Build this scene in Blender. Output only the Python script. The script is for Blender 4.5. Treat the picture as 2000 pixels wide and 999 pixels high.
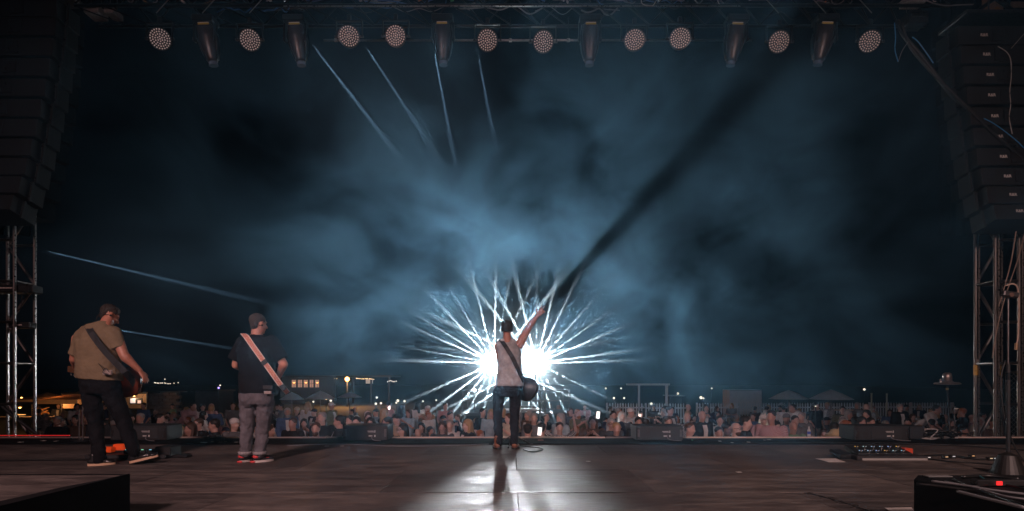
import bpy, bmesh, math, random
import numpy as np
from mathutils import Vector, Matrix, Euler, noise as mnoise

for o in list(bpy.data.objects):
    bpy.data.objects.remove(o)
sc = bpy.context.scene
COL = sc.collection
R = math.radians
PI = math.pi

# ------------------------------------------------------------------ camera
# metres; the stage deck is z = 0, the camera stands upstage looking downstage (+Y)
FPX = 1100.0                     # focal length in pixels of the 2000 px wide photograph
CAM_Z = 1.0
cam_data = bpy.data.cameras.new('camera')
cam = bpy.data.objects.new('camera', cam_data)
COL.objects.link(cam)
cam.location = (0, 0, CAM_Z)
cam.rotation_euler = (R(90), 0, 0)
cam_data.sensor_width = 36.0
cam_data.lens = 36.0 * FPX / 2000.0
cam_data.shift_y = (740 - 499.5) / 2000.0
cam_data.clip_start = 0.05
cam_data.clip_end = 600
sc.camera = cam

def P(px, py, d):
    """world point that the photograph shows at pixel (px, py), d metres downstage"""
    return Vector(((px - 1000) * d / FPX, d, CAM_Z + (740 - py) * d / FPX))

# ------------------------------------------------------------------ world: night
w = bpy.data.worlds.new('World')
sc.world = w
w.use_nodes = True
bg = w.node_tree.nodes['Background']
bg.inputs[0].default_value = (0.25, 0.42, 0.7, 1)
bg.inputs[1].default_value = 0.0012

# ------------------------------------------------------------------ exposure / render
sc.view_settings.view_transform = 'Standard'
sc.view_settings.look = 'None'
sc.view_settings.exposure = 0
sc.view_settings.gamma = 1
cy = sc.cycles
cy.use_denoising = True
cy.volume_step_rate = 1.0
cy.volume_max_steps = 128
cy.volume_bounces = 0
cy.max_bounces = 4
cy.diffuse_bounces = 2
cy.glossy_bounces = 2
cy.transmission_bounces = 3
cy.transparent_max_bounces = 8
cy.sample_clamp_indirect = 4.0
cy.use_light_tree = True

# ------------------------------------------------------------------ lamps
def add_light(name, kind, loc, energy, color, target=None, **kw):
    l = bpy.data.lights.new(name, kind)
    l.energy = energy
    l.color = color
    for k, v in kw.items():
        setattr(l, k, v)
    o = bpy.data.objects.new(name, l)
    COL.objects.link(o)
    o.location = loc
    if target is not None:
        o.rotation_euler = (Vector(target) - Vector(loc)).to_track_quat('-Z', 'Y').to_euler()
    return o

LAMP_D = 22.0
LAMPS = [P(965, 710, LAMP_D), P(1048, 710, LAMP_D)]       # the two follow spots behind the audience
SPOT_W = (15000.0, 5500.0)
for i, lp in enumerate(LAMPS):
    add_light('follow_spot_light', 'SPOT', lp + Vector((0, -0.30, 0)), SPOT_W[i], (0.93, 0.97, 1.0),
              target=(0.12 - 0.1 * i, 0.0, (1.08, 0.30)[i]), spot_size=R((9.8, 7.4)[i]), spot_blend=(0.35, 0.8)[i], shadow_soft_size=0.02)

# stage wash: lamps on the upstage truss above and behind the photographer
add_light('wash_light', 'AREA', (-4.5, -3.0, 5.6), 165.0, (1.0, 0.62, 0.60), target=(-2.5, 8.0, 0.3), shape='DISK', size=1.2, spread=R(85))
add_light('wash_light', 'AREA', (4.8, -3.0, 5.6), 160.0, (1.0, 0.66, 0.60), target=(3.5, 8.0, 0.3), shape='DISK', size=1.2, spread=R(85))
# ------------------------------------------------------------------ materials
MATS = {}
def mat(name, col, rough=0.6, metal=0.0, var=0.0, nscale=20.0, bump=0.0, bscale=60.0, stretch=(1, 1, 1),
        emit=None, estr=0.0, spec=0.5, sheen=0.0, rvar=0.0):
    """procedural material: base colour broken up by noise, fine relief from a second noise"""
    if name in MATS:
        return MATS[name]
    m = bpy.data.materials.new(name)
    m.use_nodes = True
    nt = m.node_tree
    N, L = nt.nodes.new, nt.links.new
    b = nt.nodes['Principled BSDF']
    b.inputs['Base Color'].default_value = (*col, 1)
    b.inputs['Roughness'].default_value = rough
    b.inputs['Metallic'].default_value = metal
    b.inputs['Specular IOR Level'].default_value = spec
    if sheen:
        b.inputs['Sheen Weight'].default_value = sheen
    if emit:
        b.inputs['Emission Color'].default_value = (*emit, 1)
        b.inputs['Emission Strength'].default_value = estr
    if var or bump or rvar:
        tc = N('ShaderNodeTexCoord'); mp = N('ShaderNodeMapping')
        mp.inputs['Scale'].default_value = stretch
        L(tc.outputs['Object'], mp.inputs['Vector'])
    if var or rvar:
        n = N('ShaderNodeTexNoise')
        n.inputs['Scale'].default_value = nscale
        n.inputs['Detail'].default_value = 5.0
        n.inputs['Roughness'].default_value = 0.65
        L(mp.outputs[0], n.inputs['Vector'])
        if var:
            r = N('ShaderNodeMapRange')
            r.inputs['From Min'].default_value = 0.3
            r.inputs['From Max'].default_value = 0.7
            r.inputs['To Min'].default_value = 1 - var
            r.inputs['To Max'].default_value = 1 + var
            L(n.outputs['Fac'], r.inputs['Value'])
            mx = N('ShaderNodeVectorMath'); mx.operation = 'SCALE'
            mx.inputs[0].default_value = col
            L(r.outputs[0], mx.inputs['Scale'])
            L(mx.outputs[0], b.inputs['Base Color'])
        if rvar:
            r2 = N('ShaderNodeMapRange')
            r2.inputs['From Min'].default_value = 0.3
            r2.inputs['From Max'].default_value = 0.7
            r2.inputs['To Min'].default_value = max(0.05, rough - rvar)
            r2.inputs['To Max'].default_value = min(1, rough + rvar)
            L(n.outputs['Fac'], r2.inputs['Value'])
            L(r2.outputs[0], b.inputs['Roughness'])
    if bump:
        n2 = N('ShaderNodeTexNoise')
        n2.inputs['Scale'].default_value = bscale
        n2.inputs['Detail'].default_value = 4.0
        L(mp.outputs[0], n2.inputs['Vector'])
        bp = N('ShaderNodeBump')
        bp.inputs['Strength'].default_value = min(1.0, bump)
        bp.inputs['Distance'].default_value = 0.01
        L(n2.outputs['Fac'], bp.inputs['Height'])
        L(bp.outputs[0], b.inputs['Normal'])
    MATS[name] = m
    return m

# ------------------------------------------------------------------ mesh builder
class MB:
    def __init__(self):
        self.bm = bmesh.new()

    def _add(self, fn, mtx=None, **kw):
        new = fn(self.bm, **kw)['verts']
        if mtx is not None:
            bmesh.ops.transform(self.bm, matrix=mtx, verts=new)
        return new

    def box(self, c, s, rot=None, bevel=0.0):
        """box of full size s centred at c"""
        n0 = len(self.bm.faces)
        m = Matrix.Translation(Vector(c)) @ (rot.to_matrix().to_4x4() if rot is not None else Matrix()) @ Matrix.Diagonal((*s, 1))
        vs = self._add(bmesh.ops.create_cube, m, size=1)
        if bevel:
            es = list({e for v in vs for e in v.link_edges})
            bmesh.ops.bevel(self.bm, geom=es, offset=bevel, segments=1, affect='EDGES')
        return self

    def tube(self, p, q, r, r2=None, seg=8, caps=True):
        p, q = Vector(p), Vector(q)
        d = q - p
        if d.length < 1e-6:
            return self
        m = Matrix.Translation((p + q) / 2) @ d.to_track_quat('Z', 'Y').to_matrix().to_4x4()
        self._add(bmesh.ops.create_cone, m, cap_ends=caps, segments=seg, radius1=r, radius2=r if r2 is None else r2, depth=d.length)
        return self

    def path(self, pts, r, seg=6):
        """one continuous tube through pts"""
        pts = [Vector(p) for p in pts]
        rings = []
        up = Vector((0, 0, 1))
        for i, p in enumerate(pts):
            d = (pts[min(i + 1, len(pts) - 1)] - pts[max(i - 1, 0)])
            if d.length < 1e-7:
                d = Vector((0, 1, 0))
            d.normalize()
            a = d.cross(up)
            if a.length < 1e-3:
                a = d.cross(Vector((1, 0, 0)))
            a.normalize(); b = d.cross(a)
            rr = r[i] if isinstance(r, (list, tuple)) else r
            rings.append([self.bm.verts.new(p + rr * (math.cos(t) * a + math.sin(t) * b)) for t in [2 * PI * k / seg for k in range(seg)]])
        for i in range(len(rings) - 1):
            for k in range(seg):
                self.bm.faces.new((rings[i][k], rings[i][(k + 1) % seg], rings[i + 1][(k + 1) % seg], rings[i + 1][k]))
        self.bm.faces.new(rings[0][::-1]); self.bm.faces.new(rings[-1])
        return self

    def ball(self, c, r, sub=2, scale=(1, 1, 1), rot=None):
        m = Matrix.Translation(Vector(c)) @ (rot.to_matrix().to_4x4() if rot is not None else Matrix()) @ Matrix.Diagonal((r * scale[0], r * scale[1], r * scale[2], 1))
        self._add(bmesh.ops.create_icosphere, m, subdivisions=sub, radius=1)
        return self

    def capsule(self, p, q, r1, r2=None, seg=14):
        r2 = r1 if r2 is None else r2
        self.tube(p, q, r1, r2, seg=seg)
        self.ball(p, r1); self.ball(q, r2)
        return self

    def lathe(self, prof, c=(0, 0, 0), seg=20, axis=None):
        """profile of (radius, height) pairs turned round the z axis (or round axis, a rotation)"""
        m = Matrix.Translation(Vector(c)) @ (axis.to_matrix().to_4x4() if axis is not None else Matrix())
        rings = []
        for (r, z) in prof:
            rings.append([self.bm.verts.new(m @ Vector((r * math.cos(t), r * math.sin(t), z))) for t in [2 * PI * k / seg for k in range(seg)]])
        for i in range(len(rings) - 1):
            for k in range(seg):
                self.bm.faces.new((rings[i][k], rings[i][(k + 1) % seg], rings[i + 1][(k + 1) % seg], rings[i + 1][k]))
        self.bm.faces.new(rings[0][::-1]); self.bm.faces.new(rings[-1])
        return self

    def loft(self, rings, seg=20):
        """closed body through elliptical rings (centre, rx, ry, rotation-quaternion or None); the ring lies in its local xy plane"""
        out = []
        for (c, rx, ry, q) in rings:
            c = Vector(c)
            vs = []
            for k in range(seg):
                t = 2 * PI * k / seg
                ct, st = math.cos(t), math.sin(t)
                # slightly squared ellipse
                e = 0.88
                v = Vector((rx * math.copysign(abs(ct) ** e, ct), ry * math.copysign(abs(st) ** e, st), 0))
                if q is not None:
                    v = q @ v
                vs.append(self.bm.verts.new(c + v))
            out.append(vs)
        for i in range(len(out) - 1):
            for k in range(seg):
                self.bm.faces.new((out[i][k], out[i][(k + 1) % seg], out[i + 1][(k + 1) % seg], out[i + 1][k]))
        self.bm.faces.new(out[0][::-1]); self.bm.faces.new(out[-1])
        return self

    def mesh(self, name, m=None, smooth=False):
        bmesh.ops.recalc_face_normals(self.bm, faces=self.bm.faces)
        me = bpy.data.meshes.new(name)
        self.bm.to_mesh(me); self.bm.free()
        if m is not None:
            me.materials.append(m)
        if smooth:
            for p in me.polygons:
                p.use_smooth = True
        return me

    def obj(self, name, m=None, parent=None, smooth=False, loc=(0, 0, 0), rot=(0, 0, 0)):
        return link(name, self.mesh(name, m, smooth), parent, loc, rot)

    def blob(self, name, m=None, parent=None, voxel=0.012, smooth=6, wrinkle=0.0, wscale=0.09, loc=(0, 0, 0), link_it=True):
        """fuse everything in this builder into one continuous smooth skin"""
        me = self.mesh(name)
        tmp = bpy.data.objects.new('tmp_' + name, me)
        COL.objects.link(tmp)
        r = tmp.modifiers.new('r', 'REMESH'); r.mode = 'VOXEL'; r.voxel_size = voxel; r.use_remove_disconnected = False
        if smooth:
            s = tmp.modifiers.new('s', 'SMOOTH'); s.factor = 0.5; s.iterations = smooth
        if wrinkle:
            t = bpy.data.textures.new('folds', 'CLOUDS'); t.noise_scale = wscale; t.noise_depth = 2
            d = tmp.modifiers.new('d', 'DISPLACE'); d.texture = t; d.strength = wrinkle; d.mid_level = 0.5
            d.texture_coords = 'LOCAL'
        dg = bpy.context.evaluated_depsgraph_get()
        dg.update()
        out = bpy.data.meshes.new_from_object(tmp.evaluated_get(dg))
        bpy.data.objects.remove(tmp)
        out.name = name
        out.materials.clear()
        if m is not None:
            out.materials.append(m)
        for p in out.polygons:
            p.use_smooth = True
        if not link_it:
            return out
        return link(name, out, parent, loc)

def link(name, me, parent=None, loc=(0, 0, 0), rot=(0, 0, 0), m=None):
    o = bpy.data.objects.new(name, me)
    COL.objects.link(o)
    o.location = loc
    o.rotation_euler = rot
    if parent is not None:
        o.parent = parent
    if m is not None:
        o.material_slots[0].link = 'OBJECT'
        o.material_slots[0].material = m
    return o

def tag(o, label, cat, group=None, kind=None):
    o['label'] = label
    o['category'] = cat
    if group:
        o['group'] = group
    if kind:
        o['kind'] = kind
    return o

def thing(name, loc, label, cat, group=None, rz=0.0):
    o = bpy.data.objects.new(name, None)
    COL.objects.link(o)
    o.empty_display_size = 0.1
    o.location = loc
    o.rotation_euler = (0, 0, rz)
    return tag(o, label, cat, group)

def struct(o, label=None):
    o['kind'] = 'structure'
    if label:
        o['label'] = label
    return o

def copy_tree(o, parent=None):
    c = o.copy()
    COL.objects.link(c)
    if parent is not None:
        c.parent = parent
    for ch in list(o.children):
        copy_tree(ch, c)
    return c

def curve_pts(ctrl, n=24):
    """smooth Catmull-Rom points through control points"""
    c = [Vector(p) for p in ctrl]
    c = [c[0] * 2 - c[1]] + c + [c[-1] * 2 - c[-2]]
    out = []
    segs = len(c) - 3
    per = max(2, n // segs)
    for i in range(segs):
        p0, p1, p2, p3 = c[i:i + 4]
        for k in range(per):
            t = k / per
            out.append(0.5 * ((2 * p1) + (p2 - p0) * t + (2 * p0 - 5 * p1 + 4 * p2 - p3) * t * t + (3 * p1 - p0 - 3 * p2 + p3) * t ** 3))
    out.append(c[-2])
    return out

BLACK = mat('black_paint', (0.012, 0.012, 0.013), 0.5, var=0.3, nscale=9, rvar=0.15)
BLACK_CLOTH = mat('black_cloth', (0.007, 0.007, 0.008), 0.95, var=0.3, nscale=12, spec=0.1)
RUBBER = mat('black_rubber', (0.012, 0.012, 0.012), 0.55)
ALU = mat('aluminium', (0.50, 0.47, 0.45), 0.32, 1.0, var=0.25, nscale=30, rvar=0.12)
STEEL = mat('dark_steel', (0.16, 0.15, 0.15), 0.38, 1.0, var=0.3, nscale=30)
CHROME = mat('chrome', (0.7, 0.7, 0.7), 0.18, 1.0)
GROUND_Z = -1.6
# ------------------------------------------------------------------ ground
def ground_material():
    m = bpy.data.materials.new('trodden_grass')
    m.use_nodes = True
    nt = m.node_tree; N, L = nt.nodes.new, nt.links.new
    b = nt.nodes['Principled BSDF']
    tc = N('ShaderNodeTexCoord')
    n = N('ShaderNodeTexNoise'); n.inputs['Scale'].default_value = 1.3; n.inputs['Detail'].default_value = 8
    L(tc.outputs['Object'], n.inputs['Vector'])
    cr = N('ShaderNodeValToRGB')
    cr.color_ramp.elements[0].color = (0.012, 0.018, 0.008, 1)
    cr.color_ramp.elements[1].color = (0.05, 0.05, 0.03, 1)
    L(n.outputs['Fac'], cr.inputs[0]); L(cr.outputs[0], b.inputs['Base Color'])
    b.inputs['Roughness'].default_value = 0.95
    return m

g = MB()
nx, ny = 40, 40
verts = {}
for i in range(nx + 1):
    for j in range(ny + 1):
        x = -120 + 240 * i / nx
        y = -20 + 240 * (j / ny) ** 1.3
        z = GROUND_Z + 0.05 * mnoise.noise(Vector((x * .1, y * .1, 0))) - 0.02
        verts[i, j] = g.bm.verts.new((x, y, z))
for i in range(nx):
    for j in range(ny):
        g.bm.faces.new((verts[i, j], verts[i + 1, j], verts[i + 1, j + 1], verts[i, j + 1]))
struct(g.obj('ground', ground_material(), smooth=True), 'dark trodden grass of the audience field')

# ------------------------------------------------------------------ stage deck: plywood panels
def deck_material():
    m = bpy.data.materials.new('worn_plywood')
    m.use_nodes = True
    nt = m.node_tree; N, L = nt.nodes.new, nt.links.new
    b = nt.nodes['Principled BSDF']
    geo = N('ShaderNodeNewGeometry')
    oi = N('ShaderNodeObjectInfo')
    mp = N('ShaderNodeMapping'); mp.inputs['Scale'].default_value = (0.9, 3.6, 1)
    L(geo.outputs['Position'], mp.inputs['Vector'])
    grain = N('ShaderNodeTexNoise'); grain.inputs['Scale'].default_value = 2.2; grain.inputs['Detail'].default_value = 9
    grain.inputs['Roughness'].default_value = 0.7; grain.inputs['Distortion'].default_value = 0.6
    L(mp.outputs[0], grain.inputs['Vector'])
    mp2 = N('ShaderNodeMapping'); mp2.inputs['Scale'].default_value = (2.0, 22.0, 1)
    L(geo.outputs['Position'], mp2.inputs['Vector'])
    fine = N('ShaderNodeTexNoise'); fine.inputs['Scale'].default_value = 3.0; fine.inputs['Detail'].default_value = 6
    fine.inputs['Roughness'].default_value = 0.75
    L(mp2.outputs[0], fine.inputs['Vector'])
    patch = N('ShaderNodeTexNoise'); patch.inputs['Scale'].default_value = 0.8; patch.inputs['Detail'].default_value = 5
    L(geo.outputs['Position'], patch.inputs['Vector'])
    cr = N('ShaderNodeValToRGB')
    e = cr.color_ramp.elements
    e[0].position = 0.38; e[0].color = (0.030, 0.026, 0.025, 1)
    e[1].position = 0.64; e[1].color = (0.24, 0.20, 0.175, 1)
    mid = cr.color_ramp.elements.new(0.5); mid.color = (0.085, 0.072, 0.067, 1)
    # mix of the three
    a1 = N('ShaderNodeMath'); a1.operation = 'MULTIPLY'; a1.inputs[1].default_value = 0.40
    L(grain.outputs['Fac'], a1.inputs[0])
    a2 = N('ShaderNodeMath'); a2.operation = 'MULTIPLY_ADD'; a2.inputs[1].default_value = 0.38
    L(fine.outputs['Fac'], a2.inputs[0]); L(a1.outputs[0], a2.inputs[2])
    a3 = N('ShaderNodeMath'); a3.operation = 'MULTIPLY_ADD'; a3.inputs[1].default_value = 0.22
    L(patch.outputs['Fac'], a3.inputs[0]); L(a2.outputs[0], a3.inputs[2])
    a4 = N('ShaderNodeMath'); a4.operation = 'MULTIPLY_ADD'; a4.inputs[1].default_value = 0.05
    L(oi.outputs['Random'], a4.inputs[0]); L(a3.outputs[0], a4.inputs[2])
    a5 = N('ShaderNodeMath'); a5.operation = 'SUBTRACT'; a5.inputs[1].default_value = 0.025
    L(a4.outputs[0], a5.inputs[0])
    L(a5.outputs[0], cr.inputs[0])
    # scratches: thin cells
    vo = N('ShaderNodeTexVoronoi'); vo.feature = 'DISTANCE_TO_EDGE'; vo.inputs['Scale'].default_value = 1.7
    wob = N('ShaderNodeMapping'); wob.inputs['Rotation'].default_value = (0, 0, 0.6); wob.inputs['Scale'].default_value = (1.0, 0.35, 1)
    L(geo.outputs['Position'], wob.inputs['Vector']); L(wob.outputs[0], vo.inputs['Vector'])
    sc1 = N('ShaderNodeMapRange'); sc1.inputs['From Min'].default_value = 0.0; sc1.inputs['From Max'].default_value = 0.006
    sc1.inputs['To Min'].default_value = 1.0; sc1.inputs['To Max'].default_value = 0.0
    L(vo.outputs['Distance'], sc1.inputs['Value'])
    sc2 = N('ShaderNodeMath'); sc2.operation = 'MULTIPLY'
    thr = N('ShaderNodeMath'); thr.operation = 'GREATER_THAN'; thr.inputs[1].default_value = 0.56
    L(fine.outputs['Fac'], thr.inputs[0]); L(sc1.outputs[0], sc2.inputs[0]); L(thr.outputs[0], sc2.inputs[1])
    mx = N('ShaderNodeMix'); mx.data_type = 'RGBA'
    L(sc2.outputs[0], mx.inputs[0]); L(cr.outputs[0], mx.inputs[6]); mx.inputs[7].default_value = (0.20, 0.17, 0.15, 1)
    L(mx.outputs[2], b.inputs['Base Color'])
    rr = N('ShaderNodeMapRange'); rr.inputs['From Min'].default_value = 0.35; rr.inputs['From Max'].default_value = 0.65
    rr.inputs['To Min'].default_value = 0.46; rr.inputs['To Max'].default_value = 0.85
    L(grain.outputs['Fac'], rr.inputs['Value']); L(rr.outputs[0], b.inputs['Roughness'])
    b.inputs['Specular IOR Level'].default_value = 0.35
    bp = N('ShaderNodeBump'); bp.inputs['Strength'].default_value = 1.0; bp.inputs['Distance'].default_value = 0.012
    L(a2.outputs[0], bp.inputs['Height']); L(bp.outputs[0], b.inputs['Normal'])
    return m
DECK = deck_material()
LIP_Y = 9.38
sub = MB().box((0, (LIP_Y - 8) / 2 - 0.01, -0.40), (27.2, LIP_Y + 8 - 0.04, 0.70))
stage = struct(sub.obj('stage', BLACK), 'wide plywood concert stage')
rows = [9.36, 8.61, 7.39, 6.17, 4.95, 3.73, 2.51, 1.29, 0.07, -1.15, -2.37, -3.59]
rnd = random.Random(3)
mesh_cache = {}
for r_ in range(len(rows) - 1):
    y1, y0 = rows[r_], rows[r_ + 1]
    dy = y1 - y0
    for c_ in range(11):
        x0 = 0.05 + 2.44 * (c_ - 5.5) + (1.22 if r_ % 2 == 1 else 0.0) - 1.22 + 1.22
        key = round(dy, 3)
        if key not in mesh_cache:
            mesh_cache[key] = MB().box((0, 0, -0.025), (2.436, dy - 0.004, 0.05), bevel=0.0015).mesh('deck_panel', DECK)
        me = mesh_cache[key]
        yc = (y0 + y1) / 2
        if r_ == 4:
            yc -= 0.012            # the wide joint across the stage
            if 'wide' not in mesh_cache:
                mesh_cache['wide'] = MB().box((0, 0, -0.025), (2.436, dy - 0.028, 0.05), bevel=0.002).mesh('deck_panel', DECK)
            me = mesh_cache['wide']
        o = link('deck_panel', me, stage, (x0, yc, rnd.uniform(-0.0012, 0.0012)))
seam = MB().box((0, 4.9445, -0.016), (26.6, 0.020, 0.012))  # added metal strip that imitates the lamp glint on the panel edges
seam.obj('glint_strip', mat('glint_metal', (0.20, 0.18, 0.16), 0.25, 0.95, var=.5, nscale=5, rvar=.15), stage)
# pale timber and metal trim along the lip, in lengths
trim_m = mat('pale_trim', (0.55, 0.44, 0.38), 0.5, var=0.35, nscale=6, stretch=(0.4, 3, 3))
trim_d = mat('dull_trim', (0.20, 0.17, 0.16), 0.55, var=0.4, nscale=6, stretch=(0.4, 3, 3))
for (pa, pb, mm_) in ((-500, 140, trim_d), (142, 322, trim_d), (325, 466, trim_m), (468, 640, trim_d), (642, 756, trim_d), (758, 1182, trim_m),
                      (1184, 1338, trim_d), (1340, 1662, trim_m), (1664, 1800, trim_d), (1802, 2500, trim_m)):
    xa, xb = (pa - 1000) * 9.4 / FPX, (pb - 1000) * 9.4 / FPX
    MB().box(((xa + xb) / 2, 9.405, -0.012), (xb - xa, 0.045, 0.085), bevel=0.004).obj('edge_trim', mm_, stage)
# black rubber runner lying behind the lip
run = MB()
run.box((0, 8.93, 0.008), (27.0, 0.80, 0.012))
tag(run.obj('rubber_runner', BLACK_CLOTH), 'black rubber runner lying along the stage lip', 'runner')
# glowing red strip at the left end of the lip
rs = MB().box(((60 - 1000) * 9.4 / FPX, 9.37, 0.055), (1.35, 0.02, 0.012)).obj('light_strip', mat('red_strip', (0.3, 0.01, 0.01), 0.5, emit=(1.0, 0.03, 0.03), estr=0.4))
tag(rs, 'thin glowing red light strip on the lip beside the lattice tower', 'light strip')
# crack and scuffs in the deck: a strip of splintered ply at the right
# ------------------------------------------------------------------ lattice towers
TOWER_M = mat('tower_metal', (0.22, 0.195, 0.18), 0.38, 1.0, var=0.12, nscale=14, rvar=0.08)
BRACE_M = mat('brace_metal', (0.17, 0.155, 0.15), 0.45, 1.0, var=0.15, nscale=10)
TAPE_Y = mat('yellow_tape', (0.55, 0.32, 0.05), 0.5, var=0.3)
def tower(px0, bays, bayw, d, top, label, flip=1, tape=()):
    x0 = (px0 - 1000) * d / FPX
    t = thing('lattice_tower', (x0, d, GROUND_Z), label, 'tower')
    depth = -0.40        # the second face stands nearer the stage
    for k in range(bays + 1):
        for yy in (0, depth):
            x = flip * k * bayw
            leg = MB().tube((x, yy, 0), (x, yy, top), 0.027, seg=10)
            leg.box((x, yy, 0.012), (0.16, 0.16, 0.024))
            l = leg.obj('leg', TOWER_M, t, smooth=False)
            rail = MB().box((x + 0.038, yy - 0.03, top / 2 + .03), (0.014, 0.03, top - .06))
            rail.obj('guide_rail', ALU, l)
    step = 0.69
    zs = [0.10 + step * k for k in range(int(top / step) + 1)]
    for k in range(bays):
        a, b = flip * k * bayw, flip * (k + 1) * bayw
        s = 1 if flip > 0 else -1
        for i, z in enumerate(zs):
            for yy in (0, depth):
                MB().tube((a + s * .027, yy, z), (b - s * .027, yy, z), 0.024, seg=8).obj('rung', TOWER_M, t)
            if i + 1 < len(zs):
                up = (i + k) % 2 == 0
                pa, pb = (a + s * .02, b - s * .02) if up else (b - s * .02, a + s * .02)
                MB().tube((pa, 0.0, z + 0.03), (pb, 0.0, zs[i + 1] - 0.03), 0.026, seg=8).obj('diagonal_brace', BRACE_M, t)
    for k in range(bays + 1):
        for i, z in enumerate(zs[::2]):
            MB().tube((flip * k * bayw, -0.03, z), (flip * k * bayw, depth + 0.03, z), 0.018, seg=6).obj('rung', TOWER_M, t)
    for (k, z) in tape:
        MB().tube((flip * k * bayw, 0, z - 0.09), (flip * k * bayw, 0, z + 0.09), 0.031, seg=10).obj('tape_band', TAPE_Y, t)
    return t
tower(68, 1, 0.475, 9.86, 6.6, 'tall metal lattice tower at the left end of the stage lip', flip=-1)
tower(1905, 1, 0.40, 9.86, 6.6, 'tall metal lattice tower at the right end of the lip with yellow tape bands', flip=1, tape=((0, 2.75), (1, 2.75)))
# clamp arm and sign box on the left tower
t = thing('stage_box', P(30, 566, 9.6), 'dark box strapped across the rungs of the lattice tower', 'box')
MB().box((0, 0, 0), (0.78, 0.22, 0.13), bevel=0.015).obj('case', BLACK, t)
MB().box((-0.1, -0.115, 0.01), (0.36, 0.006, 0.02)).obj('label_strip', mat('pale_label', (0.5, 0.42, 0.38), 0.6, var=0.9, nscale=60), t)
for k in (-.3, .3):
    MB().box((k, -0.0, 0.0), (0.04, 0.235, 0.145)).obj('strap', RUBBER, t)
t = thing('wire_box', P(44, 636, 9.6), 'small dark box with pale lettering hung lower on the lattice tower', 'box')
MB().box((0, 0, 0), (0.36, 0.16, 0.10), bevel=0.01).obj('case', BLACK, t)
MB().box((-0.02, -0.083, 0.0), (0.16, 0.004, 0.02)).obj('label_strip', MATS['pale_label'], t)
MB().path(curve_pts([(-0.12, -0.05, 0.05), (-0.08, -0.06, 0.2), (0.02, -.05, .3), (0.03, -0.05, 0.5)], 14), 0.008).obj('cable', RUBBER, t)

# ------------------------------------------------------------------ chain-link panel on the right
t = thing('chain_link_panel', P(1966, 855, 10.4), 'chain link fence panel standing right of the lattice tower', 'fence')
t.location.z = GROUND_Z
fr = MB()
H = 2.72; W = 0.95
for (a, b) in (((0, 0, 0), (0, 0, H)), ((W, 0, 0), (W, 0, H)), ((0, 0, H), (W, 0, H)), ((0, 0, 0.1), (W, 0, 0.1))):
    fr.tube(a, b, 0.022)
fr.obj('frame', TOWER_M, t)
wires = MB()
n = int((W + H) / 0.085)
for k in range(n):
    s = k * 0.085
    # diagonals clipped to the rectangle
    a = Vector((s, 0, 0.1)) if s < W else Vector((W, 0, 0.1 + (s - W)))
    b = Vector((0, 0, 0.1 + s))
    if b.z > H: b = Vector((b.z - H, 0, H))
    if a.z < H: wires.tube(a, b, 0.0028, seg=4)
    a2 = Vector((W - s, 0, 0.1)) if s < W else Vector((0, 0, 0.1 + (s - W)))
    b2 = Vector((W, 0, 0.1 + s))
    if b2.z > H: b2 = Vector((W - (b2.z - H), 0, H))
    if a2.z < H: wires.tube(a2 + Vector((0, .006, 0)), b2 + Vector((0, .006, 0)), 0.0028, seg=4)
wo = wires.obj('wire_mesh', ALU, t)
wo['kind'] = 'stuff'

# ------------------------------------------------------------------ loudspeaker arrays
CAB = mat('speaker_paint', (0.009, 0.0088, 0.0095), 0.62, var=0.22, nscale=14, bump=0.25, bscale=160)
TXT = mat('white_lettering', (0.75, 0.70, 0.66), 0.6)
def text_mesh(body, size):
    c = bpy.data.curves.new('txt', 'FONT')
    c.body = body; c.size = size; c.extrude = 0.0015; c.align_x = 'CENTER'; c.align_y = 'CENTER'; c.offset = size * 0.012
    o = bpy.data.objects.new('tmp_text', c)
    COL.objects.link(o)
    dg = bpy.context.evaluated_depsgraph_get()
    me = bpy.data.meshes.new_from_object(o.evaluated_get(dg))
    bpy.data.objects.remove(o)
    me.materials.clear(); me.materials.append(TXT)
    return me
RR = text_mesh('R&R', 0.066)

def cab_mesh(w, h, dep):
    m = MB()
    # wedge-sided cabinet: the back (towards the stage) is lower than the front
    pts = []
    for x in (-w / 2, w / 2):
        for (y, z) in ((-dep / 2, h * 0.44), (-dep / 2, -h * 0.44), (dep / 2, -h * 0.5), (dep / 2, h * 0.5)):
            pts.append(m.bm.verts.new((x, y, z)))
    bmesh.ops.convex_hull(m.bm, input=pts)
    bmesh.ops.bevel(m.bm, geom=list(m.bm.edges), offset=0.006, segments=1, affect='EDGES')
    return m.mesh('cabinet', CAB)
CABW, CABH, CABD = 1.28, 0.325, 0.48
cab_me = cab_mesh(CABW, CABH, CABD)
plate_me = MB().box((0, 0, 0), (0.20, 0.02, 0.20), bevel=0.004).mesh('connector_plate', BLACK)
pin_me = MB().box((0, 0, 0), (0.016, 0.02, 0.02)).tube((0, -.012, -.02), (0, -.012, .02), 0.004, seg=5).mesh('pin', CHROME)
bar_me = MB().box((0, 0, 0), (0.030, 0.045, CABH + 0.05), bevel=0.005).mesh('rigging_bar', BLACK)
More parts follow.
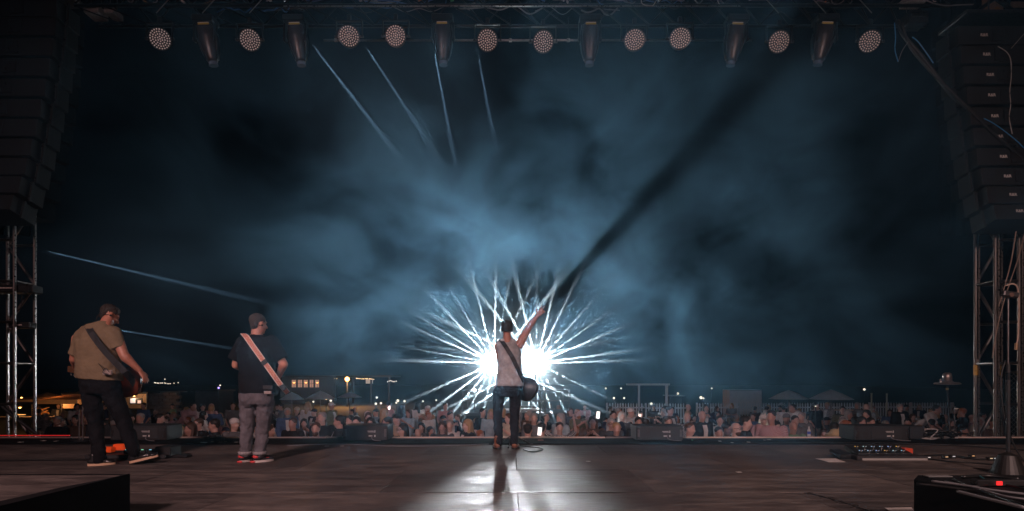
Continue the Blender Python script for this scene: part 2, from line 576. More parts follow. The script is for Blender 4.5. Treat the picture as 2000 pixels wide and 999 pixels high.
def array(side, edge, label, txt_px=None, d=9.1):
    """edge: list of (y pixel, x pixel of the inner edge) for every cabinet, from the top"""
    cz = P(0, edge[0][0], d).z
    t = thing('speaker_array', (side * 7.6, d, cz + 0.5), label, 'speaker array')
    base = Vector(t.location)
    for i, (py, px) in enumerate(edge):
        ex = (px - 1000) * (d - CABD / 2) / FPX
        c = Vector((ex + side * CABW / 2, d, P(0, py, d - .2).z))
        pitch = R(-0.8 * i - (0.5 * max(0, i - 5) ** 1.6))
        cab = link('speaker_cabinet', cab_me, t, c - base, (pitch, 0, 0))
        pl = link('connector_plate', plate_me, cab, (-side * (CABW / 2 - 0.62), -CABD / 2 - 0.006, 0))
        link('socket', pin_me, cab, (-side * (CABW / 2 - 0.60), -CABD / 2 - 0.02, 0.045))
        link('socket', pin_me, cab, (-side * (CABW / 2 - 0.66), -CABD / 2 - 0.02, -0.05))
        if txt_px is not None:
            tx = (txt_px[i][0] - 1000) * (d - .25) / FPX - c.x
            link('lettering', RR, cab, (tx, -CABD / 2 - 0.004, 0.0), (R(90), 0, 0))
        rb = link('rigging_bar', bar_me, cab, (-side * (CABW / 2 + 0.03), -0.05, 0))
        link('pin', pin_me, rb, (0.0, -0.03, 0.10))
        link('pin', pin_me, rb, (0.0, -0.03, -0.12))
    fr = MB().box((side * 0.1, 0.0, -0.28), (1.2, 0.6, 0.06), bevel=0.01).tube((side * 0.1, 0, -0.25), (side * 0.1, 0, 1.4), 0.012)
    fr.obj('rigging_frame', STEEL, t, loc=(0, 0, 0))
    return t
edgeL = [(18, 111), (55, 107), (95, 102), (135, 96), (175, 88), (215, 79), (254, 71), (293, 61), (331, 50), (368, 38), (402, 22)]
edgeR = [(72, 1872), (110, 1877), (150, 1883), (190, 1889), (231, 1896), (271, 1902), (311, 1909), (350, 1918), (387, 1929), (420, 1943)]
txR = [(1923, 68), (1928, 110), (1935, 150), (1938, 190), (1944, 231), (1953, 272), (1961, 312), (1969, 351), (1980, 388), (1993, 418)]
array(-1, edgeL, 'tall curved hang of dark loudspeaker cabinets at the upper left')
array(1, edgeR, 'curved hang of dark loudspeaker cabinets lettered R&R at the upper right', txR)

# a slimmer side hang behind each array, black, only its pins catch the light
def side_hang(side, pts, label):
    d = 10.3
    p0 = P(pts[0][0], pts[0][1], d)
    t = thing('side_speaker_array', p0, label, 'speaker array')
    me = MB().box((0, 0, 0), (0.62, 0.4, 0.33), bevel=0.012).mesh('side_cabinet', BLACK_CLOTH)
    for (px, py) in pts:
        c = P(px, py, d) - p0
        cab = link('side_cabinet', me, t, (c.x + side * 0.31, c.y, c.z))
        link('pin', pin_me, cab, (-side * 0.27, -0.21, 0.05))
        link('pin', pin_me, cab, (-side * 0.20, -0.21, -0.09))
        link('pin', pin_me, cab, (-side * 0.05, -0.21, 0.11))
    return t
side_hang(-1, [(150, 25), (149, 65), (146, 105), (143, 145), (138, 185), (133, 222), (127, 260), (120, 298), (112, 336), (103, 374), (92, 412)],
          'black outer speaker hang beyond the left array, only its pins glinting')
side_hang(1, [(1834, 70), (1836, 108), (1839, 146), (1843, 184), (1847, 222), (1852, 260), (1858, 298), (1865, 336), (1873, 374), (1884, 410)],
          'black outer speaker hang beyond the right array, only its pins glinting')
# black scrims that close the stage sides above the towers
for side, xa, xb, lab in ((-1, -9.9, -8.60, 'black scrim hanging above the tower at the left side of the stage'), (1, 8.15, 9.9, 'black scrim hanging above the tower at the right side of the stage')):
    m = MB()
    n = 26
    d = 10.1 if side < 0 else 10.75
    z0 = P(0, 460, d).z
    top, bot = [], []
    for k in range(n + 1):
        x = xa + (xb - xa) * k / n
        y = d + 0.05 * math.sin(k * 1.9) + 0.02 * math.sin(k * 4.1)
        top.append(m.bm.verts.new((x, y, 9.2))); bot.append(m.bm.verts.new((x, y + 0.01, z0 + 0.02 * math.sin(k))))
    for k in range(n):
        m.bm.faces.new((bot[k], bot[k + 1], top[k + 1], top[k]))
    bmesh.ops.solidify(m.bm, geom=list(m.bm.faces), thickness=0.006)
    tag(m.obj('scrim', BLACK_CLOTH), lab, 'scrim')

# ------------------------------------------------------------------ overhead truss
TD = 9.15
def tz(py, d=TD): return P(0, py, d).z
truss = thing('lighting_truss', (0, TD, tz(32)), 'long black lighting truss spanning the top of the stage', 'truss')
x0, x1 = -6.9, 6.9
TRM = mat('truss_black', (0.02, 0.02, 0.022), 0.35, 0.6, var=0.3, rvar=0.1)
hh = 0.52
for (yy, zz, r_) in ((-0.26, 0, 0.026), (0.26, 0, 0.026), (-0.26, hh, 0.026), (0.26, hh, 0.026)):
    MB().tube((x0, yy, zz), (x1, yy, zz), r_, seg=12).obj('chord', TRM, truss, smooth=True)
MB().box((0, -0.29, -0.028), (7.2, 0.012, 0.006)).obj('chord_highlight', ALU, truss)  # added bright metal line stands in for the highlight along the chord
k = 0
x = x0
while x < x1 - 0.4:
    a, b = (0, hh) if k % 2 == 0 else (hh, 0)
    MB().tube((x, -0.26, a + .02), (x + 0.46, -0.26, b + (-.02 if b else .02)), 0.014, seg=6).obj('lacing', TRM, truss)
    MB().tube((x, 0.26, a + .02), (x + 0.46, 0.26, b + (-.02 if b else .02)), 0.014, seg=6).obj('lacing', TRM, truss)
    MB().tube((x, -0.24, 0), (x + 0.46, 0.24, 0), 0.012, seg=6).obj('lacing', TRM, truss)
    x += 0.46; k += 1
# second, lower pipe that carries the lamps
pipe = thing('lamp_pipe', (0, TD + 0.12, tz(79, TD + .12)), 'thin shiny pipe running below the truss behind the lamps', 'pipe')
MB().tube((-3.1, 0, 0), (3.95, 0, 0), 0.016, seg=10).obj('pipe', mat('pipe_metal', (0.35, 0.34, 0.34), 0.3, 1.0, var=0.5, nscale=3), pipe, smooth=True)
for xx in np.linspace(-2.9, 3.8, 8):
    MB().tube((xx, 0, 0), (xx, 0.0, (79 - 34) * (TD + .12) / FPX), 0.008, seg=6).obj('dropper', TRM, pipe)
    MB().box((xx, -0.0, 0.0), (0.05, 0.045, 0.045), bevel=0.006).obj('clamp', ALU, pipe)

# cables, boxes and small rigging inside and above the truss
rr = random.Random(11)
cab_cols = [mat('cable_black', (0.01, 0.01, 0.01), 0.4), mat('cable_grey', (0.18, 0.18, 0.19), 0.45), mat('cable_blue', (0.03, 0.12, 0.30), 0.4),
            mat('cable_pale', (0.45, 0.42, 0.40), 0.5)]
for k in range(30):
    xs = rr.uniform(-6.8, 6.2)
    ln = rr.uniform(0.5, 2.2)
    yy = rr.uniform(-0.33, 0.2)
    zz = rr.uniform(0.03, 0.42)
    pts = [(xs + ln * t, yy + rr.uniform(-.04, .04), zz + rr.uniform(-.07, .07)) for t in np.linspace(0, 1, 7)]
    m_ = cab_cols[rr.choices([0, 1, 2, 3], [5, 4, 2, 2])[0]]
    MB().path(curve_pts(pts, 30), rr.uniform(0.006, 0.013), 5).obj('cable', m_, truss)
for k in range(34):
    c = Vector((rr.uniform(-6.8, 6.8), -0.30 + rr.uniform(-.03, .03), rr.uniform(0.06, 0.36)))
    a0 = rr.uniform(0, 6.28); span = rr.uniform(1.6, 5.5); rad = rr.uniform(0.05, 0.13)
    pts = [c + Vector((rad * math.cos(a0 + span * t), 0.02 * math.sin(9 * t), rad * math.sin(a0 + span * t))) for t in np.linspace(0, 1, 14)]
    MB().path(pts, 0.006, 5).obj('cable_loop', cab_cols[rr.choices([1, 2, 3], [4, 1, 3])[0]], truss)
bits = {'pale': MATS['cable_pale'], 'red': mat('red_plastic', (0.5, 0.03, 0.03), 0.4), 'green': mat('green_plastic', (0.03, 0.30, 0.08), 0.4),
        'orange': mat('orange_plastic', (0.55, 0.18, 0.04), 0.4), 'chrome': CHROME, 'black': BLACK, 'blue': MATS['cable_blue']}
for k in range(170):
    kind_ = rr.choices(list(bits), [22, 3, 2, 4, 34, 14, 5])[0]
    s = (rr.uniform(.015, .07), rr.uniform(.02, .05), rr.uniform(.008, .03))
    MB().box((0, 0, 0), s, bevel=0.002).obj('connector', bits[kind_], truss,
        loc=(rr.uniform(-6.8, 6.8), -0.31 + rr.uniform(-.05, .1), rr.uniform(0.03, 0.42)), rot=(0, rr.uniform(-.8, .8), 0))
for k in range(16):
    xx = -6.5 + k * 0.87 + rr.uniform(-.2, .2)
    MB().box((xx, -0.1, 0.34 + rr.uniform(-.04, .06)), (rr.uniform(.18, .42), 0.2, rr.uniform(.07, .14)), bevel=0.01).obj('power_box', BLACK if k % 3 else mat('grey_box', (0.22, 0.20, 0.19), 0.5, var=0.3), truss)
for (px, c) in ((1205, (.45, .33, .25)), (1100, (.40, .30, .24)), (1310, (.4, .3, .24)), (1490, (.42, .3, .25))):
    MB().box(((px - 1000) * TD / FPX, 0.0, 0.285), (0.34, 0.02, 0.035)).obj('label_board', mat('tan_board', (0.40, 0.30, 0.23), 0.6, var=0.3), truss)
# slanting safety lines in front of the truss
for px in (318, 408, 500, 1508, 1600, 1690):
    s = 1 if px < 1000 else -1
    a, b = P(px - s * 13, 26, TD - .34), P(px + s * 16, -6, TD - .34)
    MB().tube(a - truss.location, b - truss.location, 0.007, seg=6).obj('safety_line', mat('steel_wire', (0.6, 0.58, 0.56), 0.3, 1.0), truss)

# end pieces: hanging gear boxes at both top corners
def gear(px, py, w, h, label, m_, tilt=0.0, d=TD + .1):
    t = thing('rigging_box', P(px, py, d), label, 'box')
    MB().box((0, 0, 0), (w, 0.25, h), bevel=0.012).obj('case', m_, t)
    MB().box((0, -0.13, h * .1), (w * .8, 0.01, h * .25)).obj('front_panel', STEEL, t)
    for s in (-1, 1):
        MB().tube((s * w * .35, 0, h / 2), (s * w * .35, 0, h / 2 + 0.5), 0.006).obj('hanging_chain', STEEL, t)
    return t
TAN = mat('warm_board', (0.42, 0.27, 0.17), 0.6, var=0.25)
gear(48, 3, 0.17, 0.16, 'small tan board hanging in the top left corner above the array', TAN)
gear(1784, 3, 0.32, 0.12, 'pale brown box hung at the top near the right array', mat('pale_case', (0.36, 0.30, 0.27), 0.5, var=0.3))
gear(1784, 42, 0.32, 0.20, 'grey dimmer pack with cables hung under the pale brown box', BLACK)
gear(188, 26, 0.24, 0.14, 'grey dimmer pack hanging at the left end of the truss', mat('grey_box', (0.22, 0.20, 0.19), 0.5))
gear(222, 28, 0.16, 0.10, 'small grey junction box beside the left dimmer pack', mat('grey_box', (0.22, 0.20, 0.19), 0.5))
t = thing('roof_truss_section', P(1950, 20, 9.8), 'crossed black roof truss with tan boards in the top right corner', 'truss')
for (a, b) in (((-.75, 0, .25), (.7, 0, .25)), ((-.75, 0, -.12), (.7, 0, -.12)), ((-.5, 0, -.12), (0, 0, .25)), ((-.1, 0, .25), (.4, 0, -.12)), ((.4, 0, -.12), (.68, 0, .25))):
    MB().tube(a, b, 0.032).obj('truss_tube', TRM, t)
MB().box((-.05, .06, .1), (.36, .02, .26)).obj('tan_board', TAN, t)
MB().box((.42, .06, .13), (.3, .02, .1)).obj('tan_board', TAN, t)
MB().tube((0.08, .04, 0.02), (0.08, .045, 0.02001 + .0001), 0.001).ball((0.02, .04, .03), .06, 2, (1, .2, 1)).obj('lamp_shade', mat('orange_shade', (.55, .25, .08), .5), t)
MB().box((.25, -.04, -.17), (.55, .01, .012)).obj('edge_strip', mat('copper_strip', (0.6, 0.30, 0.14), 0.35, 0.8), t)
t = thing('roof_truss_section', P(40, 12, 9.8), 'black roof truss section in the top left corner with a looped grey cable', 'truss')
for (a, b) in (((-.7, 0, .1), (.7, 0, .1)), ((-.7, 0, -.2), (.7, 0, -.2)), ((-.6, 0, -.2), (-.2, 0, .1)), ((-.2, 0, .1), (.2, 0, -.2)), ((.2, 0, -.2), (.6, 0, .1))):
    MB().tube(a, b, 0.032).obj('truss_tube', TRM, t)
MB().path([(0.42 + .07 * math.cos(a), -.06, .02 + .07 * math.sin(a)) for a in np.linspace(0.6, 5.8, 20)], 0.006).obj('cable_loop', MATS['cable_pale'], t)

# ------------------------------------------------------------------ lamps on the truss
LENS_RIM = mat('lamp_black', (0.012, 0.012, 0.013), 0.32, 0.2)
LENS_BASE = mat('lens_backing', (0.03, 0.02, 0.018), 0.4, 0.3)
LENS_DOT = mat('lens_dome', (0.85, 0.70, 0.66), 0.25, 0.1, spec=0.9, emit=(1.0, 0.76, 0.72), estr=0.16)  # faint emission stands in for wash light reflected by the domes
def wash_lamp():
    t = thing('wash_lamp', (0, 0, 0), 'round multi-lens wash lamp', 'stage lamp', 'round wash lamps hanging from the truss')
    MB().box((0, 0, 0.30), (0.06, 0.05, 0.10), bevel=0.006).box((0, 0, 0.25), (0.42, 0.035, 0.02)).obj('clamp', LENS_RIM, t)
    for s in (-1, 1):
        y = MB().box((s * 0.21, 0, 0.12), (0.018, 0.045, 0.27), bevel=0.004).obj('yoke_arm', LENS_RIM, t)
        MB().tube((s * 0.175, 0, 0), (s * 0.232, 0, 0), 0.020, seg=10).obj('knob', STEEL, y, loc=(0, 0, 0))
    hb = MB().lathe([(0.10, 0.16), (0.145, 0.10), (0.168, 0.0), (0.172, -0.03), (0.160, -0.032), (0.158, -0.018), (0.05, -0.018)], axis=Euler((R(-90), 0, 0)), seg=28)
    body = hb.obj('lamp_head', LENS_RIM, t, smooth=False)
    # the lens plate looks towards -y of the head
    MB().tube((0, -0.018, 0), (0, -0.024, 0), 0.156, seg=28).obj('lens_plate', LENS_BASE, body)
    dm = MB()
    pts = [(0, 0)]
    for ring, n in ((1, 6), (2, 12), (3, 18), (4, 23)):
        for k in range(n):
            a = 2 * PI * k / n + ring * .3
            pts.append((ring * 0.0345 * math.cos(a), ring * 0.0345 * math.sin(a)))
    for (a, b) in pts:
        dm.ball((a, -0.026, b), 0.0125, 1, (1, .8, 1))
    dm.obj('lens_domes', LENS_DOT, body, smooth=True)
    return t, body
def moving_head():
    t = thing('moving_head_lamp', (0, 0, 0), 'moving head', 'stage lamp', 'moving head lamps hanging from the truss')
    MB().box((0, 0, 0.05), (0.34, 0.24, 0.10), bevel=0.012).obj('base_box', LENS_RIM, t)
    for s in (-1, 1):
        MB().box((s * 0.165, 0, -0.14), (0.035, 0.09, 0.30), bevel=0.012).obj('yoke_arm', LENS_RIM, t)
        MB().tube((s * 0.15, 0, -0.24), (s * 0.195, 0, -0.24), 0.03, seg=10).obj('pivot', STEEL, t)
    sh = mat('lamp_shell', (0.030, 0.030, 0.034), 0.36, 0.0, rvar=0.1, var=0.2)
    hb = MB()
    hb.loft([((0, 0, 0.0), 0.115, 0.09, None), ((0, 0, -0.03), 0.142, 0.12, None), ((0, 0, -0.2), 0.145, 0.125, None), ((0, 0, -0.38), 0.118, 0.11, None),
             ((0, 0, -0.52), 0.085, 0.085, None), ((0, 0, -0.56), 0.075, 0.075, None)], seg=24)
    head = hb.obj('lamp_body', sh, t, smooth=True, loc=(0, 0, -0.02))
    for s in (-1, 1):
        MB().loft([((s * .128, 0, -0.02), .018, .10, None), ((s * .146, 0, -0.2), .020, .115, None), ((s * .115, 0, -0.40), .018, .095, None), ((s * .085, 0, -.52), .012, .06, None)], seg=10).obj('side_shell', LENS_RIM, head, smooth=True)
    MB().tube((0, 0, -0.56), (0, 0, -0.615), 0.066, 0.072, seg=20).obj('lens', mat('lamp_glass', (0.12, 0.17, 0.24), 0.12, 0.0, spec=1.0), head)
    MB().box((0, -0.125, -0.03), (0.165, 0.012, 0.022)).obj('label_strip', mat('yellow_label', (0.42, 0.33, 0.03), 0.5), head)
    MB().box((0, -0.128, -0.015), (0.165, 0.012, 0.010)).obj('label_strip', mat('white_label', (0.6, 0.58, 0.52), 0.5), head)
    return t, head
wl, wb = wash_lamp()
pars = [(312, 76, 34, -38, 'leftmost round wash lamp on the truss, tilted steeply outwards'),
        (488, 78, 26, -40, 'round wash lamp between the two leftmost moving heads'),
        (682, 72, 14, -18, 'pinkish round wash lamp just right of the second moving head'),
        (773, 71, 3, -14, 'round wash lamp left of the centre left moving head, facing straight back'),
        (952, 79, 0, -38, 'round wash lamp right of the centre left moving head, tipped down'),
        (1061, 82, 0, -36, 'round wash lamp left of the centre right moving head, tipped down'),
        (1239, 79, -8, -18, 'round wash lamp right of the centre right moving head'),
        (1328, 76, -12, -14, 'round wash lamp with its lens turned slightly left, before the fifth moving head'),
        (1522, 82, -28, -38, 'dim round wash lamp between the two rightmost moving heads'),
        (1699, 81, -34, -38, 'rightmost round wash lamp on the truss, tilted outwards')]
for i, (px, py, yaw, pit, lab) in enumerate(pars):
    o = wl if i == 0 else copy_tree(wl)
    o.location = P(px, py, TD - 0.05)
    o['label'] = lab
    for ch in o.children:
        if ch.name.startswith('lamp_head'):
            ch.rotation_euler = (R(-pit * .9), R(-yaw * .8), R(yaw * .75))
mh, mb_ = moving_head()
for i, (px, py, roll, lab) in enumerate([(401, 48, 10, 'first moving head lamp from the left with a thin white and yellow label'),
        (577, 48, 8, 'second moving head lamp from the left with a bright yellow label'),
        (865, 47, 0, 'moving head lamp just left of the middle of the truss'),
        (1152, 48, 0, 'moving head lamp just right of the middle of the truss'),
        (1438, 48, -7, 'second moving head lamp from the right end of the truss'),
        (1612, 47, -9, 'rightmost moving head lamp, half lost in the dark')]):
    o = mh if i == 0 else copy_tree(mh)
    o.location = P(px, py, TD - 0.05)
    o['label'] = lab
    for ch in o.children:
        if ch.name.startswith('lamp_body'):
            ch.rotation_euler = (R(6), R(-roll), R(roll * 1.2))

# added narrow spots draw streaks: four under the truss, two at the left tower
for (a, b, pw, sz, dA, dB) in (((606, 82), (735, 250), 7000, 4.0, 9.05, 9.75), ((712, 88), (805, 230), 4500, 4.4, 9.05, 9.75), ((848, 100), (885, 300), 5500, 4.0, 9.05, 9.7),
                               ((933, 105), (970, 300), 4200, 4.4, 9.05, 9.7), ((74, 487), (545, 598), 15000, 2.4, 9.7, 11.2), ((236, 646), (460, 682), 11000, 2.8, 9.7, 11.0)):
    la = P(a[0], a[1], dA)
    add_light('streak_light', 'SPOT', la, pw, (0.92, 0.97, 1.0), target=P(b[0], b[1], dB), spot_size=R(sz), spot_blend=1.0, shadow_soft_size=0.01)

# ------------------------------------------------------------------ hanging cable looms on the right
LOOM = mat('loom', (0.012, 0.012, 0.014), 0.45)
def hang(name, ctrl, r_, m_, label, cat='cable', d=8.9, n=36):
    pts = curve_pts([P(px, py, d + (0 if len(c) < 1 else c[0])) for (px, py, *c) in [(q[0], q[1], *(q[2:] or (0,))) for q in ctrl]], n)
    o = MB().path(pts, r_, 7).obj(name, m_, smooth=True)
    return tag(o, label, cat)
hang('cable_loom', [(1752, 40), (1765, 70), (1800, 110), (1830, 150), (1862, 190), (1895, 215), (1935, 245), (1975, 280), (2030, 320)], 0.030, LOOM, 'thick black cable loom sweeping down across the right array', 'cable loom')
hang('cable_loom', [(1760, 45), (1778, 92), (1818, 140), (1850, 172), (1890, 212), (1940, 262), (1985, 300), (2040, 350)], 0.022, LOOM, 'second, thinner black loom just under the thick one', 'cable loom', d=8.85)
BLUE = MATS['cable_blue']
hang('blue_cable', [(1747, 45), (1749, 75), (1748, 98), (1754, 121)], 0.008, mat('bright_blue_cable', (0.05, 0.28, 0.60), 0.35), 'bright blue cable hanging straight down near the rightmost wash lamp', d=8.8)
hang('blue_cable', [(1782, 73), (1793, 82), (1808, 102), (1823, 124)], 0.008, MATS['bright_blue_cable'], 'bright blue cable slanting down above the black loom', d=8.8)
hang('blue_cable', [(1922, 232), (1938, 240), (1960, 255), (1985, 275), (2000, 290)], 0.007, MATS['bright_blue_cable'], 'blue cable lying on the loom in front of the R&R cabinets', d=8.75)
hang('grey_cable', [(1754, 122), (1762, 100), (1774, 82)], 0.005, cab_cols[1], 'thin grey cord running back up from the hanging blue cable', d=8.8)
hang('white_cable', [(1949, 91), (1966, 102), (1974, 118), (1975, 150), (1972, 180), (1974, 205), (1971, 230), (1977, 262)], 0.006, cab_cols[3], 'thin pale cable wriggling down over the R&R cabinets', d=8.7)
hang('white_cable', [(2006, 60), (1990, 78), (1975, 95)], 0.004, cab_cols[3], 'short pale cord slanting at the top right edge', d=8.7)
hang('brown_cable', [(2002, 330), (1992, 400), (1985, 450), (1975, 510), (1962, 560), (1950, 600)], 0.010, mat('brown_cable_skin', (0.32, 0.23, 0.18), 0.5), 'brown cable dropping from the right array to the tower clamp', d=9.2)
hang('brown_cable', [(2005, 440), (1990, 500), (1975, 545), (1962, 585), (1948, 640), (1938, 700)], 0.009, MATS['brown_cable_skin'], 'second brown cable crossing the right tower', d=9.25)
hang('black_cable', [(1944, 620), (1946, 690), (1948, 760), (1955, 800), (1962, 850)], 0.012, LOOM, 'black cable tied down the inner leg of the right tower', d=9.55)
hang('black_cable', [(0, 790), (22, 810), (48, 830), (75, 850)], 0.03, LOOM, 'thick black cable sagging across the foot of the left tower', d=9.5)
# ------------------------------------------------------------------ performers
SKIN = mat('skin', (0.50, 0.24, 0.17), 0.5, var=0.12, nscale=14, bump=0.12, bscale=120)
SKIN2 = mat('skin_tanned', (0.40, 0.17, 0.11), 0.45, var=0.15, nscale=14, bump=0.12, bscale=120)
HAIR = mat('dark_hair', (0.020, 0.014, 0.011), 0.6, bump=0.8, bscale=220, stretch=(1, 1, .3))
HAIRG = mat('greying_hair', (0.05, 0.044, 0.042), 0.65, var=0.5, nscale=120, bump=0.8, bscale=260, stretch=(1, 1, .3))

def qz(deg): return Euler((0, 0, R(deg))).to_quaternion()

def head(mb, c, up, face, s=1.0, ears=True):
    """skull, jaw, nose, ears and brow added to a body; c = head centre, up / face = directions"""
    c = Vector(c); up = Vector(up).normalized(); f = Vector(face).normalized()
    f = (f - f.dot(up) * up).normalized(); r_ = f.cross(up)
    M = Matrix((r_, f, up)).transposed()
    q = M.to_quaternion()
    def T(x, y, z): return c + M @ Vector((x * s, y * s, z * s))
    mb.ball(T(0, -0.012, 0.035), s, 3, (0.076, 0.094, 0.084), q)
    mb.ball(T(0, 0.022, -0.045), s, 3, (0.060, 0.066, 0.078), q)       # face and jaw
    mb.ball(T(0, 0.062, -0.100), s, 2, (0.026, 0.020, 0.016), q)       # chin
    mb.capsule(T(0, 0.088, 0.0), T(0, 0.107, -0.035), 0.010 * s, 0.015 * s, 8)   # nose
    mb.ball(T(0, 0.080, 0.022), s, 2, (0.052, 0.014, 0.012), q)        # brow
    mb.ball(T(0, 0.082, -0.066), s, 2, (0.024, 0.010, 0.008), q)       # mouth
    for sx in (-1, 1):
        mb.ball(T(sx * 0.038, 0.066, -0.028), s, 2, (0.022, 0.020, 0.018), q)   # cheek
        if ears:
            mb.ball(T(sx * 0.079, -0.004, -0.012), s, 2, (0.011, 0.020, 0.033), q)
    return T, q

def hand(mb, wrist, d, palm_n, curl=0.3, spread=1.0, s=1.0, only=None, side=1):
    """palm, four fingers of different lengths and a thumb; d = pointing direction, palm_n = palm normal"""
    w = Vector(wrist); d = Vector(d).normalized(); n = Vector(palm_n); n = (n - n.dot(d) * d).normalized()
    a = d.cross(n) * side
    M = Matrix((a, d, n)).transposed(); q = M.to_quaternion()
    mb.ball(w + d * 0.045 * s, s, 2, (0.040, 0.052, 0.016), q)
    mb.ball(w + d * 0.075 * s, s, 2, (0.040, 0.028, 0.014), q)
    for k, (off, ln, sp) in enumerate(((-0.030, 0.066, -0.20), (-0.010, 0.078, -0.05), (0.011, 0.073, 0.08), (0.030, 0.056, 0.24))):
        cu = curl if not isinstance(curl, (list, tuple)) else curl[k]
        p = w + d * 0.088 * s + a * off * s
        dir_ = (d + a * sp * spread)
        for seg_ in range(3):
            dir2 = (dir_ * math.cos(cu * (seg_ + .6)) + n * math.sin(cu * (seg_ + .6))).normalized()
            e = p + dir2 * ln * s * (0.42, 0.32, 0.26)[seg_]
            mb.capsule(p, e, (0.0095 - 0.0008 * seg_) * s, (0.0088 - 0.0008 * seg_) * s, 7)
            p = e
    p = w + d * 0.030 * s - a * 0.030 * s
    e1 = p + (d * 0.6 - a * 0.8 + n * 0.25).normalized() * 0.040 * s
    e2 = e1 + (d * 0.85 - a * 0.4 + n * 0.3).normalized() * 0.032 * s
    mb.capsule(p, e1, 0.013 * s, 0.011 * s, 7); mb.capsule(e1, e2, 0.0105 * s, 0.009 * s, 7)

def ribbon(pts, width, thick, normal=(0, -1, 0), name='strap', m=None, parent=None, wdir=None):
    """a flat band with UVs along its length"""
    pts = [Vector(p) for p in pts]
    me = bpy.data.meshes.new(name)
    bm = bmesh.new(); uvl = bm.loops.layers.uv.new('UVMap')
    rows_ = []; length = [0.0]
    for i in range(1, len(pts)):
        length.append(length[-1] + (pts[i] - pts[i - 1]).length)
    for i, p in enumerate(pts):
        d = (pts[min(i + 1, len(pts) - 1)] - pts[max(i - 1, 0)]).normalized()
        n = Vector(normal[i] if isinstance(normal, list) else normal)
        a = d.cross(n).normalized()
        n2 = a.cross(d).normalized()
        rows_.append([bm.verts.new(p + a * width / 2 * sx + n2 * thick / 2 * sn) for (sx, sn) in ((-1, 1), (1, 1), (1, -1), (-1, -1))])
    us = (0, 1, 1, 0)
    for i in range(len(pts) - 1):
        for k in range(4):
            f = bm.faces.new((rows_[i][k], rows_[i][(k + 1) % 4], rows_[i + 1][(k + 1) % 4], rows_[i + 1][k]))
            uv = ((us[k], length[i]), (us[(k + 1) % 4], length[i]), (us[(k + 1) % 4], length[i + 1]), (us[k], length[i + 1]))
            for lp, u in zip(f.loops, uv):
                lp[uvl].uv = (u[0], u[1] / width)
    bm.faces.new(rows_[0]); bm.faces.new(rows_[-1])
    bmesh.ops.recalc_face_normals(bm, faces=bm.faces)
    bm.to_mesh(me); bm.free()
    me.materials.append(m)
    for p in me.polygons: p.use_smooth = False
    return link(name, me, parent)

def local(D, root):
    root = Vector(root)
    return lambda px, py, dd=0.0: P(px, py, D + dd) - root

def shoe(parent, heel, toe, up=0.0, upper=None, sole=None, name='shoe', tall=0.09, wid=0.048, accent=None):
    h, t = Vector(heel), Vector(toe)
    d = (t - h); L_ = d.length; d.normalize()
    a = d.cross(Vector((0, 0, 1))).normalized()
    n = a.cross(d).normalized()
    M = Matrix((d, -a, n)).transposed(); q = M.to_quaternion()
    mb = MB()
    T = lambda x, y, z: h + d * x + a * y + n * z
    mb.ball(T(0.045, 0, 0.052), 1, 2, (0.050, wid * .82, 0.040), q)
    mb.ball(T(L_ * .55, 0, 0.045), 1, 2, (0.095, wid * .88, 0.034), q)
    mb.ball(T(L_ - 0.055, 0, 0.037), 1, 2, (0.060, wid, 0.026), q)
    mb.capsule(T(0.062, 0, 0.05), T(0.062, 0, tall), 0.045, 0.042)
    s_ = mb.blob(name, upper, parent, voxel=0.008, smooth=5)
    so = MB()
    ns = 20; top = []; bot = []
    for k in range(ns):
        tt = 2 * PI * k / ns
        x = L_ / 2 + math.cos(tt) * L_ / 2
        wy = wid * (0.98 if math.cos(tt) > 0 else 0.85)
        y = math.sin(tt) * wy * (1 - 0.12 * math.cos(2 * tt))
        bot.append(so.bm.verts.new(T(x, y, 0.0))); top.append(so.bm.verts.new(T(x, y * 1.03, 0.026)))
    for k in range(ns):
        so.bm.faces.new((bot[k], bot[(k + 1) % ns], top[(k + 1) % ns], top[k]))
    so.bm.faces.new(bot[::-1]); so.bm.faces.new(top)
    so.obj('sole', sole, s_)
    if accent:
        for (x, z, sx, sz) in accent[1]:
            MB().ball(T(x * L_, 0, z), 1, 2, (sx, wid * .98, sz), q).obj('accent_panel', accent[0], s_, smooth=True)
    return s_

# ---------------------------------------------------------------- singer
D = 8.0
root = Vector((P(988, 880, D).x, D, 0))
Ls = local(D, root)
singer = thing('person', root, 'singer in cap and pale sleeveless shirt, back turned, one arm raised high', 'person')
tx = lambda px, dd=0: Ls(px, 740, dd).x
zz = lambda py: Ls(0, py).z
body = MB()
T, q = head(body, Ls(990, 643, 0.01), (0.0, 0.05, 1), (0.15, 1, 0), 0.92)
body.capsule(Ls(990, 655), Ls(991, 672), 0.054, 0.062)
body.capsule(Ls(991, 672), Ls(972, 676), 0.055, 0.05)
body.capsule(Ls(991, 672), Ls(1012, 675), 0.055, 0.05)
# torso core
body.loft([(Ls(994, 752), 0.150, 0.10, None), (Ls(993, 725), 0.145, 0.10, None), (Ls(992, 700), 0.165, 0.11, None), (Ls(991, 682), 0.175, 0.105, None), (Ls(991, 672), 0.13, 0.08, None)])
# raised right arm
sh, el, wr = Ls(1014, 674), Ls(1035, 636, 0.05), Ls(1050, 616, 0.10)
body.capsule(sh, el, 0.066, 0.046); body.capsule(sh, Ls(1020, 664, .02), 0.064, 0.060)
body.capsule(el, wr, 0.046, 0.027)
body.capsule(el + (wr - el) * .12, el + (wr - el) * .5, 0.050, 0.038)
hand(body, wr - (wr - el).normalized() * .01, (wr - el).normalized() + Vector((.25, 0, .1)), (0.2, 1, 0), curl=[0.10, 0.12, 0.9, 1.0], spread=1.7, s=1.15, side=-1)
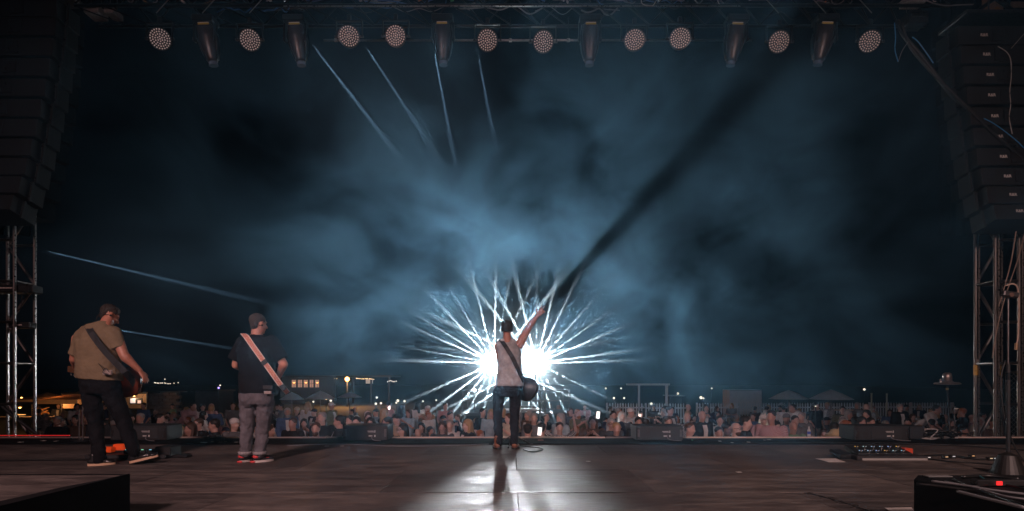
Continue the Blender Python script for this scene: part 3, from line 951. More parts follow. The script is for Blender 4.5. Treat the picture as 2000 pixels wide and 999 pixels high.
# left arm down and forward to the guitar neck
sl, ell, wl_ = Ls(974, 679), Ls(976, 712, 0.10), Ls(982, 720, 0.34)
body.capsule(sl, ell, 0.056, 0.042); body.capsule(ell, wl_, 0.042, 0.028)
hand(body, wl_, (0.4, 1, 0.2), (0.8, 0, 0.5), curl=0.7, s=0.95)
for (a, b, r1, r2) in (((972, 757), (972, 806, .04), 0.055, 0.035), ((972, 806, .04), (973, 862), 0.035, 0.030), ((1006, 757), (1004, 806, .03), 0.055, 0.035), ((1004, 806, .03), (1004, 862), 0.035, 0.030)):
    body.capsule(Ls(*a), Ls(*b), r1, r2)
body.blob('body', SKIN2, singer, voxel=0.009, smooth=4)
shirt = MB()
shirt.loft([(Ls(996, 755), 0.203, 0.145, None), (Ls(996, 740), 0.192, 0.142, None), (Ls(995, 718), 0.175, 0.135, None), (Ls(994, 700), 0.175, 0.135, None), (Ls(993, 685), 0.178, 0.125, None),
            (Ls(991, 674), 0.165, 0.10, None), (Ls(991, 669), 0.12, 0.085, None)])
for s_ in (-1, 1):
    shirt.capsule(Ls(992 + s_ * 8, 668), Ls(992 + s_ * 17, 673), 0.055, 0.050)
SHIRT_P = mat('pale_shirt', (0.36, 0.35, 0.35), 0.85, var=0.45, nscale=5, bump=0.4, bscale=30, spec=0.12)
shirt.blob('shirt', SHIRT_P, singer, voxel=0.010, smooth=5, wrinkle=0.028, wscale=0.10)
DENIM_D = mat('black_denim', (0.022, 0.024, 0.030), 0.85, var=0.35, nscale=10, bump=0.5, bscale=60, spec=0.12)
tr = MB()
tr.loft([(Ls(989, 775), 0.165, 0.115, None), (Ls(990, 762), 0.172, 0.125, None), (Ls(992, 748), 0.168, 0.120, None)])
for (hx, kx, ax) in ((975, 972, 974), (1006, 1005, 1004)):
    tr.capsule(Ls(hx, 765), Ls(kx, 808, .045), 0.093, 0.068); tr.capsule(Ls(kx, 808, .045), Ls(ax, 866, -.01), 0.068, 0.056)
    tr.ball(Ls(hx + (3 if hx < 990 else -3), 764, -.06), 0.085)
tr.blob('jeans', DENIM_D, singer, voxel=0.010, smooth=4, wrinkle=0.030, wscale=0.07)
CAPM = mat('dark_cap', (0.02, 0.022, 0.022), 0.8, var=0.3, nscale=40)
cp = MB()
cp.loft([(Ls(990, 648, 0.0), 0.082, 0.094, None), (Ls(990, 640, 0.0), 0.084, 0.100, None), (Ls(990, 632, .0), 0.082, 0.098, None), (Ls(990, 627.5, 0.0), 0.066, 0.080, None), (Ls(990, 625.8, .0), 0.03, 0.04, None)])
cp.ball(Ls(993, 641, .12), 1, 2, (0.07, 0.07, 0.012))
cp.blob('cap', CAPM, singer, voxel=0.008, smooth=3)
LEATHER_T = mat('tan_leather', (0.22, 0.085, 0.045), 0.5, var=0.25, nscale=20)
SOLE_D = mat('dark_sole', (0.03, 0.025, 0.02), 0.7)
shoe(singer, (tx(972), -.07, 0.0), (tx(968), .20, 0.0), upper=LEATHER_T, sole=SOLE_D, name='boot', tall=0.17, wid=0.055)
shoe(singer, (tx(1004), -.07, 0.0), (tx(1009), .20, 0.0), upper=LEATHER_T, sole=SOLE_D, name='boot', tall=0.17, wid=0.055)

GUITAR_D = mat('dark_varnish', (0.02, 0.010, 0.007), 0.4, var=0.3, nscale=3, spec=0.7)
FRET = mat('neck_wood', (0.10, 0.045, 0.02), 0.4, var=0.2)
def guitar(parent_label, body_c, neck_end, face_n, label, m_body, strap_pts, strap_m, strap_n, head_parts=True, size=1.0, w_strap=0.06):
    """acoustic-shaped guitar: body_c = lower bout centre, neck_end = head stock tip; face_n = direction of its front"""
    bc, ne = Vector(body_c), Vector(neck_end)
    ax = (ne - bc).normalized(); n = Vector(face_n); n = (n - n.dot(ax) * ax).normalized(); a = ax.cross(n)
    t = thing('guitar', bc, label, 'guitar')
    Tt = lambda x, y, z: ax * x + a * y + n * z
    m = MB()
    prof = [(-0.20, 0.03), (-0.185, 0.10), (-0.14, 0.155), (-0.06, 0.185), (0.02, 0.17), (0.09, 0.13), (0.14, 0.118), (0.20, 0.133), (0.25, 0.128), (0.285, 0.09), (0.295, 0.03)]
    out = [(x, y) for x, y in prof] + [(x, -y) for x, y in prof[::-1]]
    top = [m.bm.verts.new(Tt(x * size, y * size, 0.045 * size)) for x, y in out]
    bot = [m.bm.verts.new(Tt(x * size, y * size, -0.045 * size)) for x, y in out]
    for k in range(len(out)):
        m.bm.faces.new((bot[k], bot[(k + 1) % len(out)], top[(k + 1) % len(out)], top[k]))
    m.bm.faces.new(bot[::-1]); m.bm.faces.new(top)
    bmesh.ops.bevel(m.bm, geom=list(m.bm.edges), offset=0.006, segments=2, affect='EDGES')
    b = m.obj('guitar_body', m_body, t, smooth=True)
    MB().tube(Tt(0.1 * size, 0, .047 * size), Tt(0.1 * size, 0, .049 * size), 0.048 * size, seg=20).obj('sound_hole', BLACK, b)
    L_ = (ne - bc).length
    nk = MB()
    q4 = Matrix((ax, a, n)).transposed().to_quaternion().to_euler()
    nk.box(Tt((0.28 * size + L_ - 0.14) / 2, 0, 0.038), (L_ - 0.14 - 0.28 * size, 0.05, 0.028), rot=q4, bevel=0.006)
    nk.obj('neck', FRET, t)
    hs = MB().box(Tt(L_ - 0.065, 0, 0.03), (0.15, 0.075, 0.018), rot=q4, bevel=0.004).obj('headstock', FRET, t)
    for k in range(3):
        for s_ in (-1, 1):
            MB().tube(Tt(L_ - 0.11 + 0.04 * k, s_ * .036, 0.03), Tt(L_ - 0.11 + 0.04 * k, s_ * .062, 0.03), 0.006, seg=6).ball(Tt(L_ - 0.11 + 0.04 * k, s_ * .068, 0.03), 0.012, 1, (1, 1, .7)).obj('tuning_peg', CHROME, hs)
    st = MB()
    for k in range(6):
        y = -0.018 + 0.0072 * k
        st.tube(Tt(-0.08 * size, y, 0.062), Tt(L_ - 0.1, y * .8, 0.056), 0.0011, seg=4)
    so = st.obj('strings', CHROME, t)
    if strap_pts:
        pts = [Vector(p) - bc for p in strap_pts]
        ribbon(pts, w_strap, 0.004, strap_n, 'strap', strap_m, t)
    return t
W = lambda D_: (lambda px, py, dd=0.0: P(px, py, D_ + dd))
w8 = W(8.0)
STRAP_D = mat('dark_strap', (0.015, 0.015, 0.016), 0.6)
guitar('x', w8(1026, 758, 0.17), w8(974, 716, 0.46), (0.0, 1, 0.15), 'dark guitar hanging at the front of the singer, its body showing at his right hip', GUITAR_D,
       [w8(1018, 764, .10), w8(1022, 745, -.06), w8(1010, 718, -.150), w8(1000, 697, -.155), w8(988, 678, -.130), w8(981, 668, -.075), w8(977, 664, 0.0), w8(975, 672, .11)], STRAP_D,
       [(1, -.2, 0), (.8, -.6, 0), (0, -1, 0), (0, -1, 0.1), (0, -1, .3), (0, -.6, 1), (0, .2, 1), (0, 1, .4)], size=0.95)

# ---------------------------------------------------------------- guitarist in black with a patterned strap
D = 6.75
root = Vector((P(495, 905, D).x, D, 0))
Lg = local(D, root)
g2 = thing('person', root, 'guitarist in black T-shirt, grey jeans and red trainers with a patterned strap', 'person')
body = MB()
T, q = head(body, Lg(505, 633, 0.0), (0.03, 0.04, 1), (0.75, 1, 0), 1.0)
body.capsule(Lg(503, 642), Lg(500, 660), 0.062, 0.070)
body.loft([(Lg(502, 760), 0.17, 0.12, None), (Lg(502, 720), 0.17, 0.12, None), (Lg(501, 690), 0.19, 0.12, None), (Lg(500, 670), 0.18, 0.10, None), (Lg(500, 660), 0.10, 0.08, None)])
body.capsule(Lg(468, 682), Lg(460, 712, 0.02), 0.050, 0.044)
body.capsule(Lg(460, 714, 0.02), Lg(474, 722, 0.26), 0.044, 0.030)
hand(body, Lg(474, 722, .26), (0.7, 0.7, 0.2), (0.7, -0.6, 0.4), curl=0.6)
body.capsule(Lg(538, 684), Lg(554, 712, 0.02), 0.052, 0.050)
body.capsule(Lg(554, 712, 0.02), Lg(543, 738, 0.16), 0.053, 0.034)
hand(body, Lg(543, 738, .16), (-0.5, 0.6, -0.5), (-0.6, -0.5, 0), curl=0.5)
for (a, b, r1, r2) in (((484, 775), (482, 835), 0.06, 0.035), ((482, 835), (479, 888), 0.035, 0.032), ((519, 775), (513, 835), 0.06, 0.035), ((513, 835), (508, 888), 0.035, 0.032)):
    body.capsule(Lg(*a), Lg(*b), r1, r2)
body.blob('body', SKIN, g2, voxel=0.009, smooth=4)
TEE_B = mat('black_tshirt', (0.011, 0.012, 0.015), 0.9, var=0.2, nscale=8, bump=0.35, bscale=40, spec=0.12)
tee = MB()
tee.loft([(Lg(502, 768), 0.213, 0.155, None), (Lg(502, 750), 0.212, 0.155, None), (Lg(502, 725), 0.208, 0.150, None), (Lg(501, 700), 0.222, 0.148, None), (Lg(501, 680), 0.225, 0.135, None),
          (Lg(500, 668), 0.190, 0.110, None), (Lg(500, 659), 0.120, 0.092, None), (Lg(501, 655), 0.074, 0.072, None)])
tee.tube(Lg(474, 668), Lg(457, 703, 0.0), 0.080, 0.078, seg=18); tee.ball(Lg(474, 669), 0.080)
tee.tube(Lg(530, 668), Lg(551, 703, 0.0), 0.084, 0.080, seg=18); tee.ball(Lg(530, 668), 0.084)
tee.blob('tshirt', TEE_B, g2, voxel=0.010, smooth=5, wrinkle=0.030, wscale=0.12)
DENIM_G = mat('grey_denim', (0.115, 0.110, 0.125), 0.85, var=0.4, nscale=7, bump=0.5, bscale=70, stretch=(1, 1, .5), spec=0.12)
tr = MB()
tr.loft([(Lg(501, 790), 0.195, 0.125, None), (Lg(501, 775), 0.205, 0.145, None), (Lg(502, 760), 0.198, 0.140, None)])
for (hx, kx, ax) in ((485, 483, 479), (519, 513, 508)):
    tr.capsule(Lg(hx, 782), Lg(kx, 836, 0.03), 0.103, 0.079); tr.capsule(Lg(kx, 836, .03), Lg(ax, 885, -.01), 0.079, 0.068)
    tr.ball(Lg(hx + (1 if hx < 500 else -2), 782, -.05), 0.098)
tr.blob('jeans', DENIM_G, g2, voxel=0.010, smooth=4, wrinkle=0.034, wscale=0.075)
for ax in (478.5, 507.5):
    c = Lg(ax, 885, -.01)
    MB().lathe([(0.070, -0.018), (0.078, -0.018), (0.080, 0.018), (0.070, 0.020)], c, 20).obj('turned_cuff', mat('pale_cuff', (0.26, 0.25, 0.26), 0.85, var=0.3, nscale=60), g2, smooth=True)
hr = MB()
hr.ball(T(0, -0.018, 0.044), 1, 3, (0.081, 0.097, 0.083), q); hr.ball(T(0, -0.052, 0.012), 1, 2, (0.071, 0.052, 0.060), q)
hr.ball(T(0, -0.052, -0.030), 1, 2, (0.056, 0.040, 0.045), q)
hr.blob('hair', HAIRG, g2, voxel=0.006, smooth=1, wrinkle=0.016, wscale=0.012)
ew = MB()
ew.ball(T(.084, -.004, -.02), 0.014, 1)
ew.path(curve_pts([T(.084, -.005, -.02), T(.078, -.05, -.035), T(.04, -.092, -.045), T(.0, -.098, -.06), T(.0, -.085, -.14)], 16), 0.0035, 5)
ew.obj('ear_monitor', RUBBER, g2)
NAVY = mat('navy_suede', (0.015, 0.017, 0.024), 0.7, var=0.2)
RED = mat('red_suede', (0.62, 0.055, 0.06), 0.6)
WSOLE = mat('white_rubber', (0.62, 0.55, 0.52), 0.5)
gx = lambda px: Lg(px, 740).x
s1 = shoe(g2, (gx(473), -.06, 0), (gx(484), .20, 0), upper=NAVY, sole=WSOLE, name='trainer', tall=0.085, accent=(RED, ((0.12, 0.070, 0.035, 0.026), (0.62, 0.050, 0.04, 0.012))))
s2 = shoe(g2, (gx(499), -.06, 0), (gx(526), .13, 0), upper=NAVY, sole=WSOLE, name='trainer', tall=0.085, accent=(RED, ((0.12, 0.070, 0.035, 0.026), (0.62, 0.050, 0.04, 0.012))))
for s_, x in ((s1, 473), (s2, 498)):
    MB().ball((gx(x), -.062, .012), 1, 2, (0.035, 0.012, 0.014)).obj('red_heel', RED, s_, smooth=True)
MB().box(Lg(523, 767, -.155), (0.085, 0.02, 0.035), bevel=0.004).obj('belt_pack', mat('pack_grey', (0.30, 0.24, 0.22), 0.5, var=0.4, nscale=80), g2)
MB().box(Lg(523, 757, -.150), (0.11, 0.02, 0.05), bevel=0.006).obj('belt_pack', BLACK, g2)

def strap_material():
    m = bpy.data.materials.new('woven_strap')
    m.use_nodes = True
    nt = m.node_tree; N, L = nt.nodes.new, nt.links.new
    b = nt.nodes['Principled BSDF']; b.inputs['Roughness'].default_value = 0.75
    uv = N('ShaderNodeUVMap')
    sep = N('ShaderNodeSeparateXYZ'); L(uv.outputs[0], sep.inputs[0])
    ck = N('ShaderNodeTexWave'); ck.wave_type = 'RINGS'; ck.inputs['Scale'].default_value = 1.0
    mp = N('ShaderNodeMapping'); mp.inputs['Scale'].default_value = (1, 1, 1)
    # repeat the motif once per strap width
    fr = N('ShaderNodeMath'); fr.operation = 'FRACT'; L(sep.outputs['Y'], fr.inputs[0])
    cx = N('ShaderNodeMath'); cx.operation = 'SUBTRACT'; L(sep.outputs['X'], cx.inputs[0]); cx.inputs[1].default_value = .5
    cyy = N('ShaderNodeMath'); cyy.operation = 'SUBTRACT'; L(fr.outputs[0], cyy.inputs[0]); cyy.inputs[1].default_value = .5
    ax_ = N('ShaderNodeMath'); ax_.operation = 'ABSOLUTE'; L(cx.outputs[0], ax_.inputs[0])
    ay_ = N('ShaderNodeMath'); ay_.operation = 'ABSOLUTE'; L(cyy.outputs[0], ay_.inputs[0])
    sm_ = N('ShaderNodeMath'); sm_.operation = 'ADD'; L(ax_.outputs[0], sm_.inputs[0]); L(ay_.outputs[0], sm_.inputs[1])
    cr = N('ShaderNodeValToRGB'); cr.color_ramp.interpolation = 'CONSTANT'
    e = cr.color_ramp.elements
    e[0].position = 0; e[0].color = (0.70, 0.55, 0.45, 1)
    e[1].position = 0.12; e[1].color = (0.50, 0.10, 0.06, 1)
    a3 = e.new(0.33); a3.color = (0.70, 0.55, 0.45, 1)
    a4 = e.new(0.42); a4.color = (0.45, 0.13, 0.08, 1)
    a5 = e.new(0.60); a5.color = (0.62, 0.36, 0.26, 1)
    L(sm_.outputs[0], cr.inputs[0])
    ed = N('ShaderNodeMath'); ed.operation = 'GREATER_THAN'; ed.inputs[1].default_value = 0.40; L(ax_.outputs[0], ed.inputs[0])
    mx = N('ShaderNodeMix'); mx.data_type = 'RGBA'
    L(ed.outputs[0], mx.inputs[0]); L(cr.outputs[0], mx.inputs[6]); mx.inputs[7].default_value = (0.72, 0.64, 0.58, 1)
    L(mx.outputs[2], b.inputs['Base Color'])
    nt.nodes.remove(ck); nt.nodes.remove(mp)
    return m
w6 = W(6.75)
gt = guitar('x', w6(528, 744, 0.26), w6(468, 712, 0.75), (0.0, 1, 0.15), 'dark guitar hidden in front of the guitarist in black but for its strap', GUITAR_D,
       [w6(562, 768, .12), w6(548, 752, -.12), w6(535, 734, -.172), w6(520, 713, -.182), w6(505, 692, -.180), w6(492, 674, -.165), w6(481, 658, -.125), w6(475, 652, -.05), w6(474, 655, .08)], strap_material(),
       [(.5, -1, 0), (.2, -1, 0), (0, -1, 0), (0, -1, 0), (0, -1, 0.1), (0, -1, .15), (0, -.8, .6), (0, 0, 1), (0, .7, .7)], w_strap=0.062)
stp = MB().box((0, 0, 0), (0.066, 0.014, 0.05), rot=Euler((0, R(-36), 0)))
stp.obj('strap_buckle', BLACK, gt, loc=w6(516, 708, -.193) - w6(528, 744, .26))
MB().box((0, 0, 0), (0.055, 0.012, 0.09), rot=Euler((0, R(-40), 0)), bevel=.004).obj('strap_end', BLACK, gt, loc=w6(552, 756, -.10) - w6(528, 744, .26))

# ---------------------------------------------------------------- guitarist in olive, head bowed
D = 6.5
root = Vector((P(212, 912, D).x, D, 0))
Lo = local(D, root)
g1 = thing('person', root, 'guitarist in olive T-shirt and black jeans with bowed head, stepping on his pedals', 'person')
body = MB()
T, q = head(body, Lo(214, 617, 0.06), (0.22, 0.50, 1), (0.95, 1.0, -0.55), 1.0)
body.capsule(Lo(211, 624, .02), Lo(204, 640, -.02), 0.060, 0.070)
body.loft([(Lo(196, 738), 0.17, 0.12, None), (Lo(192, 700), 0.18, 0.12, None), (Lo(190, 665), 0.20, 0.12, None), (Lo(192, 648), 0.18, 0.10, None), (Lo(200, 638), 0.10, 0.08, None)])
body.capsule(Lo(152, 662), Lo(145, 700, 0.03), 0.062, 0.046)
body.capsule(Lo(144, 702, 0.03), Lo(150, 722, 0.22), 0.046, 0.032)
hand(body, Lo(150, 722, .22), (0.2, 0.8, 0.4), (0.8, 0, 0.3), curl=0.8)
sh, el, wr = Lo(226, 656), Lo(243, 696, -.02), Lo(273, 724, 0.06)
body.capsule(sh, el, 0.066, 0.052)
body.capsule(el, wr, 0.053, 0.031)
body.capsule(el + (wr - el) * .1, el + (wr - el) * .45, 0.057, 0.044)
hand(body, wr, (0.50, 0.10, -0.80), (-0.85, 0.2, -0.5), curl=0.28, s=1.05, side=-1)
for (a, b, r1, r2) in (((180, 750), (187, 825), 0.06, 0.035), ((187, 825), (194, 895), 0.035, 0.032), ((214, 750), (240, 815, .05), 0.06, 0.035), ((240, 815, .05), (262, 882, .05), 0.035, 0.032)):
    body.capsule(Lo(*a), Lo(*b), r1, r2)
body.blob('body', SKIN2, g1, voxel=0.009, smooth=4)
OLIVE = mat('olive_tshirt', (0.185, 0.140, 0.088), 0.9, var=0.12, nscale=8, bump=0.4, bscale=40, spec=0.12)
tee = MB()
qy = Euler((0, R(-3), 0)).to_quaternion()
tee.loft([(Lo(195, 742), 0.258, 0.165, Euler((0, R(4), 0)).to_quaternion()), (Lo(193, 722), 0.244, 0.16, None), (Lo(191, 698), 0.234, 0.155, None), (Lo(189, 675), 0.238, 0.148, Euler((0, R(4), 0)).to_quaternion()),
          (Lo(189, 656), 0.232, 0.130, Euler((0, R(8), 0)).to_quaternion()), (Lo(193, 643), 0.180, 0.108, Euler((0, R(10), 0)).to_quaternion()), (Lo(202, 632), 0.098, 0.085, Euler((0, R(10), 0)).to_quaternion()), (Lo(205, 628), 0.070, 0.070, None)])
tee.tube(Lo(163, 655), Lo(147, 694, 0.0), 0.082, 0.074, seg=18); tee.ball(Lo(163, 655), 0.082)
tee.tube(Lo(219, 650), Lo(232, 682, -.01), 0.090, 0.086, seg=18); tee.ball(Lo(219, 650), 0.09)
tee.blob('tshirt', OLIVE, g1, voxel=0.010, smooth=5, wrinkle=0.036, wscale=0.13)
JEANB = mat('black_jeans', (0.008, 0.008, 0.010), 0.85, var=0.35, nscale=8, bump=0.5, bscale=60, spec=0.12)
tr = MB()
tr.loft([(Lo(197, 770), 0.20, 0.130, None), (Lo(196, 752), 0.225, 0.145, None), (Lo(195, 735), 0.215, 0.140, None)])
tr.capsule(Lo(178, 762), Lo(187, 828, .03), 0.112, 0.080); tr.capsule(Lo(187, 828, .03), Lo(195, 898, -.01), 0.080, 0.066)
tr.capsule(Lo(214, 762), Lo(240, 818, .05), 0.110, 0.082); tr.capsule(Lo(240, 818, .05), Lo(262, 882, .04), 0.082, 0.068)
tr.blob('jeans', JEANB, g1, voxel=0.010, smooth=4, wrinkle=0.036, wscale=0.08)
hr = MB()
hr.ball(T(0, -0.018, 0.048), 1, 3, (0.082, 0.098, 0.083), q); hr.ball(T(0, -0.056, 0.018), 1, 2, (0.070, 0.050, 0.058), q)
hr.ball(T(0.0, 0.02, 0.085), 1, 2, (0.045, 0.06, 0.045), q)
hr.ball(T(0, -0.056, -0.028), 1, 2, (0.056, 0.040, 0.045), q)
hr.blob('hair', HAIR, g1, voxel=0.006, smooth=1, wrinkle=0.022, wscale=0.014)
ew = MB(); ew.ball(T(.084, -.004, -.02), 0.014, 1)
ew.path(curve_pts([T(.084, -.004, -.02), T(.075, -.05, -.03), T(.03, -.095, -.035), T(-.02, -.095, -.06), T(0, -.08, -.15)], 16), 0.0035, 5)
ew.obj('ear_monitor', RUBBER, g1)
GUM = mat('gum_rubber', (0.60, 0.40, 0.26), 0.6)
LEATHER_B = mat('black_leather', (0.014, 0.014, 0.015), 0.3, spec=0.6)
ox = lambda px: Lo(px, 740).x
shoe(g1, (ox(178), -.06, 0), (ox(219), .06, 0.005), upper=LEATHER_B, sole=GUM, name='shoe', tall=0.12, wid=0.052)
shoe(g1, (ox(247), .05, 0.012), (ox(297), .12, 0.085), upper=LEATHER_B, sole=GUM, name='shoe', tall=0.12, wid=0.052)
bp_ = MB().box((0, 0, 0), (0.10, 0.025, 0.055), bevel=0.006)
pk = bp_.obj('belt_pack', mat('pack_grey', (0.30, 0.24, 0.22), 0.5), g1, loc=Lo(210, 728, -.165))
MB().path(curve_pts([(-.03, -.01, 0.02), (-.06, -.02, .07), (-.09, -.015, .10)], 8), 0.004, 5).path(curve_pts([(.03, -.01, 0.0), (.0, -.03, .05), (-.03, -.03, .0), (.03, -.03, -.02)], 12), 0.004, 5).obj('pack_wire', RUBBER, pk)
w65 = W(6.5)
RED_G = mat('red_brown_varnish', (0.16, 0.035, 0.018), 0.2, var=0.3, nscale=3, spec=0.7)
guitar('x', w65(243, 745, 0.27), w65(130, 722, 0.30), (0.0, 1, 0.2), 'red-brown guitar hanging in front of the olive-shirted guitarist, pegs showing at his left side', RED_G,
       [w65(262, 752, .16), w65(258, 742, -.02), w65(244, 727, -.145), w65(225, 708, -.182), w65(206, 688, -.182), w65(190, 668, -.170), w65(178, 650, -.145), w65(172, 638, -.09), w65(172, 634, -.01), w65(172, 640, .09)],
       STRAP_D, [(1, -.3, 0), (.8, -.8, 0), (.2, -1, 0), (0, -1, 0), (0, -1, 0), (0, -1, 0), (0, -1, .2), (0, -.7, .7), (0, 0, 1), (0, .8, .6)], w_strap=0.072)
# ------------------------------------------------------------------ low speakers along the lip
GRILLE = mat('dark_grille', (0.030, 0.031, 0.034), 0.7, var=0.25, nscale=200, bump=0.5, bscale=300)
CASE = mat('textured_black', (0.022, 0.022, 0.024), 0.6, var=0.3, nscale=40, bump=0.3, bscale=200)
def lip_speaker(px0, px1, pytop, d, label, marks=True):
    x0, x1 = (px0 - 1000) * d / FPX, (px1 - 1000) * d / FPX
    h = 1 + (740 - pytop) * d / FPX
    w_ = x1 - x0
    t = thing('low_speaker', ((x0 + x1) / 2, d, 0.014), label, 'speaker', 'low speakers along the stage lip')
    MB().box((0, 0.22, h / 2), (w_, 0.44, h), bevel=0.012).obj('cabinet', CASE, t)
    MB().box((w_ * .08, -0.004, h * .48), (w_ * .55, 0.008, h * .72), bevel=0.002).obj('back_plate', GRILLE, t)
    for s in (-1, 1):
        MB().box((s * (w_ / 2 - .035), -0.006, h * .5), (0.035, 0.012, h * .5), bevel=0.003).obj('handle', STEEL, t)
    if marks:
        for (x, z, a, b) in ((0, .62, .10, .008), (0.01, .56, .10, .006), (0.07, .60, .012, .035), (0, .30, .06, .018), (0.07, .30, .022, .03)):
            MB().box((w_ * .12 + x, -0.0095, h * z), (a, 0.003, b)).obj('socket_mark', mat('pale_print', (0.55, 0.53, 0.52), 0.5), t)
    MB().path(curve_pts([(w_ * .15, -0.01, h * .3), (w_ * .17, -0.05, h * .12), (w_ * .25, -0.10, 0.012), (w_ * .4, -.16, .010)], 12), 0.006, 5).obj('cable', cab_cols[1], t)
    return t
lip_speaker(215, 325, 833, 9.0, 'low black speaker box behind the olive-shirted guitarist')
lip_speaker(670, 757, 833, 9.0, 'low black speaker box on the lip left of the singer')
lip_speaker(1243, 1334, 834, 9.0, 'low grey-backed speaker box on the lip right of the singer')
lip_speaker(1669, 1776, 834, 9.0, 'low black speaker box on the lip at the right, a white cable trailing from it')
t = thing('speaker_pair_case', P(1793, 862, 9.1), 'second black box pushed against the speaker at the right', 'speaker')
t.location.z = 0.014
MB().box((0, .2, .11), (.24, .38, .21), bevel=.012).obj('cabinet', CASE, t)
# cable bundle and stage box between the right speaker and the tower
rg = random.Random(21)
t = thing('cable_heap', (P(1840, 862, 9.15).x, 9.15, 0.014), 'tangled black and pale cables heaped on the lip right of the speakers', 'cable heap')
for k in range(14):
    pts = [(rg.uniform(-.35, .35), rg.uniform(-.12, .12), rg.uniform(0.0, .16)) for _ in range(5)]
    MB().path(curve_pts(pts, 18), 0.008, 5).obj('cable', cab_cols[rg.choice([0, 0, 1, 3])], t)

# cables that run across the deck
def floor_cable(ctrl, r_, m_, label, n=40):
    pts = []
    for (px, py) in ctrl:
        d = FPX * CAM_Z / (py - 740)
        pts.append(((px - 1000) * d / FPX, d, r_ + 0.003))
    return tag(MB().path(curve_pts(pts, n), r_, 6).obj('deck_cable', m_, smooth=True), label, 'cable')
floor_cable([(-60, 903), (60, 901), (150, 900), (185, 902)], 0.012, RUBBER, 'black cable running in from the left edge to the left pedals')
floor_cable([(1450, 868), (1600, 867), (1750, 868), (1870, 872), (2040, 884)], 0.010, RUBBER, 'black cable lying across the deck below the right speakers')
floor_cable([(1790, 894), (1850, 892), (1905, 899), (1980, 900), (2040, 902)], 0.013, RUBBER, 'black cable from the right pedalboard out past the mic stand')
floor_cable([(1795, 896), (1850, 903), (1900, 906), (1960, 912)], 0.009, RUBBER, 'thin black cable from the right pedalboard to the mic stand base')
floor_cable([(560, 872), (640, 869), (700, 870), (780, 873), (900, 871), (975, 868)], 0.006, cab_cols[1], 'thin grey cable crossing the deck left of the singer')
floor_cable([(1015, 872), (1060, 878), (1040, 884), (1022, 880)], 0.006, RUBBER, 'microphone cable curling round the singer stand base')
# long splintered crack in the plywood at the right
crk = MB()
pts = []
for (px, py) in [(1572, 964), (1600, 970), (1625, 977), (1650, 984), (1680, 994), (1700, 1002)]:
    d = FPX / (py - 740)
    pts.append(Vector(((px - 1000) * d / FPX, d, 0.0035)))
pts = curve_pts(pts, 40)
pts = [p + Vector((rg.uniform(-.012, .012), rg.uniform(-.02, .02), 0)) for p in pts]
crk.path(pts, [rg.uniform(.003, .009) for _ in pts], 5)
for k in range(30):
    p = rg.choice(pts)
    crk.box(p + Vector((rg.uniform(-.05, .05), rg.uniform(-.04, .04), 0)), (rg.uniform(.01, .05), .006, .004), rot=Euler((0, 0, rg.uniform(-1, 1))))
tag(crk.obj('deck_crack', mat('crack_dark', (0.01, 0.009, 0.008), 0.9)), 'ragged dark crack in the plywood at the lower right', 'crack')
# torn tape marks and crumbs on the runner and the deck
for (px, py, w_, dep, m_, lab) in ((1012, 884, .012, .50, 'white', 'strip of white tape running upstage from the singer'),):
    pass
TAPE_W = mat('white_tape', (0.55, 0.52, 0.48), 0.6, var=0.3, nscale=40)
tape_pos = [(398, 867, .09, TAPE_W), (415, 865, .03, mat('amber_tape', (.6, .3, .12), .5)), (430, 866, .045, mat('tan_tape', (.35, .28, .2), .6)), (440, 865, .03, mat('tan_tape', (.35, .28, .2), .6)), (462, 866, .05, TAPE_W),
            (638, 872, .06, TAPE_W), (668, 872, .05, TAPE_W), (1056, 862, .09, mat('red_tape', (.5, .12, .10), .5)), (1352, 862, .02, mat('green_tape', (.10, .45, .18), .5)),
            (1406, 864, .04, TAPE_W), (1430, 867, .03, TAPE_W), (1462, 866, .05, TAPE_W), (1493, 862, .02, MATS['tan_tape']), (1502, 861, .05, MATS['tan_tape']), (1149, 902, .05, TAPE_W), (1443, 923, .05, TAPE_W),
            (40, 866, .05, TAPE_W), (85, 863, .07, TAPE_W), (110, 864, .05, TAPE_W)]
TAPE_LABELS = ['long white tape scrap on the runner behind the black-shirted guitarist', 'orange tape dot on the runner right of the long white scrap', 'first tan tape scrap right of the orange dot', 'second tan tape scrap, closest to the black-shirted guitarist',
    'white tape scrap just left of the grey jeans', 'white tape scrap on the deck below the bearded man', 'white tape scrap on the deck below the centre left speaker', 'red tape patch on the runner right of the singer',
    'green tape scrap below the laughing man in grey', 'white tape scrap below the short dark-haired woman', 'white tape scrap below the bald bearded man', 'white tape scrap below the big laughing man',
    'narrow tan tape scrap below the red checked shirt', 'wider tan tape scrap below the red checked shirt', 'white tape scrap on the bare deck right of the singer shadow', 'white tape scrap far out on the bare deck, right',
    'leftmost white tape scrap on the runner', 'white tape scrap under the left lattice tower', 'white tape scrap right of the left lattice tower']
tape_i = 0
for (px, py, w_, m_) in tape_pos:
    d = FPX / (py - 740)
    zt = 0.0165 if d > 8.52 else 0.003
    where = 'left of the singer' if px < 970 else 'right of the singer'
    o = MB().box((0, 0, 0), (w_, .05, .003)).obj('tape_piece', m_, loc=((px - 1000) * d / FPX, d, zt), rot=(0, 0, rg.uniform(-.3, .3)))
    tag(o, TAPE_LABELS[tape_i], 'tape', 'torn tape pieces on the front of the stage')
    tape_i += 1

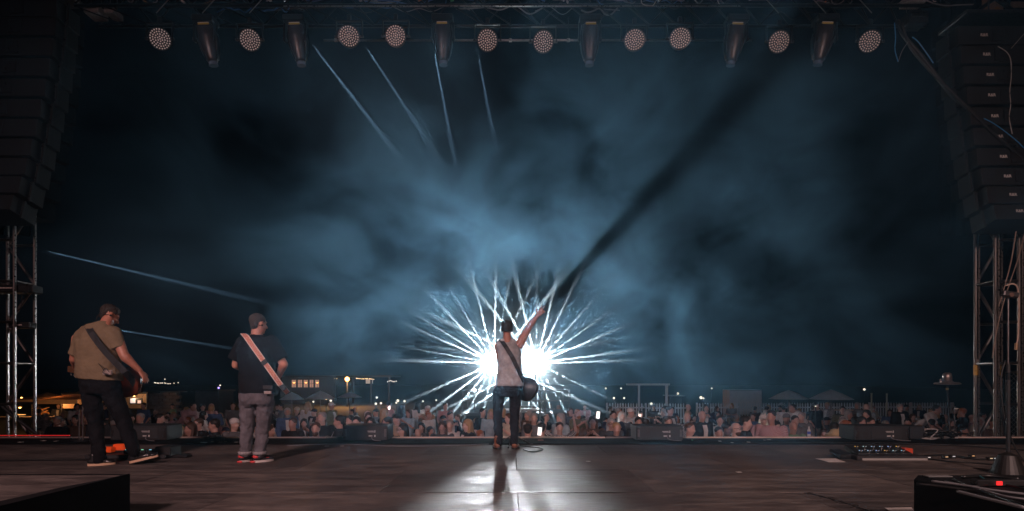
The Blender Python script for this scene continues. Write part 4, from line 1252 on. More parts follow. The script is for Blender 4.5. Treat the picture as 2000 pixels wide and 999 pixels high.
# ------------------------------------------------------------------ microphone stand at the singer
def mic_stand(name, base, h, label, tripod=False, boom=None, base_r=0.14, base_h=0.03, base_m=None):
    t = thing(name, base, label, 'microphone stand')
    if tripod:
        for k in range(3):
            a = 2 * PI * k / 3 + 0.3
            MB().tube((0, 0, .17), (.30 * math.cos(a), .30 * math.sin(a), 0.012), 0.009).ball((.30 * math.cos(a), .30 * math.sin(a), 0.014), 0.014, 1).obj('leg', STEEL, t)
    else:
        MB().lathe([(base_r, 0), (base_r, .012), (base_r * .92, .03 if base_h < .1 else .05), (base_r * .55, base_h), (.02, base_h + .03)], seg=26).obj('base', base_m or BLACK, t, smooth=False)
    MB().tube((0, 0, .02), (0, 0, h * .55), 0.014, seg=10).obj('lower_tube', BLACK, t)
    MB().tube((0, 0, h * .52), (0, 0, h * .56), 0.02, seg=10).obj('clutch', CHROME, t)
    MB().tube((0, 0, h * .5), (0, 0, h), 0.009, seg=10).obj('upper_tube', STEEL, t)
    return t
t = mic_stand('microphone_stand', (P(1002, 878, 8.35).x, 8.35, 0), 1.35, 'microphone stand between and beyond the singer legs, its tripod feet spread', tripod=True)
mc = MB().tube((0, .02, 1.35), (0, .16, 1.42), 0.016, 0.020).ball((0, .18, 1.43), 0.028, 2).obj('microphone', STEEL, t, smooth=True)

# tall stand at the right with a round heavy base
bx = P(1969, 740, 5.9).x
t = mic_stand('microphone_stand', (bx, 5.9, 0), 1.90, 'tall black microphone stand with domed base at the right edge, cable looping from its clip', base_r=.15, base_h=.20, base_m=mat('iron_base', (0.012, 0.011, 0.010), 0.5, 0.0, var=.3))
MB().tube((0, 0, .2), (0, 0, 1.15), 0.020, seg=10).obj('sleeve', BLACK, t)
MB().box((0, -.02, 1.88), (.16, .06, .06), rot=Euler((0, .15, 0)), bevel=.01).obj('clip', STEEL, t)
MB().tube((-.01, -.06, 1.87), (-.01, .02, 1.87), 0.022, seg=12).obj('clip_knob', mat('copper_knob', (.4, .25, .2), .3, .8), t)
MB().path(curve_pts([(-.05, -.02, 1.97), (.02, -.04, 1.985), (.065, -.04, 1.93), (.085, -.03, 1.75), (.08, -.03, 1.55), (.075, -.03, 1.42), (.06, -.03, 1.36)], 28), 0.0075, 6).obj('cable', MATS['brown_cable_skin'], t, smooth=True)
MB().tube((.055, -.03, 1.30), (.06, -.03, 1.37), 0.016, seg=10).obj('plug', mat('brass_plug', (.45, .30, .18), .35, .8), t)
MB().path(curve_pts([(0.0, .03, 1.2), (-.05, .03, 1.0), (-.04, .02, .7), (.02, .02, .45), (.12, .0, .2), (.22, -.05, 0.05), (.3, -.12, .012)], 28), 0.008, 6).obj('cable', RUBBER, t, smooth=True)

# bell-topped lamp head on a thin pole beyond the right lip
d = 10.1
t = thing('heat_lamp', (P(1862, 740, d).x, d, GROUND_Z), 'bell-topped metal lamp head on a thin black pole near the right tower', 'heater')
hz_ = lambda py: CAM_Z + (740 - py) * d / FPX - GROUND_Z
tipx = P(1850, 740, d).x - P(1862, 740, d).x
MB().tube((0.02, 0, 0), (tipx, 0, hz_(754)), 0.022, 0.017, seg=12).obj('pole', BLACK, t, smooth=True)
MB().tube((tipx * .98, 0, hz_(762)), (tipx, 0, hz_(758)), 0.024, seg=12).obj('collar', mat('brass', (.55, .42, .2), .3, 1.0), t)
HM = mat('bell_metal', (0.42, 0.34, 0.31), 0.38, 0.9, var=.25)
MB().lathe([(0.09, 0.0), (0.195, 0.008), (0.20, 0.028), (0.17, 0.045), (0.10, 0.052), (0.09, 0.06)], (tipx, 0, hz_(752)), 28).obj('brim', HM, t, smooth=False)
MB().lathe([(0.075, 0.0), (0.072, 0.10), (0.062, 0.15), (0.03, 0.165)], (tipx, 0, hz_(752) + .055), 24).obj('bell', HM, t, smooth=True)
MB().tube((tipx - .12, 0, hz_(752) + .05), (tipx - .13, 0, hz_(752) + .09), .014).ball((tipx - .13, 0, hz_(752) + .10), .018, 2).obj('knob', CHROME, t)
MB().box((tipx + .21, 0, hz_(752) + .025), (.06, .03, .02)).obj('latch', CHROME, t)
t = thing('clip_pole', (P(1864, 740, d + .1).x, d + .1, GROUND_Z), 'thin grey pole with a pale clip beside the bell-topped lamp', 'pole')
MB().tube((0, 0, 0), (0, 0, hz_(796)), 0.010).obj('pole', STEEL, t)
MB().box((.03, 0, hz_(799)), (.07, .02, .02)).obj('clip', TAPE_W, t)
# stands in front of the left tower and behind the olive guitarist
for (px, top, d_, lab) in ((162, 770, 8.9, 'thin black stand behind the olive-shirted guitarist'), (155, 800, 9.0, 'shorter grey stand next to the thin black one')):
    t = thing('cymbal_stand', (P(px, 740, d_).x, d_, 0), lab, 'stand')
    z = 1 + (740 - top) * d_ / FPX
    MB().tube((0, 0, .012), (0, 0, z), .011).obj('tube', STEEL, t)
    MB().ball((0, 0, z), .016, 1).obj('tip', CHROME, t)
    MB().lathe([(.12, 0.012), (.11, .024), (.02, .03)], seg=18).obj('base', BLACK, t)

# ------------------------------------------------------------------ pedalboards
def led(parent, loc, col, s=(.012, .012, .006), strength=2.0):
    nm = 'led_%d_%d_%d' % tuple(int(c * 9) for c in col)
    return MB().box((0, 0, 0), s).obj('indicator', mat(nm, (.1, .1, .1), .4, emit=col, estr=strength), parent, loc=loc)
dR = 7.35
xl, xr = P(1668, 740, 7.0).x, P(1790, 740, 7.0).x
t = thing('pedalboard', ((xl + xr) / 2, 6.95, 0), 'black multi-button pedalboard with pale front edge and tiny lit displays at the right', 'pedalboard')
wb_ = xr - xl
MB().box((0.0, .12, .03), (wb_ * 1.12, .42, .05), bevel=.008).obj('board', CASE, t)
MB().box((0.02, -.095, .018), (wb_ * 1.02, .012, .026)).obj('front_edge', mat('edge_pale', (.42, .40, .38), .45, .4), t)
MB().box((-.03, .15, .085), (wb_ * .88, .30, .055), rot=Euler((R(14), 0, 0)), bevel=.008).obj('controller', BLACK, t)
cols_ = [(.45, .75, 1), (1, .55, .1), (.5, .8, 1), (.6, .9, .9), (.4, .6, 1)]
for r_ in range(2):
    for k in range(6):
        x = -.30 + k * .105 + r_ * .03
        MB().tube((x, .05 + r_ * .14, .095 + r_ * .033), (x, .05 + r_ * .14, .112 + r_ * .033), .011, seg=10).obj('footswitch', CHROME, t)
        led(t, (x + .02, .09 + r_ * .14, .103 + r_ * .034), cols_[(k * 2 + r_) % 5], (.045, .004, .006), 0.7)
MB().box((.42, .05, .09), (.10, .13, .07), bevel=.008).obj('red_pedal', mat('red_pedal_paint', (.55, .07, .03), .4), t, loc=(-.08, .12, 0))
MB().box((.30, .24, .085), (.15, .12, .07), bevel=.008).obj('orange_pedal', mat('orange_pedal_paint', (.75, .16, .05), .4), t)
MB().box((-.50, .15, .055), (.14, .26, .05), rot=Euler((R(10), 0, 0)), bevel=.01).obj('expression_pedal', BLACK, t)
SB = iter(['lit black box touching the right end of the pedalboard', 'black box with a red light right of the pedalboard', 'black box with a whitish light, third from the pedalboard', 'black box with an amber light left of the pale one',
    'black box with a pale light near the middle of the cable', 'black box with an amber light left of the mic stand', 'black box with a warm light just left of the mic stand tube', 'black box with a white light nearest the mic stand'])
for (px, py, c) in ((1773, 891, (1, .5, .3)), (1783, 891, (1, .05, .05)), (1812, 893, (.9, .75, .7)), (1846, 892, (1, .6, .3)), (1860, 891, (.9, .8, .8)), (1898, 890, (1, .5, .2)), (1933, 895, (1, .7, .4)), (1941, 895, (.9, .9, .9))):
    d = FPX / (py + 5 - 740)
    o = MB().box((0, 0, 0.022), (.07, .05, .04), bevel=.006).obj('small_pedal', BLACK, loc=((px - 1000) * d / FPX, d, 0))
    tag(o, next(SB), 'pedal', 'small lit boxes right of the pedalboard')
    led(o, (0, -.027, .03), c, (.03, .004, .008), 0.8)
def paper(cs, label):
    m = MB()
    vs = []
    for (px, py) in cs:
        d = FPX / (py - 740)
        vs.append(Vector(((px - 1000) * d / FPX, d, 0.006)))
    lo = [m.bm.verts.new(v) for v in vs]; hi = [m.bm.verts.new(v + Vector((0, 0, .0012 + .004 * (i % 2)))) for i, v in enumerate(vs)]
    m.bm.faces.new(lo[::-1]); m.bm.faces.new(hi)
    for i in range(4):
        m.bm.faces.new((lo[i], lo[(i + 1) % 4], hi[(i + 1) % 4], hi[i]))
    return tag(m.obj('paper_sheet', mat('paper', (.55, .50, .47), .8, var=.1, nscale=12)), label, 'paper')
paper([(1592, 897), (1632, 897.5), (1652, 904), (1618, 904)], 'white set list sheet lying left of the right pedalboard')
paper([(1728, 994), (1780, 994), (1790, 1006), (1745, 1006)], 'white sheet half under the black riser at the bottom right')
# left pedals behind the olive-shirted guitarist
d = 7.15
t = thing('pedalboard', (P(262, 740, d).x, d - .1, 0), 'black pedalboard with a bright orange pedal behind the olive guitarist feet', 'pedalboard')
MB().box((0, .1, .03), (1.0, .36, .05), bevel=.008).obj('board', CASE, t)
OR_ = mat('orange_pedal_paint', (.75, .16, .05), .4)
MB().box((-.30, .06, .105), (.13, .10, .07), bevel=.012).obj('orange_pedal', mat('glowing_orange_paint', (.9, .10, .02), .4, emit=(1, .12, .02), estr=.10), t)  # a faint glow is put into the pedal paint
MB().box((-.20, .16, .125), (.17, .10, .08), bevel=.012).obj('orange_pedal', MATS['glowing_orange_paint'], t)
for k in range(5):
    MB().box((-.05 + k * .10, .08, .08), (.075, .11, .05), bevel=.006).obj('pedal', BLACK, t)
    led(t, (-.05 + k * .10, .03, .107), [(.2, .9, .9), (.7, .9, .9), (.3, 1, .6), (.3, .8, 1), (.8, .8, .8)][k], (.03, .004, .006), .9)
MB().box((.42, .12, .085), (.20, .24, .12), bevel=.01).obj('amp_box', BLACK, t)
MB().box((.58, .10, .02), (.26, .12, .03), bevel=.012).obj('expression_pedal', BLACK, t)

# ------------------------------------------------------------------ risers in the bottom corners
RISER = mat('black_riser_skirt', (0.006, 0.006, 0.007), 0.95, var=.3, nscale=6, spec=.15)
z1 = 0.30
t = thing('drum_riser', (0, 0, 0), 'low riser with worn plywood top and black skirt at the bottom left', 'riser')
def top_pt(px, py, z=z1):
    d = FPX * (CAM_Z - z) / (py - 740)
    return Vector(((px - 1000) * d / FPX, d, z))
A = top_pt(249, 928); A2 = A + Vector((-3.2, 0.0, 0)); 
dirn = Vector((-.97, -.33, 0))
B = top_pt(0, 942)
m = MB()
c1 = top_pt(249, 928)
yb, yf = c1.y, c1.y - 0.10
m.box(((c1.x - 4.2 / 2), yb - 1.1, z1 - .02), (4.2, 2.2, .04), bevel=.003)
# the downstage right corner carries a black skirt that is cut back at a slant
top = m.obj('riser_top', DECK, t)
sk = MB()
prof = [(c1.x + .01, yb + .012), (c1.x + .01, yb - 2.2), (c1.x - .02, yb - 2.2), (c1.x - .02, yb - .02), (c1.x - 4.2, yb - .02), (c1.x - 4.2, yb + .012)]
lo = [sk.bm.verts.new((x, y, .004)) for x, y in prof]; hi = [sk.bm.verts.new((x, y, z1 + .004)) for x, y in prof]
for i in range(6):
    sk.bm.faces.new((lo[i], lo[(i + 1) % 6], hi[(i + 1) % 6], hi[i]))
sk.bm.faces.new(lo[::-1]); sk.bm.faces.new(hi)
sk.obj('skirt', RISER, t)
# black cloth thrown over the riser: its slanting edge leaves a wedge of bare plywood
cl = MB()
q1, q2, q3 = top_pt(247, 931), top_pt(-40, 985), Vector((c1.x + .0, yb - 2.25, z1))
pts2 = [Vector((c1.x + .012, yb + .004, z1 + .008)), top_pt(195, 938, z1 + .008), top_pt(120, 952, z1 + .008), top_pt(60, 966, z1 + .008), top_pt(-60, 992, z1 + .008), Vector((c1.x - 3.4, yb - 2.2, z1 + .008)), Vector((c1.x + .012, yb - 2.2, z1 + .008))]
lo = [cl.bm.verts.new(p - Vector((0, 0, .005))) for p in pts2]; hi = [cl.bm.verts.new(p) for p in pts2]
n_ = len(pts2)
for i in range(n_):
    cl.bm.faces.new((lo[i], lo[(i + 1) % n_], hi[(i + 1) % n_], hi[i]))
cl.bm.faces.new(lo[::-1]); cl.bm.faces.new(hi)
tag(cl.obj('black_drape', RISER), 'black cloth spread over the near part of the left riser', 'cloth')
z2 = 0.34
c2 = top_pt(1779, 927, z2)
t = thing('stage_riser', (c2.x, c2.y, 0), 'black carpeted riser with cables on top at the bottom right', 'riser')
m = MB()
m.box((1.5, -1.2, z2 / 2 + .002), (3.0, 2.4, z2 - .004), bevel=.03)
m.obj('riser_body', RISER, t)
for i, (ctrl, r_, m_) in enumerate([
    ([(1790, 945), (1850, 952), (1920, 962), (1990, 985), (2040, 1000)], .010, cab_cols[0]),
    ([(1820, 940), (1880, 948), (1940, 958), (2020, 968)], .008, cab_cols[1]),
    ([(1860, 935), (1900, 950), (1950, 946), (2010, 957)], .007, cab_cols[0]),
    ([(1845, 941), (1905, 953), (1965, 970), (2030, 978)], .006, cab_cols[1]),
    ([(1910, 928), (1930, 940), (1960, 938), (1990, 944)], .006, mat('teal_cable', (.03, .14, .16), .4)),
    ([(1870, 960), (1930, 975), (2000, 992)], .009, cab_cols[1]),
    ([(1880, 932), (1930, 930), (1990, 936)], .012, cab_cols[0])]):
    pts = [top_pt(px, py, z2 + .012) for px, py in ctrl]
    o = MB().path(curve_pts(pts, 24), r_, 6).obj('riser_cable', m_, smooth=True)
    tag(o, ['thick black cable along the near edge of the right riser', 'grey cable running across the top of the right riser', 'black cable looping behind the red light on the riser',
            'thin grey cable beside the red light on the riser', 'teal cable curled near the mic stand base', 'grey cable at the lower right corner of the riser', 'short black cable at the far edge of the right riser'][i], 'cable')
rp = top_pt(1949, 950, z2)
t = thing('power_strip', rp, 'black power strip with a glowing red switch on the right riser', 'power strip')
MB().box((0, 0, .022), (.30, .06, .038), bevel=.006).obj('housing', BLACK, t)
MB().box((-.02, -.034, .024), (.032, .008, .024)).obj('red_switch', mat('red_glow', (.3, .01, .01), .4, emit=(1, .03, .03), estr=1.1), t)
tag(MB().box((.0, 0, .006), (.16, .05, .006)).obj('tape_piece', mat('grey_tape', (.16, .16, .16), .5), loc=top_pt(1832, 932, z2)), 'strip of grey tape on the far edge of the right riser', 'tape')
# ------------------------------------------------------------------ the audience
def crowd_templates():
    """bodies face -Y (towards the stage); root at the feet"""
    T_ = {}
    def limb(mb, pts, rs):
        for i in range(len(pts) - 1):
            mb.capsule(pts[i], pts[i + 1], rs[i], rs[i + 1], 8)
    poses = {
        'stand': dict(hip=.92, sh=1.44, hd=1.62, arms=[((-.20, 0, 1.42), (-.25, .02, 1.14), (-.20, -.12, .95)), ((.20, 0, 1.42), (.25, .02, 1.14), (.20, -.12, .95))], lean=0),
        'raise': dict(hip=.92, sh=1.44, hd=1.62, arms=[((-.20, 0, 1.42), (-.27, -.10, 1.18), (-.10, -.28, 1.36)), ((.20, 0, 1.42), (.27, -.10, 1.18), (.07, -.28, 1.38))], lean=0),
        'up': dict(hip=.92, sh=1.44, hd=1.62, arms=[((-.20, 0, 1.42), (-.34, -.05, 1.55), (-.30, -.10, 1.80)), ((.20, 0, 1.42), (.34, -.05, 1.55), (.30, -.10, 1.80))], lean=0),
        'sit': dict(hip=.48, sh=1.02, hd=1.21, arms=[((-.20, 0, 1.0), (-.26, -.06, .76), (-.10, -.28, .74)), ((.20, 0, 1.0), (.26, -.06, .76), (.10, -.28, .74))], lean=0),
        'bend': dict(hip=.90, sh=1.30, hd=1.40, arms=[((-.20, -.28, 1.24), (-.22, -.40, .98), (-.12, -.55, .86)), ((.20, -.28, 1.24), (.22, -.40, .98), (.12, -.55, .86))], lean=-.34),
    }
    for nm, p in poses.items():
        ln = p['lean']
        hd = Vector((0, ln * 1.35 - .01, p['hd'])); sh = Vector((0, ln, p['sh'])); hip = Vector((0, 0, p['hip']))
        b = MB()
        head(b, hd, (0, -.05 + ln * .6, 1), (0, -1, -.08 + ln * .4), 1.0)
        b.capsule(sh + Vector((0, .01, .0)), hd + Vector((0, .02, -.05)), .062, .055, 10)
        b.loft([(hip, .14, .10, None), (hip.lerp(sh, .5), .13, .10, None), (sh + Vector((0, 0, -.10)), .17, .11, None), (sh, .12, .08, None)], 12)
        for a in p['arms']:
            limb(b, a, (.055, .042, .028))
            w_ = Vector(a[2]); dd = (w_ - Vector(a[1])).normalized()
            hand(b, w_, dd, (0, -1, .3), curl=.35, s=1.0)
        if nm == 'sit':
            for s in (-1, 1):
                limb(b, [(s * .10, -.02, .50), (s * .13, -.44, .50), (s * .13, -.42, .08)], (.09, .065, .045))
        else:
            for s in (-1, 1):
                limb(b, [(s * .09, 0, .90), (s * .11, -.02, .48), (s * .12, 0, .06)], (.09, .06, .042))
        for s in (-1, 1):
            fy = -.45 if nm == 'sit' else -.03
            b.ball((s * .125, fy - .05, .04), 1, 2, (.045, .12, .038))
        body_me = b.blob('body', None, voxel=.018, smooth=3, link_it=False)
        sh_m = MB()
        sh_m.loft([(hip + Vector((0, 0, -.04)), .175, .125, None), (hip.lerp(sh, .5), .172, .13, None), (sh + Vector((0, 0, -.14)), .205, .14, None), (sh + Vector((0, .0, -.02)), .19, .105, None), (sh + Vector((0, 0, .035)), .085, .075, None)], 14)
        for a in p['arms']:
            A, B, C = map(Vector, a)
            sh_m.capsule(A, A.lerp(B, .8), .074, .062, 9)
        shirt_short = sh_m.blob('shirt', None, voxel=.022, smooth=3, wrinkle=.02, wscale=.1, link_it=False)
        jk = MB()
        jk.loft([(hip + Vector((0, 0, -.10)), .20, .135, None), (hip.lerp(sh, .5), .188, .14, None), (sh + Vector((0, 0, -.14)), .215, .145, None), (sh + Vector((0, .0, -.02)), .20, .11, None), (sh + Vector((0, .02, .05)), .09, .075, None)], 14)
        for a in p['arms']:
            A, B, C = map(Vector, a)
            jk.capsule(A, B, .078, .060, 9); jk.capsule(B, B.lerp(C, .86), .058, .045, 9)
        jacket = jk.blob('jacket', None, voxel=.022, smooth=3, wrinkle=.02, wscale=.1, link_it=False)
        ts = MB()
        if nm == 'sit':
            for s in (-1, 1):
                limb(ts, [(s * .10, .02, .50), (s * .13, -.44, .51), (s * .13, -.42, .12)], (.115, .085, .065))
            ts.ball((0, .02, .50), 1, 2, (.18, .14, .12))
        else:
            ts.loft([(Vector((0, 0, .80)), .17, .115, None), (Vector((0, 0, .95)), .175, .125, None)], 12)
            for s in (-1, 1):
                limb(ts, [(s * .09, 0, .86), (s * .11, -.02, .48), (s * .12, 0, .10)], (.098, .075, .062))
        trousers = ts.blob('trousers', None, voxel=.024, smooth=2, link_it=False)
        hc = hd + Vector((0, 0, 0))
        hs_, hl_ = MB(), MB()
        hs_.ball(hc + Vector((0, .022, .05)), 1, 3, (.086, .098, .082)); hs_.ball(hc + Vector((0, .06, .0)), 1, 2, (.074, .05, .065))
        short = hs_.blob('hair', None, voxel=.018, smooth=1, wrinkle=.015, wscale=.03, link_it=False)
        hl_.ball(hc + Vector((0, .025, .045)), 1, 3, (.093, .105, .09))
        for s in (-1, 1):
            hl_.capsule(hc + Vector((s * .075, .03, .0)), hc + Vector((s * .085, -.01, -.21)), .034, .036, 9)
        hl_.capsule(hc + Vector((0, .07, 0)), hc + Vector((0, .09, -.22)), .07, .06, 9)
        long_ = hl_.blob('hair', None, voxel=.018, smooth=2, wrinkle=.02, wscale=.04, link_it=False)
        cp_ = MB()
        cp_.ball(hc + Vector((0, .015, .055)), 1, 3, (.092, .102, .078)); cp_.ball(hc + Vector((0, -.10, .045)), 1, 2, (.066, .070, .010))
        cap_ = cp_.blob('cap', None, voxel=.016, smooth=1, link_it=False)
        bd = MB(); bd.ball(hc + Vector((0, -.045, -.085)), 1, 2, (.062, .062, .052)); bd.ball(hc + Vector((0, -.06, -.115)), 1, 2, (.04, .04, .035))
        beard = bd.blob('beard', None, voxel=.018, smooth=1, wrinkle=.01, wscale=.03, link_it=False)
        gl = MB()
        for s in (-1, 1):
            c_ = hc + Vector((s * .036, -.100, .008))
            gl.path([c_ + Vector((.030 * math.cos(a), 0, .021 * math.sin(a))) for a in np.linspace(0, 2 * PI, 11)], .0045, 4)
            gl.tube(c_ + Vector((s * .03, 0, .008)), hc + Vector((s * .082, 0, .008)), .004, seg=4)
        glasses = gl.mesh('glasses')
        for me in (body_me, shirt_short, jacket, trousers, short, long_, cap_, beard, glasses):
            me.materials.append(SKIN)
        # collared shirt front seen in an open jacket
        cf = MB(); f0 = hip.lerp(sh, .15); 
        vs = [cf.bm.verts.new(v) for v in ((-.055, sh.y - .105, sh.z - .01), (.055, sh.y - .105, sh.z - .01), (.05, sh.y - .158, sh.z - .13), (.028, f0.y - .155, f0.z), (-.028, f0.y - .155, f0.z), (-.05, sh.y - .158, sh.z - .13),
                                            (-.055, sh.y - .05, sh.z - .01), (.055, sh.y - .05, sh.z - .01), (.028, f0.y - .1, f0.z), (-.028, f0.y - .1, f0.z))]
        bmesh.ops.convex_hull(cf.bm, input=vs)
        front = cf.mesh('shirt_front'); front.materials.append(SKIN)
        T_[nm] = dict(body=body_me, shirt=shirt_short, jacket=jacket, trousers=trousers, short=short, long=long_, cap=cap_, beard=beard, glasses=glasses, front=front, hd=p['hd'], hy=hd.y)
    return T_
CT = crowd_templates()
CLOTH = {
    'black': (.012, .012, .014), 'navy': (.018, .022, .045), 'grey': (.14, .14, .15), 'dark grey': (.05, .05, .055), 'white': (.62, .58, .57), 'pale blue': (.33, .43, .50),
    'pink': (.52, .30, .32), 'green': (.20, .32, .20), 'tan': (.38, .26, .18), 'brown': (.12, .07, .05), 'red checked': (.34, .13, .14), 'blue': (.07, .12, .24), 'cream': (.55, .47, .38),
    'olive': (.12, .11, .06), 'patterned': (.25, .22, .24)}
def cloth_mat(c):
    if c in ('red checked', 'patterned'):
        nm = 'cloth_' + c.replace(' ', '_')
        if nm in MATS: return MATS[nm]
        m = mat(nm, CLOTH[c], .85)
        nt = m.node_tree; b = nt.nodes['Principled BSDF']
        tc = nt.nodes.new('ShaderNodeTexCoord'); ck = nt.nodes.new('ShaderNodeTexChecker'); ck.inputs['Scale'].default_value = 48 if c == 'red checked' else 40
        ck.inputs['Color1'].default_value = (.34, .13, .15, 1) if c == 'red checked' else (.5, .46, .46, 1)
        ck.inputs['Color2'].default_value = (.55, .38, .38, 1) if c == 'red checked' else (.03, .03, .04, 1)
        nt.links.new(tc.outputs['Object'], ck.inputs[0]); nt.links.new(ck.outputs[0], b.inputs['Base Color'])
        return m
    return mat('cloth_' + c.replace(' ', '_'), CLOTH[c], .88, var=.2, nscale=9, bump=.2, bscale=30)
HAIRC = {'dark': (.015, .011, .009), 'brown': (.07, .035, .02), 'grey': (.30, .28, .27), 'blond': (.38, .24, .12), 'red': (.30, .09, .03), 'white': (.55, .52, .50)}
SKINC = [mat('skin_a', (.50, .29, .235), .5, var=.1), mat('skin_b', (.42, .22, .165), .5, var=.1), mat('skin_c', (.58, .37, .31), .5, var=.1), mat('skin_d', (.30, .13, .08), .5, var=.1)]
TROUS = [mat('trousers_dark', (.02, .02, .03), .85), mat('trousers_blue', (.05, .07, .12), .85), mat('trousers_tan', (.25, .19, .13), .85)]
rc = random.Random(77)
USED = set()
def person(px, py, pose, label, shirt='black', top='shirt', hair='short', hcol='dark', skin=None, yaw=0, d=None, beard=False, glasses=False, group='audience in front of the stage', s=None):
    """head centre seen at (px, py)"""
    T0 = CT[pose]
    if s is None:
        s = rc.uniform(.95, 1.04)
    if d is None:
        d = FPX * (CAM_Z - (GROUND_Z + T0['hd'] * s)) / (py - 740)
    else:
        zt = CAM_Z + (740 - py) * d / FPX
        s = max(.84, min(1.16, (zt - GROUND_Z) / T0['hd']))
    x = (px - 1000) * d / FPX
    assert label not in USED, label
    USED.add(label)
    t = thing('person', (x, d, GROUND_Z), label, 'person', group, rz=R(yaw))
    t.scale = (s, s, s)
    sk = SKINC[skin if skin is not None else rc.choice([0, 0, 1, 2])]
    link('body', T0['body'], t, m=sk)
    link(top, T0[top], t, m=cloth_mat(shirt))
    if top == 'jacket':
        link('shirt_front', T0['front'], t, m=cloth_mat('white' if shirt != 'white' else 'pale blue'))
    link('trousers', T0['trousers'], t, m=rc.choice(TROUS))
    if hair in ('short', 'long'):
        link('hair', T0[hair], t, m=mat('crowd_hair_' + hcol, HAIRC[hcol], .6))
    elif hair == 'cap':
        link('cap', T0['cap'], t, m=cloth_mat(hcol))
    if beard:
        link('beard', T0['beard'], t, m=mat('crowd_hair_' + beard, HAIRC[beard], .7))
    if glasses:
        link('glasses', T0['glasses'], t, m=BLACK)
    return t, d, s
